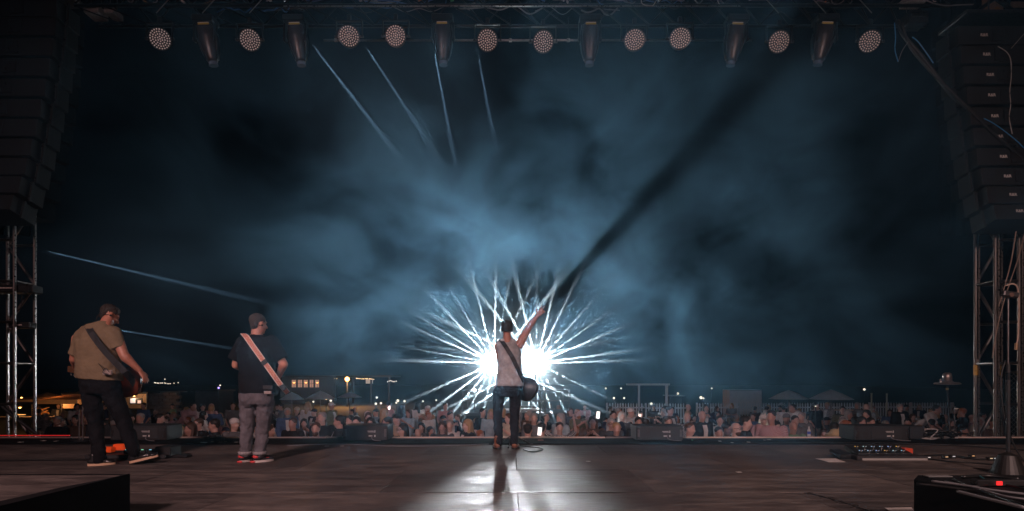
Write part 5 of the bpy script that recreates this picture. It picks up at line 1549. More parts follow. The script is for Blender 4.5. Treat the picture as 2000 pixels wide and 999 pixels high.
front = [
 # px, py, pose, label, kwargs
 (372, 838, 'stand', 'smiling long-haired woman leaning on the lip beside the left speaker box', dict(hair='long', hcol='brown', shirt='brown', yaw=-35, d=10.9)),
 (350, 842, 'stand', 'blond woman in cream top turned away next to the smiling woman', dict(hair='long', hcol='blond', shirt='cream', yaw=150, d=11.0)),
 (388, 829, 'stand', 'grinning man in glasses and black jacket behind the smiling woman', dict(glasses=True, shirt='black', top='jacket', hcol='brown', yaw=-25, d=11.9)),
 (419, 831, 'stand', 'dark-haired man in black jacket and white collar looking right, by the lattice chair', dict(shirt='black', top='jacket', yaw=-70, d=11.2)),
 (458, 829, 'stand', 'man in a white cap looking down beside the black-shirted guitarist', dict(hair='cap', hcol='white', shirt='grey', yaw=65, d=11.6)),
 (274, 818, 'stand', 'red-faced grey-haired man above the left speaker box', dict(hcol='grey', shirt='white', d=13.2, skin=1, yaw=10)),
 (312, 818, 'stand', 'man in a tan jacket bending over above the left speaker box', dict(shirt='tan', top='jacket', yaw=100, d=13.6)),
 (328, 812, 'sit', 'dim seated man with folded hands right of the tan-jacketed man', dict(shirt='black', yaw=10)),
 (572, 828, 'stand', 'man in black looking down, left of the bearded man', dict(shirt='black', yaw=-15, d=12.0, hcol='brown')),
 (594, 827, 'stand', 'woman in dark jacket behind the man looking down', dict(shirt='dark grey', top='jacket', hair='long', yaw=15, d=14.0)),
 (617, 838, 'stand', 'bearded man in grey close to the lip, left of the centre left speaker', dict(beard='brown', shirt='grey', hcol='brown', d=10.7, yaw=8)),
 (629, 817, 'stand', 'smiling grey-haired man in black with a lanyard behind the bearded man', dict(hcol='grey', shirt='black', d=12.3, yaw=-12)),
 (663, 824, 'stand', 'man in black shirt with white collar turned right, beside the centre left speaker', dict(shirt='black', top='jacket', yaw=-80, d=11.6)),
 (527, 842, 'stand', 'long-haired woman at the lip just right of the black-shirted guitarist', dict(hair='long', hcol='brown', shirt='black', yaw=80, d=10.8)),
 (696, 827, 'stand', 'smiling dark-haired man peering over the centre left speaker', dict(shirt='black', d=11.2, yaw=5)),
 (684, 823, 'stand', 'man half hidden behind the smiling man over the centre left speaker', dict(shirt='dark grey', top='jacket', d=12.4, yaw=-30)),
 (724, 828, 'stand', 'dark-haired woman in glasses peering over the centre left speaker', dict(glasses=True, hair='long', shirt='black', d=11.3, yaw=5)),
 (718, 812, 'stand', 'bald man standing above the woman in glasses', dict(hair='none', shirt='pale blue', d=14.4, skin=2)),
 (757, 827, 'stand', 'dark-haired man looking right past the centre left speaker', dict(shirt='navy', d=11.6, yaw=-70)),
 (787, 840, 'stand', 'pale woman in glasses with long black hair at the lip, right of the speaker', dict(glasses=True, hair='long', shirt='black', d=10.8, skin=2, yaw=-45)),
 (864, 835, 'stand', 'woman in dark top right of the white-clothed table', dict(hair='long', hcol='brown', shirt='dark grey', d=12.0)),
 (878, 832, 'stand', 'man with raised brows in a white jacket left of the singer', dict(shirt='white', top='jacket', hcol='grey', d=12.1)),
 (913, 831, 'stand', 'blond woman in a black jacket turned right, left of the singer', dict(hair='long', hcol='blond', shirt='black', top='jacket', d=11.6, yaw=-60)),
 (1031, 841, 'stand', 'backlit dark head close to the lip right of the singer', dict(shirt='dark grey', d=10.6, yaw=170, hair='short')),
 (1058, 838, 'stand', 'backlit person holding a lit phone right of the singer', dict(shirt='grey', d=11.0, yaw=165, hair='short')),
 (1043, 818, 'stand', 'grey figure standing behind the backlit heads near the singer', dict(shirt='grey', d=13.2, hcol='grey')),
 (1093, 836, 'up', 'person in a patterned shirt waving both arms overhead', dict(shirt='patterned', d=11.8, hair='short', hcol='dark')),
 (1158, 824, 'raise', 'long-haired woman filming with a lit phone held high', dict(hair='long', hcol='brown', shirt='brown', d=12.4, yaw=-10)),
 (1194, 828, 'stand', 'grey-haired woman in glasses beside the woman filming', dict(hair='long', hcol='grey', shirt='dark grey', glasses=True, d=12.2)),
 (1204, 838, 'stand', 'laughing blond man in black jacket at the lip', dict(hcol='blond', shirt='black', top='jacket', d=11.1, skin=0)),
 (1215, 814, 'stand', 'white-haired person behind the laughing blond man', dict(hair='long', hcol='white', shirt='dark grey', d=14.5)),
 (1247, 826, 'stand', 'red-faced woman peering over the left end of the right speaker', dict(hair='short', hcol='dark', shirt='black', d=12.4, skin=1)),
 (1305, 826, 'raise', 'man in black clapping above the right speaker', dict(shirt='black', top='jacket', hcol='brown', d=12.0, yaw=10)),
 (1308, 803, 'stand', 'tall man in dark jacket looking left, behind the clapping man', dict(shirt='dark grey', top='jacket', d=15.6, yaw=40)),
 (1342, 816, 'stand', 'red-faced man in a patterned shirt behind the laughing man in grey', dict(shirt='patterned', hair='none', d=13.5, yaw=-30)),
 (1347, 838, 'stand', 'laughing man in grey collared shirt leaning on the lip beside the right speaker', dict(shirt='grey', hcol='brown', d=10.7, yaw=40)),
 (1371, 813, 'stand', 'balding man in a black jacket and cream shirt with a lanyard', dict(hair='none', shirt='black', top='jacket', d=13.3, yaw=15)),
 (1404, 846, 'stand', 'short dark-haired woman whose face just clears the lip', dict(hair='short', shirt='black', d=10.9, skin=1)),
 (1419, 839, 'stand', 'dark-haired man in black looking left between two neighbours', dict(shirt='black', d=11.3, yaw=50)),
 (1437, 838, 'stand', 'bald bearded man in black with round glasses at the lip', dict(hair='none', beard='brown', glasses=True, shirt='black', d=10.9, yaw=35)),
 (1456, 826, 'stand', 'big dark-haired man in black laughing to the left', dict(shirt='black', d=11.0, yaw=60)),
 (1406, 822, 'stand', 'man in a white jacket behind the short dark-haired woman', dict(shirt='white', top='jacket', d=13.6, yaw=-15)),
 (1506, 815, 'stand', 'tall man in a red checked shirt looking right', dict(shirt='red checked', d=11.2, yaw=-40)),
 (1517, 823, 'sit', 'smiling woman in pink right behind the checked shirt', dict(shirt='pink', hair='long', d=13.9, hcol='dark')),
 (1491, 821, 'stand', 'man in a white cap and pink shirt left of the checked shirt', dict(hair='cap', hcol='white', shirt='pink', d=13.2)),
 (1549, 835, 'stand', 'grinning bald man in a pale green shirt at the lip', dict(hair='none', shirt='green', d=11.6, skin=1, s=None)),
 (1553, 822, 'stand', 'dark-haired man in grey behind the man in green', dict(shirt='grey', d=13.3)),
 (1536, 818, 'stand', 'woman in dark glasses and grey cap behind the checked shirt', dict(hair='cap', hcol='grey', shirt='dark grey', d=13.8, yaw=-20)),
 (1565, 815, 'stand', 'man in grey T-shirt turned right above the man in green', dict(shirt='grey', d=14.4, yaw=-50, hcol='grey')),
 (1609, 832, 'bend', 'red-haired woman bending forward over the lip with a black hat', dict(hair='long', hcol='red', shirt='cream', d=11.8, yaw=20)),
 (1631, 836, 'stand', 'long dark-haired person in black right of the red-haired woman', dict(hair='long', hcol='dark', shirt='black', d=12.2, yaw=90)),
 (1646, 816, 'sit', 'man in a black jacket and white shirt seated behind the folding chairs', dict(shirt='black', top='jacket', d=15.2, yaw=-20, hcol='grey')),
 (1673, 814, 'sit', 'woman in pale pink turned left behind the right speaker', dict(shirt='pink', hair='long', d=15.6, yaw=40)),
 (1684, 825, 'stand', 'dark-haired woman in white peering over the far right speaker', dict(hair='long', shirt='white', d=12.6)),
 (1701, 827, 'stand', 'dark-haired man in pale pink peering over the far right speaker', dict(shirt='pink', d=12.4)),
 (1692, 797, 'stand', 'bald man in a pale blue shirt standing in the crowd with an empty cup', dict(hair='none', shirt='pale blue', d=17.2)),
 (1758, 797, 'stand', 'man in a black suit and white shirt standing far right of the crowd', dict(shirt='black', top='jacket', d=18.4, hcol='grey')),
 (1790, 798, 'bend', 'man in a white shirt leaning over a table near the bell-topped lamp', dict(shirt='white', d=18.0, yaw=40)),
 (1829, 803, 'stand', 'blond woman seen from behind left of the bell-topped lamp', dict(hair='long', hcol='blond', shirt='black', d=18.6, yaw=180)),
 (1773, 827, 'sit', 'man in a checked patterned shirt seated behind the far right speakers', dict(shirt='patterned', d=16.2, yaw=-40)),
 (1939, 826, 'sit', 'person seen through the lattice of the right tower', dict(shirt='brown', d=16.0, skin=1)),
 (1572, 795, 'bend', 'waiter in a white shirt bending right in the middle distance', dict(shirt='white', d=18.6, yaw=-70)),
 (1594, 794, 'stand', 'tall man in black standing under the right umbrella', dict(shirt='black', d=19.0, yaw=20)),
 (1530, 798, 'stand', 'woman in a bright white dress standing before the picket fence', dict(shirt='white', hair='short', d=21.0, yaw=170)),
 (1498, 800, 'stand', 'woman in a white blouse left of the bright white dress', dict(shirt='white', hair='short', d=20.5, yaw=120)),
 (112, 822, 'sit', 'red-faced man seated among the glasses between tower and guitarist', dict(shirt='black', hcol='grey', skin=1, d=16.5)),
 (148, 820, 'sit', 'dim seated woman left of the thin black stand', dict(hair='long', shirt='brown', skin=1, d=16.8)),
 (170, 818, 'sit', 'dim seated man between the guitarist and the thin black stand', dict(shirt='black', skin=1, d=17.2)),
 (204, 830, 'sit', 'seated man seen between the olive guitarist legs', dict(shirt='black', skin=1, d=15.5)),
 (224, 831, 'sit', 'man in a white cap seen between the olive guitarist legs', dict(hair='cap', hcol='white', shirt='black', d=15.2, yaw=50)),
 (355, 795, 'bend', 'man in a pale pink shirt leaning left in the middle distance', dict(shirt='pink', d=19.6, yaw=70)),
 (396, 796, 'stand', 'woman in a white blouse beyond the man in glasses', dict(shirt='white', hair='long', d=19.8, yaw=30)),
 (413, 795, 'stand', 'man in a lilac shirt and belt standing beyond the guests', dict(shirt='pink', d=19.4, yaw=-20, hair='none')),
 (455, 793, 'stand', 'person in pale grey holding a plate beyond the white cap', dict(shirt='grey', d=20.5, yaw=30)),
 (521, 798, 'stand', 'tall dark man standing close beyond the black-shirted guitarist', dict(shirt='black', d=17.5, yaw=150)),
 (602, 793, 'stand', 'woman in a pale shawl standing beyond the bearded man', dict(shirt='white', hair='long', hcol='blond', d=18.5, yaw=160)),
 (580, 802, 'sit', 'woman in a pale hat seated beyond the man looking down', dict(shirt='grey', hair='cap', hcol='cream', d=21.0)),
]
for (px, py, pose, lab, kw) in front:
    person(px, py, pose, lab, **kw)

# the deeper rows: every guest is built, placed and described on his or her own
marks = [(60, 'inside the left tower'), (105, 'right of the left tower'), (150, 'left of the olive guitarist'), (235, 'past the olive guitarist'), (300, 'above the leftmost speaker box'), (350, 'beside the leftmost speaker box'),
         (400, 'behind the smiling woman'), (445, 'behind the white cap'), (540, 'right of the black-shirted guitarist'), (590, 'behind the bearded man'), (640, 'behind the smiling grey-haired man'),
         (690, 'behind the centre left speaker'), (740, 'behind the woman in glasses'), (800, 'behind the white-clothed table'), (850, 'between table and singer'), (900, 'left of the singer'), (945, 'just left of the singer'),
         (1030, 'just right of the singer'), (1080, 'behind the waving arms'), (1130, 'left of the raised phone'), (1180, 'right of the raised phone'), (1230, 'left of the right speaker'), (1280, 'behind the right speaker'),
         (1330, 'behind the clapping man'), (1380, 'behind the balding man'), (1430, 'behind the bald bearded man'), (1480, 'behind the big laughing man'), (1530, 'behind the checked shirt'), (1580, 'behind the man in green'),
         (1630, 'behind the red-haired woman'), (1680, 'behind the folding chairs'), (1730, 'behind the far right speaker'), (1790, 'left of the bell-topped lamp'), (1850, 'behind the bell-topped lamp'), (1905, 'beside the right tower')]
cl_names = [c for c in CLOTH if c not in ('red checked',)]
wts = {'black': 9, 'navy': 4, 'grey': 4, 'dark grey': 5, 'white': 4, 'pale blue': 2, 'pink': 2, 'green': 1, 'tan': 2, 'brown': 2, 'blue': 2, 'cream': 2, 'olive': 1, 'patterned': 2}
placed = []
def back_row(y0, y1, n, x0=70, x1=1930, sit_p=.6):
    for k in range(n):
        for attempt in range(40):
            px = x0 + (x1 - x0) * (k + rc.random()) / n
            py = rc.uniform(y0, y1)
            pose = 'sit' if rc.random() < sit_p else rc.choice(['stand', 'stand', 'stand', 'raise'])
            if pose != 'sit' and py > 822: pose = 'sit'
            sz = rc.uniform(.95, 1.04)
            d = FPX * (CAM_Z - (GROUND_Z + CT[pose]['hd'] * sz)) / (py - 740)
            if d > 31: continue
            x = (px - 1000) * d / FPX
            if abs(x - .2) < 4.6 and 20.3 < d < 24.5: continue
            if any((x - a) ** 2 + (d - b) ** 2 < .45 ** 2 for a, b in placed): continue
            break
        else:
            continue
        placed.append((x, d))
        sex = rc.choice(['man', 'woman'])
        hr = rc.choices(['short', 'long', 'none', 'cap'], [6, 1, 2, 1])[0] if sex == 'man' else rc.choices(['long', 'short', 'cap'], [7, 2, 1])[0]
        hc = rc.choices(['dark', 'brown', 'grey', 'blond', 'white', 'red'], [6, 4, 3, 2, 1, 1])[0]
        if hr == 'cap': hc = rc.choice(['white', 'black', 'tan', 'navy'])
        place = min(marks, key=lambda m: abs(m[0] - px))[1]
        depth_w = 'far ' if d > 23 else ''
        for tries in range(60):
            col = rc.choices(list(wts), list(wts.values()))[0]
            top = rc.choice(['shirt', 'shirt', 'jacket'])
            posture = {'sit': 'seated ', 'raise': 'clapping ', 'stand': 'standing '}[pose]
            hd_ = {'none': 'bald ', 'cap': hc + '-capped ', 'short': hc + '-haired ', 'long': 'long-haired ' + ('' if tries < 30 else hc + ' ')}[hr]
            lab = f"{depth_w}{posture}{hd_}{sex} in {col} {top} {place}"
            lab = lab.replace('dark-haired', 'dark-haired')
            if lab not in USED: break
        else:
            continue
        person(px, py, pose, lab, shirt=col, top=top, hair=hr, hcol=hc, yaw=rc.uniform(-70, 70) if rc.random() < .8 else rc.uniform(110, 250), d=None, s=sz,
               beard=hc if (sex == 'man' and hr == 'short' and rc.random() < .2) else False, group='guests in the deeper rows')
for o in list(bpy.data.objects):
    if o.name.startswith('person') and o.parent is None and o.location.y > 10:
        placed.append((o.location.x, o.location.y))
back_row(836, 850, 22, sit_p=1)
back_row(820, 836, 44, sit_p=.9)
back_row(806, 820, 70, sit_p=.7)
back_row(792, 806, 66, sit_p=.45)

# ------------------------------------------------------------------ things people hold
PHONE_B = mat('phone_body', (.02, .02, .02), .3)
SCREEN = mat('phone_screen', (.2, .2, .2), .3, emit=(1.0, .86, .82), estr=1.6)
for (px, py, d, lab) in ((1168, 811, 12.0, 'brightly lit phone held up high in the crowd'), (1054, 843, 10.55, 'lit phone held low just right of the singer')):
    t = thing('phone', P(px, py, d), lab, 'phone')
    t.rotation_euler = (0, R(6), R(4))
    MB().box((0, 0.004, 0), (.082, .008, .165), bevel=.003).obj('case', PHONE_B, t)
    MB().box((0, -.003, 0), (.074, .003, .150)).obj('screen', SCREEN, t)
t = thing('water_bottle', P(1580, 846, 11.2), 'small water bottle with a blue label held near the folding chairs', 'bottle')
MB().lathe([(.03, -.1), (.033, -.08), (.033, .05), (.014, .09), (.014, .11)], seg=14).obj('bottle_body', mat('clear_plastic', (.6, .6, .62), .15), t, smooth=True)
MB().lathe([(.0345, -.02), (.0345, .03)], seg=14).obj('label_band', mat('blue_label', (.05, .10, .5), .4), t)
MB().lathe([(.016, .108), (.016, .125)], seg=10).obj('cap', mat('white_plastic', (.7, .7, .7), .4), t)
d = 12.0
t = thing('hat', P(1632, 848, 11.0), 'pale straw hat resting by the lip near the folding chairs', 'hat')
MB().lathe([(.13, -.03), (.12, .02), (.085, .08), (.04, .10)], seg=20).obj('crown', mat('straw', (.50, .38, .22), .8, var=.2, nscale=60, bump=.3), t, smooth=True)
MB().lathe([(.19, -.035), (.19, -.03), (.12, -.02)], seg=24).obj('brim', mat('straw', (.5, .38, .22), .8), t)

# ------------------------------------------------------------------ folding chairs
CHAIR_M = mat('white_resin', (.62, .54, .50), .5, var=.12, nscale=8)
def chair():
    t = thing('folding_chair', (0, 0, 0), 'white folding chair', 'chair', 'white folding chairs in the audience')
    for s in (-1, 1):
        MB().box((s * .21, .13, .43), (.028, .045, .92), rot=Euler((R(-16), 0, 0)), bevel=.005).obj('leg', CHAIR_M, t)
        MB().box((s * .185, -.02, .22), (.026, .04, .55), rot=Euler((R(32), 0, 0)), bevel=.005).obj('leg', CHAIR_M, t)
    MB().box((0, -.03, .45), (.40, .40, .035), bevel=.01).obj('seat', CHAIR_M, t)
    b = MB()
    n = 8
    for k in range(n):
        a0 = -1 + 2 * k / n; a1 = -1 + 2 * (k + 1) / n
        y0, y1 = .24 + .03 * (1 - a0 * a0), .24 + .03 * (1 - a1 * a1)
        z0, z1 = .86 + .025 * (1 - a0 * a0), .86 + .025 * (1 - a1 * a1)
        b.box(((a0 + a1) / 2 * .20, (y0 + y1) / 2, .78), (.42 / n + .003, .02, .15 + (z0 + z1 - 1.72)), bevel=0)
    b.obj('backrest', CHAIR_M, t)
    MB().box((0, .19, .60), (.39, .018, .04)).obj('slat', CHAIR_M, t)
    return t
CH = chair()
chairs = [(1845, 11.9, 175, 'white folding chair back left of the bell-topped lamp pole'), (1893, 11.8, 178, 'white folding chair back between the lamp pole and the tower'), (1927, 11.9, 182, 'white folding chair back behind the tower leg'),
          (1975, 11.9, 178, 'white folding chair back right of the right tower'), (1655, 11.7, 130, 'white folding chair turned sideways beside the far right speaker'), (1640, 13.6, 120, 'white folding chair behind the sideways chair'),
          (1580, 13.0, 60, 'white folding chair standing askew behind the bottle'), (1590, 14.6, 70, 'second askew folding chair behind the first, right of the man in green'),
          (437, 12.6, 60, 'white folding chair tilted between the dark-haired man and the white cap'), (943, 12.6, 20, 'white folding chair just left of the singer'), (536, 12.8, 170, 'white folding chair right of the black-shirted guitarist'),
          (1135, 12.6, 70, 'white folding chair left of the woman filming'), (1146, 14.0, 70, 'second white folding chair behind the first, left of the woman filming'), (25, 11.8, 60, 'white folding chair lying at the foot of the left tower'),
          (48, 12.6, 80, 'white folding chair behind the left tower legs'), (348, 13.5, 20, 'white folding chair beside the blond woman'), (1816, 12.4, 120, 'white folding chair at the end of the right-hand table'),
          (1958, 13.9, 0, 'white folding chair beyond the table by the right tower'), (1710, 14.4, 200, 'white folding chair behind the far right speaker')]
for i, (px, d, a, lab) in enumerate(chairs):
    o = CH if i == 0 else copy_tree(CH)
    o.location = ((px - 1000) * d / FPX, d, GROUND_Z)
    o.rotation_euler = (0, 0, R(a))
    o['label'] = lab

# ------------------------------------------------------------------ banquet tables with glasses and flowers
LINEN = mat('white_linen', (.55, .47, .44), .9, var=.18, nscale=6, bump=.3, bscale=12)
GLASS = mat('glassware', (.75, .75, .78), .08, .75, spec=1.0)
FLOW = mat('pale_flowers', (.55, .42, .36), .8, var=.5, nscale=40)
def table_mesh(r_=.78):
    m = MB(); seg = 40
    top, rim, bot = [], [], []
    for k in range(seg):
        a = 2 * PI * k / seg
        fold = 1 + .05 * math.sin(a * 9) + .02 * math.sin(a * 17)
        top.append(m.bm.verts.new((r_ * .985 * math.cos(a), r_ * .985 * math.sin(a), .762)))
        rim.append(m.bm.verts.new((r_ * math.cos(a), r_ * math.sin(a), .75)))
        bot.append(m.bm.verts.new((r_ * fold * 1.02 * math.cos(a), r_ * fold * 1.02 * math.sin(a), .12)))
    m.bm.faces.new(top)
    for k in range(seg):
        j = (k + 1) % seg
        m.bm.faces.new((rim[k], rim[j], top[j], top[k])); m.bm.faces.new((bot[k], bot[j], rim[j], rim[k]))
    return m.mesh('tablecloth', LINEN, smooth=True)
TM = table_mesh()
LEG = MB().tube((0, 0, 0), (0, 0, .74), .03).box((0, 0, .015), (.5, .06, .03)).box((0, 0, .015), (.06, .5, .03)).mesh('leg', STEEL)
def glass_mesh(seed):
    r0 = random.Random(seed)
    m = MB()
    for k in range(34):
        a, q_ = r0.uniform(0, 2 * PI), math.sqrt(r0.random()) * .70
        x, y = q_ * math.cos(a), q_ * math.sin(a)
        if r0.random() < .6:
            m.lathe([(.03, 0), (.004, .006), (.004, .09), (.032, .12), (.036, .165), (.028, .20)], (x, y, .764), 8)
        else:
            m.lathe([(.03, 0), (.034, .11), (.030, .112)], (x, y, .764), 8)
    return m.mesh('glassware', GLASS)
def flower_mesh(seed):
    r0 = random.Random(seed); m = MB()
    for k in range(60):
        m.ball((r0.gauss(0, .10), r0.gauss(0, .10), .764 + abs(r0.gauss(.10, .06))), r0.uniform(.015, .034), 1, (1, 1, .7))
    return m.mesh('flowers', FLOW)
GM = [glass_mesh(s) for s in (1, 2, 3)]; FM = [flower_mesh(s) for s in (4, 5)]
tabs = [(1868, 13.0, 'round white-clothed table behind the pole of the bell-topped lamp'), (1945, 12.9, 'round white-clothed table behind the right tower'), (1840, 16.2, 'white-clothed table second in line left of the bell-topped lamp'),
        (1905, 16.8, 'second-row table seen beside the right tower'), (1745, 17.0, 'white-clothed table behind the far right speaker'), (835, 13.4, 'round white-clothed table with plates left of the singer'),
        (555, 14.6, 'white-clothed table beside the black-shirted guitarist'), (1288, 14.4, 'white-clothed table above the right speaker'), (1143, 16.2, 'white-clothed table behind the raised phone'),
        (120, 13.3, 'round table crowded with glasses right of the left tower'), (85, 14.9, 'second table of glasses by the left tower'), (335, 12.9, 'table of glasses right of the leftmost speaker box'), (190, 14.0, 'table of glasses behind the olive guitarist'),
        (690, 17.6, 'white-clothed table far behind the centre left speaker'), (300, 18.0, 'dim table far behind the tan jacket'), (1420, 18.4, 'table crowded with glasses before the picket fence'), (1480, 15.9, 'table of glasses left of the checked shirt'),
        (960, 16.0, 'dim table just left of the singer'), (440, 16.5, 'table of glasses behind the white cap'), (1985, 15.5, 'white-clothed table at the right edge'), (1345, 20.0, 'far white-clothed table below the picket fence')]
for i, (px, d, lab) in enumerate(tabs):
    x = (px - 1000) * d / FPX
    t = thing('banquet_table', (x, d, GROUND_Z), lab, 'table', 'banquet tables among the audience')
    link('tablecloth', TM, t, rot=(0, 0, i)); link('leg', LEG, t)
    g_ = link('glassware', GM[i % 3], None, (x, d, GROUND_Z), (0, 0, i * 1.3))
    g_['kind'] = 'stuff'; g_['label'] = 'glasses standing on the ' + lab.replace('round ', '')[:60]
    f_ = link('flowers', FM[i % 2], None, (x, d, GROUND_Z + .001), (0, 0, i * .7))
    f_['kind'] = 'stuff'; f_['label'] = 'pale flowers and napkins heaped on the table'
# ------------------------------------------------------------------ picket fence
PICK = mat('fence_white', (.66, .67, .70), .7, var=.25, nscale=5)
pick_me = None
def fence(px0, px1, d, label, top_z=-.42):
    global pick_me
    x0, x1 = (px0 - 1000) * d / FPX, (px1 - 1000) * d / FPX
    t = thing('picket_fence', (x0, d, GROUND_Z), label, 'fence')
    h = top_z - GROUND_Z
    if pick_me is None:
        m = MB(); w_ = .075
        vs = [m.bm.verts.new(v) for y in (-.011, .011) for v in ((-w_ / 2, y, .05), (w_ / 2, y, .05), (w_ / 2, y, h - .07), (0, y, h), (-w_ / 2, y, h - .07))]
        bmesh.ops.convex_hull(m.bm, input=vs)
        pick_me = m.mesh('picket', PICK)
    n = int((x1 - x0) / .155)
    rp_ = random.Random(int(px0))
    for k in range(n):
        link('picket', pick_me, t, (.155 * k, rp_.uniform(-.004, .004), rp_.uniform(-.012, .012)), (0, R(rp_.uniform(-.8, .8)), 0))
    for z in (.30, h - .28):
        MB().box(((x1 - x0) / 2, .032, z), (x1 - x0, .035, .08)).obj('rail', PICK, t)
    for k in range(0, n + 1, 16):
        MB().box((.155 * k, .08, h / 2), (.09, .09, h)).obj('post', PICK, t)
    return t
fence(1186, 1262, 33.0, 'short run of white picket fence left of the white goal frame')
fence(1262, 1345, 32.6, 'white picket fence under the white goal frame')
fence(1362, 1540, 33.0, 'white picket fence below the pale container')
fence(1542, 1692, 33.3, 'white picket fence under the two pale umbrellas')
fence(1700, 1868, 33.6, 'dim white picket fence stretching towards the bell-topped lamp')

# ------------------------------------------------------------------ umbrellas
CANV = mat('umbrella_canvas', (.82, .80, .80), .85, var=.12, nscale=4)
def umbrella(px, pytop, half_px, d, label, rise=.55):
    x = (px - 1000) * d / FPX; ztop = CAM_Z + (740 - pytop) * d / FPX - GROUND_Z; r_ = half_px * d / FPX
    t = thing('patio_umbrella', (x, d, GROUND_Z), label, 'umbrella', 'open patio umbrellas behind the audience')
    m = MB(); n = 8
    apex = m.bm.verts.new((0, 0, ztop)); ring, hem = [], []
    ringm = []
    for k in range(n):
        a = 2 * PI * (k + .5) / n
        ringm.append(m.bm.verts.new((r_ * .5 * math.cos(a), r_ * .5 * math.sin(a), ztop - rise * .42)))
        ring.append(m.bm.verts.new((r_ * math.cos(a), r_ * math.sin(a), ztop - rise)))
    for k in range(n):
        j = (k + 1) % n
        m.bm.faces.new((apex, ringm[k], ringm[j])); m.bm.faces.new((ringm[k], ring[k], ring[j], ringm[j]))
    bmesh.ops.solidify(m.bm, geom=list(m.bm.faces), thickness=.01)
    m.obj('canopy', CANV, t)
    MB().tube((0, 0, 0), (0, 0, ztop - .03), .025).obj('pole', STEEL, t)
    for k in range(n):
        a = 2 * PI * (k + .5) / n
        MB().tube((0, 0, ztop - .10), (r_ * .97 * math.cos(a), r_ * .97 * math.sin(a), ztop - rise - .015), .009, seg=5).obj('rib', STEEL, t)
    MB().lathe([(.28, 0), (.28, .08), (.05, .12)], seg=16).obj('base', CASE, t)
umbrella(1540, 762, 36, 26.0, 'left of the two pale umbrellas on the right', .42)
umbrella(1623, 761, 40, 25.0, 'right of the two pale umbrellas on the right, slightly larger', .44)
umbrella(570, 766, 23, 30.0, 'pale umbrella just right of the black-shirted guitarist', .40)
umbrella(626, 764, 28, 30.0, 'middle umbrella of the three below the lit windows', .42)
umbrella(683, 766, 24, 31.0, 'rightmost dim umbrella of the three, below the orange lamp', .30)

# ------------------------------------------------------------------ clubhouse with five lit windows
DARKW = mat('dark_siding', (.035, .036, .04), .8, var=.2)
WGLOW = mat('window_glow', (.3, .2, .15), .4, emit=(1.0, .52, .34), estr=.34)
WLAMP = mat('window_lamp', (.3, .2, .1), .4, emit=(1.0, .50, .12), estr=3.0)
D2 = 58.0
def X(px, d): return (px - 1000) * d / FPX
t = thing('clubhouse', (X(600, D2), D2, GROUND_Z), 'dark single-storey building with five warm lit windows', 'building')
x0, x1 = X(548, D2) - X(600, D2), X(652, D2) - X(600, D2)
wz0, wz1 = CAM_Z + (740 - 757) * D2 / FPX - GROUND_Z, CAM_Z + (740 - 742.5) * D2 / FPX - GROUND_Z
topz = CAM_Z + (740 - 738) * D2 / FPX - GROUND_Z
wins = [(569, 578), (581, 590), (592.5, 601), (604, 612), (615, 623)]
m = MB()
m.box(((x0 + x1) / 2, .1, wz0 / 2), (x1 - x0, .2, wz0))
m.box(((x0 + x1) / 2, .1, (wz1 + topz) / 2), (x1 - x0, .2, topz - wz1))
es = [x0] + [X(p, D2) - X(600, D2) for w_ in wins for p in w_] + [x1]
for k in range(0, len(es), 2):
    m.box(((es[k] + es[k + 1]) / 2, .1, (wz0 + wz1) / 2), (es[k + 1] - es[k], .196, wz1 - wz0))
m.obj('wall', DARKW, t)
MB().box(((x0 + x1) / 2, 3, topz + .12), (x1 - x0 + .8, 6.5, .22), bevel=.04).obj('roof', CASE, t)
for k, (a, b) in enumerate(wins):
    xa, xb = X(a, D2) - X(600, D2), X(b, D2) - X(600, D2)
    wd = MB().box(((xa + xb) / 2, .16, (wz0 + wz1) / 2), (xb - xa, .02, wz1 - wz0)).obj('window', WGLOW, t)
    MB().box(((xa + xb) / 2, .12, (wz0 + wz1) / 2), (.03, .03, wz1 - wz0)).box(((xa + xb) / 2, .12, (wz0 + wz1) / 2), (xb - xa, .028, .03)).obj('mullion', DARKW, wd)
    if k in (0, 2, 4):
        MB().ball(((xa + xb) / 2, .10, wz1 - .30), .10, 2, (1.3, .5, .6)).obj('wall_lamp', WLAMP, wd)
# second building and terrace with strings of bulbs
t = thing('terrace_pavilion', (X(720, 60), 60, GROUND_Z), 'dark open pavilion hung with warm bulbs right of the lit windows', 'building')
z_ = lambda py, d: CAM_Z + (740 - py) * d / FPX - GROUND_Z
for px in (655, 690, 725, 760):
    MB().box((X(px, 60) - X(720, 60), 0, z_(737, 60) / 2), (.18, .18, z_(737, 60))).obj('post', DARKW, t)
MB().box((X(708, 60) - X(720, 60), 2, z_(737, 60) + .1), (6.4, 5, .18)).obj('roof', CASE, t)
MB().box((X(719, 60) - X(720, 60), .5, z_(745, 60)), (.75, .05, .5)).obj('sign_board', mat('pale_board', (.4, .34, .3), .6, emit=(1, .8, .65), estr=.25), t)
BULB = mat('bulb_glow', (.3, .2, .1), .4, emit=(1.0, .62, .28), estr=2.4)
BULBW = mat('bulb_white', (.3, .3, .3), .4, emit=(1.0, .85, .68), estr=1.3)
def bulb_string(ctrl, d, n, label, r_=.05, m_=BULB):
    pts = curve_pts([P(px, py, d) for px, py in ctrl], 30)
    t = thing('bulb_string', pts[0], label, 'string lights')
    MB().path([p - pts[0] for p in pts], .012, 4).obj('wire', RUBBER, t)
    bm_ = MB().ball((0, 0, -.05), r_, 1).mesh('bulb', m_)
    for k in range(n):
        p = pts[int(k * (len(pts) - 1) / max(1, n - 1))] - pts[0]
        link('bulb', bm_, t, p)
bulb_string([(696, 738.5), (708, 739.5), (718, 739), (730, 740.5)], 59.5, 14, 'dense string of warm bulbs right of the orange lamp')
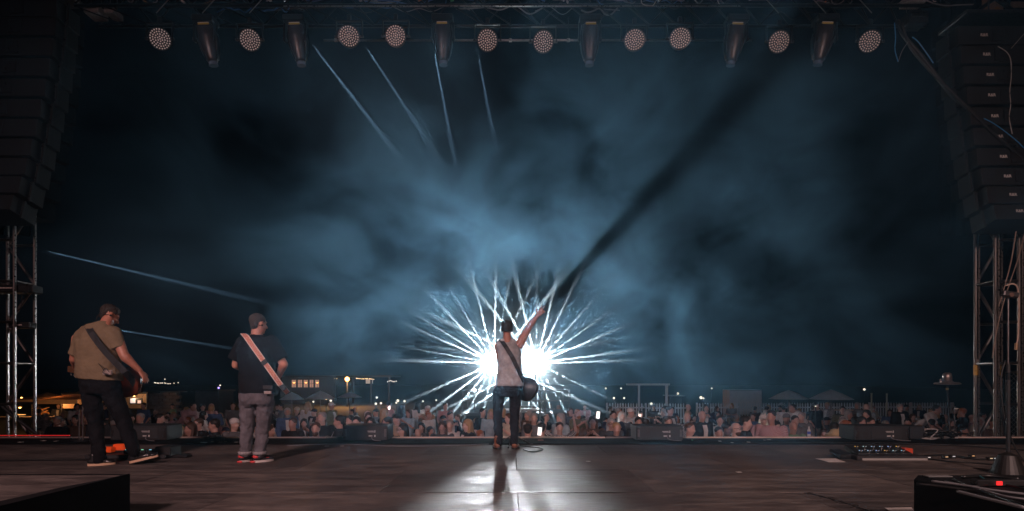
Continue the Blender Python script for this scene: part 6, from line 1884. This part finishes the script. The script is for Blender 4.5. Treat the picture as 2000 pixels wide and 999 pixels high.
bulb_string([(626, 745), (636, 739), (648, 739), (658, 739)], 59.5, 7, 'short string of warm bulbs left of the orange lamp', .045)
bulb_string([(628, 740), (632, 748), (628, 757)], 59.4, 4, 'bulbs hanging down at the end of the lit windows', .045, BULBW)
bulb_string([(757, 745), (763, 743), (768, 745), (774, 744)], 58, 7, 'cluster of pale bulbs well right of the orange lamp', .06, BULBW)
bulb_string([(302, 747), (310, 748), (320, 747.5), (330, 749), (348, 747)], 62, 12, 'distant row of red and white lights left of the black-shirted guitarist', .06, BULBW)
t = thing('orange_lamp', P(678, 741, 52), 'bright orange lamp on a post above the three umbrellas', 'lamp')
MB().ball((0, 0, 0), .20, 3).obj('globe', mat('orange_glow', (.3, .15, .05), .4, emit=(1.0, .42, .10), estr=9.0), t, smooth=True)
MB().tube((0, 0, -.2), (0, 0, GROUND_Z - t.location.z), .05).obj('post', BLACK, t)
ol = add_light('orange_lamp_bulb', 'POINT', P(678, 741, 51.6), 1500, (1.0, .45, .15), shadow_soft_size=.2)
# little lights scattered in the dark
def spark(px, py, d, r_, m_, label, cat='lamp', name='garden_lamp'):
    t = thing(name, P(px, py, d), label, cat)
    MB().ball((0, 0, 0), r_, 2).obj('globe', m_, t, smooth=True)
    MB().tube((0, 0, -r_), (0, 0, GROUND_Z - t.location.z), .02, seg=6).obj('post', BLACK, t)
for (px, py, d, r_, m_, lab) in (
    (637, 779, 30, .06, BULB, 'tiny amber lamp under the middle umbrella'), (646, 783, 29, .06, BULBW, 'small bright lamp just right of the amber one'), (612, 785, 30, .05, BULBW, 'tiny lamp below the middle umbrella'),
    (736, 777, 32, .06, BULBW, 'small warm lamp low behind the centre left speaker'), (734, 789, 30, .065, BULBW, 'brighter warm lamp under the small one'), (744, 788, 31, .06, BULBW, 'paler lamp touching the brighter warm lamp'),
    (777, 783, 30, .07, BULBW, 'elongated warm lamp behind the white-clothed table'), (774, 787, 30, .05, BULBW, 'dot of light under the elongated lamp'), (790, 784, 31, .06, BULBW, 'small lamp right of the elongated one'),
    (826, 784, 33, .05, BULBW, 'faint lamp halfway to the singer'), (852, 782, 33, .05, BULBW, 'faint upright lamp nearer the singer'), (882, 806, 22, .05, BULBW, 'phone light in the deep rows left of the singer'), (863, 812, 21, .035, BULBW, 'fainter phone light left of the singer'),
    (1183, 759, 50, .08, BULBW, 'distant white dot above the raised phone'), (1213, 759, 50, .08, BULBW, 'distant white dot right of the first one'), (1199, 778, 40, .08, BULBW, 'upright white dot above the picket fence'), (1219, 778, 40, .07, BULBW, 'fainter white dot above the picket fence'),
    (1272, 789, 32, .07, BULBW, 'yellowish dot on the picket fence under the goal frame'), (1324, 769, 45, .09, BULBW, 'white dot above the short roof edge'), (1369, 777, 38, .10, BULBW, 'bright white floodlight left of the pale container'), (1374, 778.5, 38, .06, BULBW, 'small dot beside the floodlight'),
    (1390, 759, 60, .09, BULBW, 'lone distant dot left of the pale container'), (1688, 761, 60, .12, BULBW, 'lone distant dot right of the umbrellas'), (1593, 794, 18.7, .022, BULBW, 'small light on the tall man under the umbrella'),
    (274, 746, 60, .10, BULB, 'amber dot beside the olive guitarist hand'), (281, 745, 60, .08, BULB, 'second amber dot by the olive guitarist hand'), (322, 741, 62, .06, BULBW, 'high dot above the distant row of lights'),
    (427, 758, 55, .09, mat('violet_glow', (.2, .1, .3), .4, emit=(.45, .30, 1), estr=2.5), 'violet dot left of the black-shirted guitarist'), (430, 753, 55, .07, BULBW, 'white dot just above the violet one')):
    spark(px, py, d, r_, m_, lab)
# three smaller stage lights near the follow spots
COOL = mat('cool_lens', (.3, .3, .3), .3, emit=(.72, .84, 1.0), estr=3.0)
WARM = mat('warm_lens', (.3, .3, .3), .3, emit=(1.0, .90, .72), estr=3.0)
for (px, py, r_, m_, lab) in ((927, 763, .075, COOL, 'small blue-white stage light left of the singer hips'), (985, 762, .11, COOL, 'round white stage light seen between the singer legs'), (1046.5, 753, .085, WARM, 'small warm stage light right of the singer guitar')):
    t = thing('small_stage_light', P(px, py, 21.6), lab, 'stage lamp')
    MB().tube((0, 0, 0), (0, .02, 0), r_, seg=24).obj('lens', m_, t)
    MB().tube((0, .021, 0), (0, .25, 0), r_ * 1.12, seg=24).obj('housing', BLACK, t)
    MB().tube((0, .12, -r_), (0, .12, -.3 - t.location.z), .02).obj('stand', BLACK, t)

# ------------------------------------------------------------------ platform of the follow spots
t = thing('spot_platform', (.15, 23.0, GROUND_Z), 'railed mixing and follow spot platform behind the audience', 'platform')
MB().box((0, 0, 1.22), (4.2, 2.6, .12), bevel=.01).obj('floor_board', CASE, t)
for s in (-1, 1):
    for y in (-1.25, 1.25):
        MB().tube((s * 2.05, y, 0), (s * 2.05, y, 2.2), .03).obj('corner_post', STEEL, t)
for z in (1.75, 2.15):
    MB().tube((-2.05, -1.27, z), (2.05, -1.27, z), .022).obj('rail', TOWER_M, t)
MB().box((0, -1.30, .62), (4.1, .03, 1.1)).obj('skirt', BLACK_CLOTH, t)
t = thing('lattice_mast', P(1060, 740, 20.4), 'pale slim lattice mast standing just right of the singer', 'mast')
t.location.z = GROUND_Z
zt = z_(750, 20.4); zb = 0
for s in (-1, 1):
    MB().tube((s * .09, 0, zb), (s * .09, 0, zt), .018).obj('chord', TOWER_M, t)
k = 0
zz_ = .1
while zz_ < zt - .25:
    MB().tube((-.09 if k % 2 else .09, 0, zz_), (.09 if k % 2 else -.09, 0, zz_ + .22), .010, seg=5).obj('lacing', TOWER_M, t)
    zz_ += .22; k += 1
t = thing('desk_canopy', P(1020, 740, 21.0), 'low desk with a pale top edge right of the singer knees', 'desk')
t.location.z = GROUND_Z
MB().box((0, 0, z_(799, 21) - .03), (1.45, .6, .06), bevel=.01).obj('desk_top', mat('pale_edge', (.5, .5, .52), .4), t)
for s in (-1, 1):
    MB().tube((s * .65, 0, 0), (s * .65, 0, z_(799, 21) - .06), .025).obj('leg', STEEL, t)
MB().box((0, -.1, z_(796, 21) + .03), (.9, .3, .05), bevel=.01).obj('mixing_console', CASE, t)

# ------------------------------------------------------------------ pale container, goal frame, service shed
t = thing('pale_container', P(1456.5, 740, 36), 'pale grey-pink box trailer behind the picket fence', 'container')
t.location.z = GROUND_Z
PB = mat('pale_panel', (.78, .70, .70), .7, var=.08, nscale=3)
wd = (1488 - 1425) * 36 / FPX
MB().box((0, .6, (z_(762, 36)) / 2 + .15), (wd, 1.2, z_(762, 36) - .3), bevel=.02).obj('body', PB, t)
for s in (-1, 1):
    MB().tube((s * wd * .35, .1, .18), (s * wd * .35, .3, .18), .18, seg=16).obj('wheel', RUBBER, t)
MB().box((0, -.008, z_(763, 36)), (wd, .02, .04)).obj('roof_trim', ALU, t)
t = thing('goal_frame', P(1261, 740, 29), 'large pale square frame standing before the picket fence', 'frame')
t.location.z = GROUND_Z
GF = mat('frame_white', (.45, .47, .5), .5)
xa, xb = X(1248, 29) - X(1261, 29), X(1302, 29) - X(1261, 29)
zt = z_(753, 29)
MB().box((xa, 0, zt / 2), (.09, .09, zt)).obj('post', GF, t)
MB().box((xb, 0, zt / 2), (.12, .10, zt)).obj('post', GF, t)
MB().box(((xa + xb) / 2 - .25, 0, zt + .04), (xb - xa + .8, .12, .09)).obj('crossbar', GF, t)
t = thing('shed_roof', P(1320, 740, 34), 'low dark shed whose roof edge catches light beside the goal frame', 'shed')
t.location.z = GROUND_Z
MB().box((0, .6, z_(774, 34) / 2), (.75, 1.1, z_(774, 34) - .02)).obj('wall', DARKW, t)
MB().box((0, .5, z_(773.5, 34)), (.95, 1.4, .05)).obj('roof', ALU, t)
t = thing('garden_table', P(1640, 740, 22.5), 'long bare wooden counter edge catching light under the right umbrella', 'counter')
t.location.z = GROUND_Z
MB().box((0, 0, z_(801, 22.5)), (1.6, .5, .045), bevel=.006).obj('counter_top', mat('counter_wood', (.45, .33, .25), .5), t)
for s in (-1, 1):
    MB().box((s * .7, 0, z_(801, 22.5) / 2), (.08, .4, z_(801, 22.5) - .05)).obj('leg', CASE, t)
for (px, y0, y1, lab) in ((1702, 770, 800, 'thin pale post left of the yellowish one in the right crowd'), (1732, 771, 800, 'thin yellowish post right of the pale one in the right crowd')):
    t = thing('marker_post', P(px, 740, 24), lab, 'post')
    t.location.z = GROUND_Z
    MB().box((0, 0, z_(y0, 24) / 2), (.05, .05, z_(y0, 24)), bevel=.006).obj('post', mat('post_pale', (.50, .50, .36), .5), t)
    MB().box((0, 0, z_(y0, 24) + .02), (.06, .06, .04)).obj('cap', mat('post_pale', (.5, .5, .36), .5), t)

# ------------------------------------------------------------------ food tents on the left, lit orange
TENT = mat('tent_canvas', (.50, .34, .22), .85, var=.15, nscale=3)
WALLT = mat('stone_wall', (.20, .15, .12), .9, var=.5, nscale=26, bump=.6, bscale=20)
def tent(px0, px1, pyeave, pypeak, d, label, depth=3.0):
    xa, xb = X(px0, d), X(px1, d)
    cx = (xa + xb) / 2
    t = thing('marquee', (cx, d, GROUND_Z), label, 'tent')
    hw = (xb - xa) / 2
    ze, zp = z_(pyeave, d), z_(pypeak, d)
    m = MB()
    ring = [m.bm.verts.new(v) for v in ((-hw, 0, ze), (hw, 0, ze), (hw, depth, ze), (-hw, depth, ze))]
    mid = [m.bm.verts.new(v) for v in ((-hw * .45, depth * .3, ze + (zp - ze) * .42), (hw * .45, depth * .3, ze + (zp - ze) * .42), (hw * .45, depth * .7, ze + (zp - ze) * .42), (-hw * .45, depth * .7, ze + (zp - ze) * .42))]
    ap = m.bm.verts.new((0, depth / 2, zp))
    for k in range(4):
        j = (k + 1) % 4
        m.bm.faces.new((ring[k], ring[j], mid[j], mid[k])); m.bm.faces.new((mid[k], mid[j], ap))
    bmesh.ops.solidify(m.bm, geom=list(m.bm.faces), thickness=.015)
    m.obj('roof', TENT, t)
    MB().box((0, -.01, ze - .10), (hw * 2, .012, .20)).obj('valance', TENT, t)
    for s in (-1, 1):
        for y in (.05, depth - .05):
            MB().tube((s * (hw - .05), y, 0), (s * (hw - .05), y, ze), .03).obj('pole', STEEL, t)
    return t
tent(22, 62, 781, 768, 27, 'small peaked tent glowing orange behind the left tower')
tent(62, 150, 781, 766, 26, 'wide food tent glowing orange right of the left tower')
t = thing('side_wall_tent', (X(205, 27), 27, GROUND_Z), 'long canvas-walled marquee behind the olive-shirted guitarist', 'tent')
hw = (X(284, 27) - X(118, 27)) / 2
MB().box((0, 0, z_(784, 27)), (hw * 2, .03, z_(769, 27) - z_(797, 27))).obj('canvas_wall', TENT, t)
MB().box((0, 1.2, z_(768, 27)), (hw * 2 + .1, 2.5, .06)).obj('roof', CASE, t)
for k in range(5):
    MB().tube((-hw + hw * .5 * k, -.05, 0), (-hw + hw * .5 * k, -.05, z_(769, 27)), .028).obj('pole', STEEL, t)
t = thing('stone_kiosk', (X(318, 28), 28, GROUND_Z), 'low rough stone wall right of the canvas marquee', 'wall')
hw = (X(350, 28) - X(285, 28)) / 2
hgt = z_(768, 28)
rs2 = random.Random(9)
zc = 0.0; row = 0
stone_me = MB().box((0, 0, 0), (.34, .22, .15), bevel=.018).mesh('stone', WALLT)
while zc < hgt - .1:
    xk = -hw + (.17 if row % 2 else 0)
    while xk < hw - .1:
        link('stone', stone_me, t, (xk + .17, rs2.uniform(-.02, .02), zc + .078), (0, rs2.uniform(-.02, .02), rs2.uniform(-.03, .03)))
        xk += .35
    zc += .16; row += 1
MB().box((0, .13, hgt / 2), (hw * 2, .10, hgt)).obj('backing', CASE, t)
MB().box((0, .2, hgt + .05), (hw * 2 + .15, .6, .08)).obj('coping', CASE, t)
t = thing('dark_kiosk', (X(404, 30), 30, GROUND_Z), 'dim grey hut left of the black-shirted guitarist', 'building')
hw = (X(428, 30) - X(382, 30)) / 2
MB().box((0, .8, z_(765, 30) / 2), (hw * 2, 1.6, z_(765, 30))).obj('wall', mat('dim_plaster', (.09, .09, .10), .9, var=.2, nscale=5), t)
MB().box((0, .75, z_(763.5, 30)), (hw * 2 + .2, 1.9, .06)).obj('roof', CASE, t)
# lit display board
t = thing('menu_board', P(266, 784, 26.4), 'lit white menu board hanging on the canvas marquee', 'sign')
MB().box((0, 0, 0), (.60, .04, .30)).obj('frame', CASE, t)
MB().box((-.14, -.023, .02), (.24, .006, .22)).obj('panel', mat('lit_panel', (.4, .4, .4), .5, emit=(.95, .85, .85), estr=.5), t)
MB().box((.16, -.023, -.03), (.16, .006, .14)).obj('panel', mat('lit_panel_warm', (.4, .3, .3), .5, emit=(1, .65, .5), estr=.6), t)
MB().tube((-.25, 0, .15), (-.25, .3, .42), .006).obj('hook', STEEL, t); MB().tube((.25, 0, .15), (.25, .3, .42), .006).obj('hook', STEEL, t)
# buffet with heat lamps and orange fittings
t = thing('buffet_counter', (X(70, 24), 24, GROUND_Z), 'buffet counter with glowing orange food under lamps by the left tower', 'counter')
MB().box((0, 0, z_(812, 24) - .1), (3.4, .7, .1), bevel=.01).obj('counter_top', mat('buffet_cloth', (.3, .2, .14), .7), t)
for s in (-1, 1):
    MB().box((s * 1.5, 0, (z_(812, 24) - .15) / 2), (.1, .6, z_(812, 24) - .15)).obj('leg', CASE, t)
FOOD = mat('food_glow', (.75, .20, .05), .5, emit=(1, .28, .04), estr=.22, var=.3, nscale=12)  # glow put into the food in place of lamp light on it
rf = random.Random(2)
for k in range(26):
    px = rf.uniform(66, 92); py = rf.uniform(797, 810)
    p = P(px, py, 23.9) - Vector(t.location)
    MB().box((0, 0, 0), (rf.uniform(.05, .26), .1, rf.uniform(.02, .05)), bevel=.008).obj('orange_tray', FOOD if k % 4 else TENT, t, loc=p, rot=(0, rf.uniform(-.5, .3), 0))
for k in range(5):
    p = P(26 + k * 4.5, 810.5, 23.9) - Vector(t.location)
    MB().box((0, 0, 0), (.12, .2, .03), bevel=.006).obj('lit_dish', mat('lit_dish_glow', (.8, .5, .2), .4, emit=(1, .6, .2), estr=.5), t, loc=p)  # dishes glow by themselves in place of lamp light
for (px, py, lab) in ((39, 793, 'curved-neck heat lamp glowing inside the left tower frame'), (77, 796, 'orange heat lamp over the food right of the left tower')):
    p = P(px, py, 24)
    t = thing('buffet_lamp', p, lab, 'lamp')
    MB().path(curve_pts([(-.22, 0, -.22), (-.22, 0, -.02), (-.14, 0, .09), (-.02, 0, .08), (.0, 0, .04)], 18), .014, 6).obj('neck', mat('lamp_chrome', (.6, .5, .42), .25, 1.0), t, smooth=True)
    MB().lathe([(.09, -.06), (.07, 0.0), (.03, .04)], seg=18).obj('shade', mat('copper_shade', (.6, .33, .15), .3, .9), t, smooth=True)
    MB().ball((0, 0, -.06), .045, 2).obj('bulb', mat('heat_bulb', (.5, .3, .1), .4, emit=(1, .5, .12), estr=9.0), t)
    MB().tube((-.22, 0, -.22), (-.22, 0, GROUND_Z - p.z + .85), .014).obj('stem', STEEL, t)
    add_light('buffet_lamp_bulb', 'POINT', p + Vector((0, -.05, -.16)), 12, (1, .50, .18), shadow_soft_size=.05)
add_light('tent_bulb', 'POINT', P(108, 781, 26.6), 40, (1, .46, .16), shadow_soft_size=.1)
add_light('tent_bulb', 'POINT', P(42, 780, 27.8), 12, (1, .42, .12), shadow_soft_size=.1)
add_light('marquee_bulb', 'POINT', P(262, 776, 26.3), 14, (1, .60, .32), shadow_soft_size=.1)
for (px, py, d, lab) in ((108, 781, 26.6, 'bare bulb hanging in the wide food tent'), (42, 780, 27.8, 'bare bulb hanging in the small peaked tent'), (262, 776, 26.3, 'bare bulb above the menu board')):
    t = thing('hanging_bulb', P(px, py, d), lab, 'lamp')
    MB().ball((0, 0, 0.06), .04, 2).obj('globe', MATS['heat_bulb'], t)
    MB().tube((0, 0, .1), (0, 0, .30), .006).obj('cord', RUBBER, t)
# ------------------------------------------------------------------ the two follow spots behind the audience
STAR_W = 85000.0
GLASS_ON = mat('glowing_lens', (0.1, 0.1, 0.1), 0.3, emit=(0.90, 0.97, 1.0), estr=70.0)
rs_ = random.Random(5)
for i, c in enumerate(LAMPS):
    t = thing('follow_spot', (c.x, c.y, -0.3), ('blinding white spotlight behind the audience, half hidden by the singer', 'blinding white spotlight behind the audience, just right of the singer')[i], 'spotlight')
    rel = Vector((0, 0, c.z + 0.3))
    MB().tube((0, .25, 0.85), (0, .25, rel.z - .1), 0.03).obj('stand', BLACK, t)
    for k in range(3):
        a = 2 * PI * k / 3 + .5
        MB().tube((0, .25, 0.9), (.45 * math.cos(a), .25 + .45 * math.sin(a), 0.0), 0.018).obj('leg', BLACK, t)
    MB().tube(rel + Vector((0, .13, 0)), rel + Vector((0, .75, 0)), 0.38, 0.26, seg=24).obj('housing', BLACK, t)
    MB().tube(rel + Vector((0, -.21, 0)), rel + Vector((0, -.19, 0)), 0.40, seg=40).obj('lens', GLASS_ON, t)  # lens made oversize so its disc stands in for the glare
    MB().tube(rel + Vector((0, -.125, 0)), rel + Vector((0, -.10, 0)), 0.24, seg=32).obj('front_ring', BLACK, t)
    MB().tube(rel + Vector((0, .105, 0)), rel + Vector((0, .125, 0)), 0.24, seg=32).obj('back_ring', BLACK, t)
    # added slotted collar that cuts the inner light into starburst rays
    SLOTS = (0, 10, 22, 36, 49, 63, 77, 91, 104, 118, 132, 146, 158, 170, 180, 205, 217, 230, 244, 259, 274, 289, 303, 316, 335)
    n = len(SLOTS)
    edges = [R(a + (rs_.uniform(-2.5, 2.5) if a not in (0, 180) else (1.5 if a == 0 else -1.5))) for a in SLOTS]
    ws = [rs_.uniform(.006, .022) for k in range(n)]
    for k in range(n):
        a0 = edges[k] + ws[k] / 2; a1 = edges[(k + 1) % n] - ws[(k + 1) % n] / 2
        if a1 < a0: a1 += 2 * PI
        m = MB(); vs = []
        for a in (a0, (a0 + a1) / 2, a1):
            for r_ in (.14, .23):
                for y in (-.10, .105):
                    vs.append(m.bm.verts.new(rel + Vector((r_ * math.cos(a), y, r_ * math.sin(a)))))
        bmesh.ops.convex_hull(m.bm, input=vs)
        m.obj('ray_vane', BLACK, t)
    add_light('star_ray_light', 'POINT', c, STAR_W, (.9, .97, 1), shadow_soft_size=0.003)  # added point light that feeds the starburst rays
# ------------------------------------------------------------------ haze and smoke
def volume_material(name, build):
    m = bpy.data.materials.new(name)
    m.use_nodes = True
    if name != 'stage_smoke':
        m.cycles.volume_sampling = 'EQUIANGULAR'
    nt = m.node_tree
    for n in list(nt.nodes):
        if n.type != 'OUTPUT_MATERIAL':
            nt.nodes.remove(n)
    out = [n for n in nt.nodes if n.type == 'OUTPUT_MATERIAL'][0]
    pv = nt.nodes.new('ShaderNodeVolumePrincipled')
    nt.links.new(pv.outputs[0], out.inputs['Volume'])
    build(nt, pv)
    return m

def volume_box(name, lo, hi, m, label):
    me = bpy.data.meshes.new(name)
    bm = bmesh.new()
    bmesh.ops.create_cube(bm, size=1)
    for v in bm.verts:
        v.co = Vector([lo[i] + (v.co[i] + .5) * (hi[i] - lo[i]) for i in range(3)])
    bm.to_mesh(me); bm.free()
    o = bpy.data.objects.new(name, me)
    COL.objects.link(o)
    me.materials.append(m)
    o['kind'] = 'stuff'
    o['label'] = label
    return o

HAZE_D = 0.0004
SMOKE_D = 0.118
def b_haze(nt, pv):
    pv.inputs['Density'].default_value = HAZE_D
    pv.inputs['Anisotropy'].default_value = 0.6
    pv.inputs['Color'].default_value = (0.35, 0.62, 0.88, 1)
def b_smoke(nt, pv):
    pv.inputs['Anisotropy'].default_value = 0.70
    pv.inputs['Color'].default_value = (0.28, 0.60, 0.88, 1)
    N, L = nt.nodes.new, nt.links.new
    tc = N('ShaderNodeTexCoord')
    mp = N('ShaderNodeMapping')
    mp.inputs['Scale'].default_value = (1.0, 0.8, 1.25)
    L(tc.outputs['Object'], mp.inputs['Vector'])
    n1 = N('ShaderNodeTexNoise')
    n1.inputs['Scale'].default_value = 1.45
    n1.inputs['Detail'].default_value = 6.0
    n1.inputs['Roughness'].default_value = 0.55
    n1.inputs['Distortion'].default_value = 1.4
    L(mp.outputs[0], n1.inputs['Vector'])
    mr = N('ShaderNodeMapRange')
    mr.inputs['From Min'].default_value = 0.475
    mr.inputs['From Max'].default_value = 0.60
    mr.inputs['To Min'].default_value = 0.02
    mr.inputs['To Max'].default_value = 1.4
    L(n1.outputs['Fac'], mr.inputs['Value'])
    # the cloud thins out away from its middle, over the centre of the stage
    sep = N('ShaderNodeMapping')
    sep.vector_type = 'POINT'
    sep.inputs['Location'].default_value = (-0.75 / 3.0, -3.2 / 4.8, -1.70 / 2.1)
    sep.inputs['Scale'].default_value = (1 / 3.0, 1 / 4.8, 1 / 2.1)
    L(tc.outputs['Object'], sep.inputs['Vector'])
    ln = N('ShaderNodeVectorMath'); ln.operation = 'LENGTH'
    L(sep.outputs[0], ln.inputs[0])
    fo = N('ShaderNodeMapRange'); fo.interpolation_type = 'SMOOTHSTEP'
    fo.inputs['From Min'].default_value = 0.35
    fo.inputs['From Max'].default_value = 1.0
    fo.inputs['To Min'].default_value = 1.0
    fo.inputs['To Max'].default_value = 0.0
    L(ln.outputs['Value'], fo.inputs['Value'])
    # and it has risen: little of it is left below knee height
    sx = N('ShaderNodeSeparateXYZ')
    L(tc.outputs['Object'], sx.inputs[0])
    fz = N('ShaderNodeMapRange'); fz.interpolation_type = 'SMOOTHSTEP'
    fz.inputs['From Min'].default_value = 0.35
    fz.inputs['From Max'].default_value = 1.35
    fz.inputs['To Min'].default_value = 0.08
    fz.inputs['To Max'].default_value = 1.0
    L(sx.outputs['Z'], fz.inputs['Value'])
    fy = N('ShaderNodeMapRange'); fy.interpolation_type = 'SMOOTHSTEP'
    fy.inputs['From Min'].default_value = 0.8
    fy.inputs['From Max'].default_value = 2.0
    L(sx.outputs['Y'], fy.inputs['Value'])
    m2 = N('ShaderNodeMath'); m2.operation = 'MULTIPLY'
    L(fz.outputs[0], m2.inputs[0]); L(fy.outputs[0], m2.inputs[1])
    # smoke is hollowed out along the view axis to deepen the shadow shaft
    lane = N('ShaderNodeMapping')
    lane.inputs['Location'].default_value = (-0.1, 0, -1.05)
    lane.inputs['Scale'].default_value = (1, 0, 1)
    L(tc.outputs['Object'], lane.inputs['Vector'])
    ll = N('ShaderNodeVectorMath'); ll.operation = 'LENGTH'
    L(lane.outputs[0], ll.inputs[0])
    lr = N('ShaderNodeMapRange'); lr.interpolation_type = 'SMOOTHSTEP'
    lr.inputs['From Min'].default_value = 0.55
    lr.inputs['From Max'].default_value = 1.10
    L(ll.outputs['Value'], lr.inputs['Value'])
    ly = N('ShaderNodeMapRange'); ly.interpolation_type = 'SMOOTHSTEP'
    ly.inputs['From Min'].default_value = 3.8
    ly.inputs['From Max'].default_value = 6.5
    ly.inputs['To Min'].default_value = 0.06
    ly.inputs['To Max'].default_value = 1.0
    L(sx.outputs['Y'], ly.inputs['Value'])
    lm = N('ShaderNodeMath'); lm.operation = 'MAXIMUM'
    L(lr.outputs[0], lm.inputs[0]); L(ly.outputs[0], lm.inputs[1])
    m3 = N('ShaderNodeMath'); m3.operation = 'MULTIPLY'
    L(m2.outputs[0], m3.inputs[0]); L(lm.outputs[0], m3.inputs[1])
    m2 = m3
    m1 = N('ShaderNodeMath'); m1.operation = 'MULTIPLY'
    L(m2.outputs[0], m1.inputs[0]); L(fo.outputs[0], m1.inputs[1])
    m0 = N('ShaderNodeMath'); m0.operation = 'MULTIPLY'
    L(mr.outputs[0], m0.inputs[0]); L(m1.outputs[0], m0.inputs[1])
    mu = N('ShaderNodeMath'); mu.operation = 'MULTIPLY'
    mu.inputs[1].default_value = SMOKE_D
    L(m0.outputs[0], mu.inputs[0])
    L(mu.outputs[0], pv.inputs['Density'])

volume_box('haze', (-90, -8, -2.7), (90, 95, 12.0), volume_material('haze_air', b_haze),
           'thin blue haze hanging over the stage and the audience')
sm = volume_box('smoke', (-6.5, 0.6, 0.004), (6.5, 8.8, 5.6), volume_material('stage_smoke', b_smoke),
           'clumpy blue stage smoke drifting over the deck')

def b_far(nt, pv):
    # smoke added round each follow spot to carry its rays and glare
    pv.inputs['Anisotropy'].default_value = 0.3
    pv.inputs['Color'].default_value = (0.72, 0.86, 0.96, 1)
    N, L = nt.nodes.new, nt.links.new
    tc = N('ShaderNodeTexCoord')
    total = None
    for lp in LAMPS:
        d = N('ShaderNodeVectorMath'); d.operation = 'DISTANCE'
        L(tc.outputs['Object'], d.inputs[0])
        d.inputs[1].default_value = lp
        p = N('ShaderNodeMath'); p.operation = 'POWER'
        L(d.outputs['Value'], p.inputs[0]); p.inputs[1].default_value = 1.6
        a = N('ShaderNodeMath'); a.operation = 'ADD'
        L(p.outputs[0], a.inputs[0]); a.inputs[1].default_value = 0.12
        q = N('ShaderNodeMath'); q.operation = 'DIVIDE'
        q.inputs[0].default_value = FAR_SMOKE_D
        L(a.outputs[0], q.inputs[1])
        # fades to nothing at the edge of the cloud
        e = N('ShaderNodeMapRange'); e.interpolation_type = 'SMOOTHSTEP'
        e.inputs['From Min'].default_value = 0.3
        e.inputs['From Max'].default_value = 5.2
        e.inputs['To Min'].default_value = 1.0
        e.inputs['To Max'].default_value = 0.0
        L(d.outputs['Value'], e.inputs['Value'])
        m = N('ShaderNodeMath'); m.operation = 'MULTIPLY'
        L(q.outputs[0], m.inputs[0]); L(e.outputs[0], m.inputs[1])
        if total is None:
            total = m
        else:
            t = N('ShaderNodeMath'); t.operation = 'ADD'
            L(total.outputs[0], t.inputs[0]); L(m.outputs[0], t.inputs[1])
            total = t
    L(total.outputs[0], pv.inputs['Density'])

FAR_SMOKE_D = 0.12
volume_box('smoke', (-5.4, 17.6, -1.55), (5.6, 25.5, 6.3), volume_material('ray_smoke', b_far),
           'added smoke round the two follow spots that shows their rays')

def puff(lo, hi, dens, label):  # smoke added only to make the narrow beams visible
    """a small cloud with soft edges"""
    c = [(a + b) / 2 for a, b in zip(lo, hi)]; h = [(b - a) / 2 for a, b in zip(lo, hi)]
    def b_(nt, pv):
        pv.inputs['Anisotropy'].default_value = 0.25
        pv.inputs['Color'].default_value = (0.35, 0.62, 0.92, 1)
        N, L = nt.nodes.new, nt.links.new
        tc = N('ShaderNodeTexCoord')
        mp = N('ShaderNodeMapping')
        mp.inputs['Location'].default_value = [-a / b for a, b in zip(c, h)]
        mp.inputs['Scale'].default_value = [1 / b for b in h]
        L(tc.outputs['Object'], mp.inputs['Vector'])
        ln = N('ShaderNodeVectorMath'); ln.operation = 'LENGTH'; L(mp.outputs[0], ln.inputs[0])
        r = N('ShaderNodeMapRange'); r.interpolation_type = 'SMOOTHSTEP'
        r.inputs['From Min'].default_value = 0.3; r.inputs['From Max'].default_value = 1.0
        r.inputs['To Min'].default_value = dens; r.inputs['To Max'].default_value = 0.0
        L(ln.outputs['Value'], r.inputs['Value']); L(r.outputs[0], pv.inputs['Density'])
    return volume_box('smoke', lo, hi, volume_material('beam_smoke', b_), label)
puff((-4.6, 8.0, 3.6), (0.9, 11.4, 8.0), 0.10, 'added faint smoke under the left half of the truss that shows thin beams')
puff((-11.0, 8.9, 0.3), (-3.2, 12.4, 4.9), 0.06, 'added faint smoke beside the left tower that shows a thin beam')
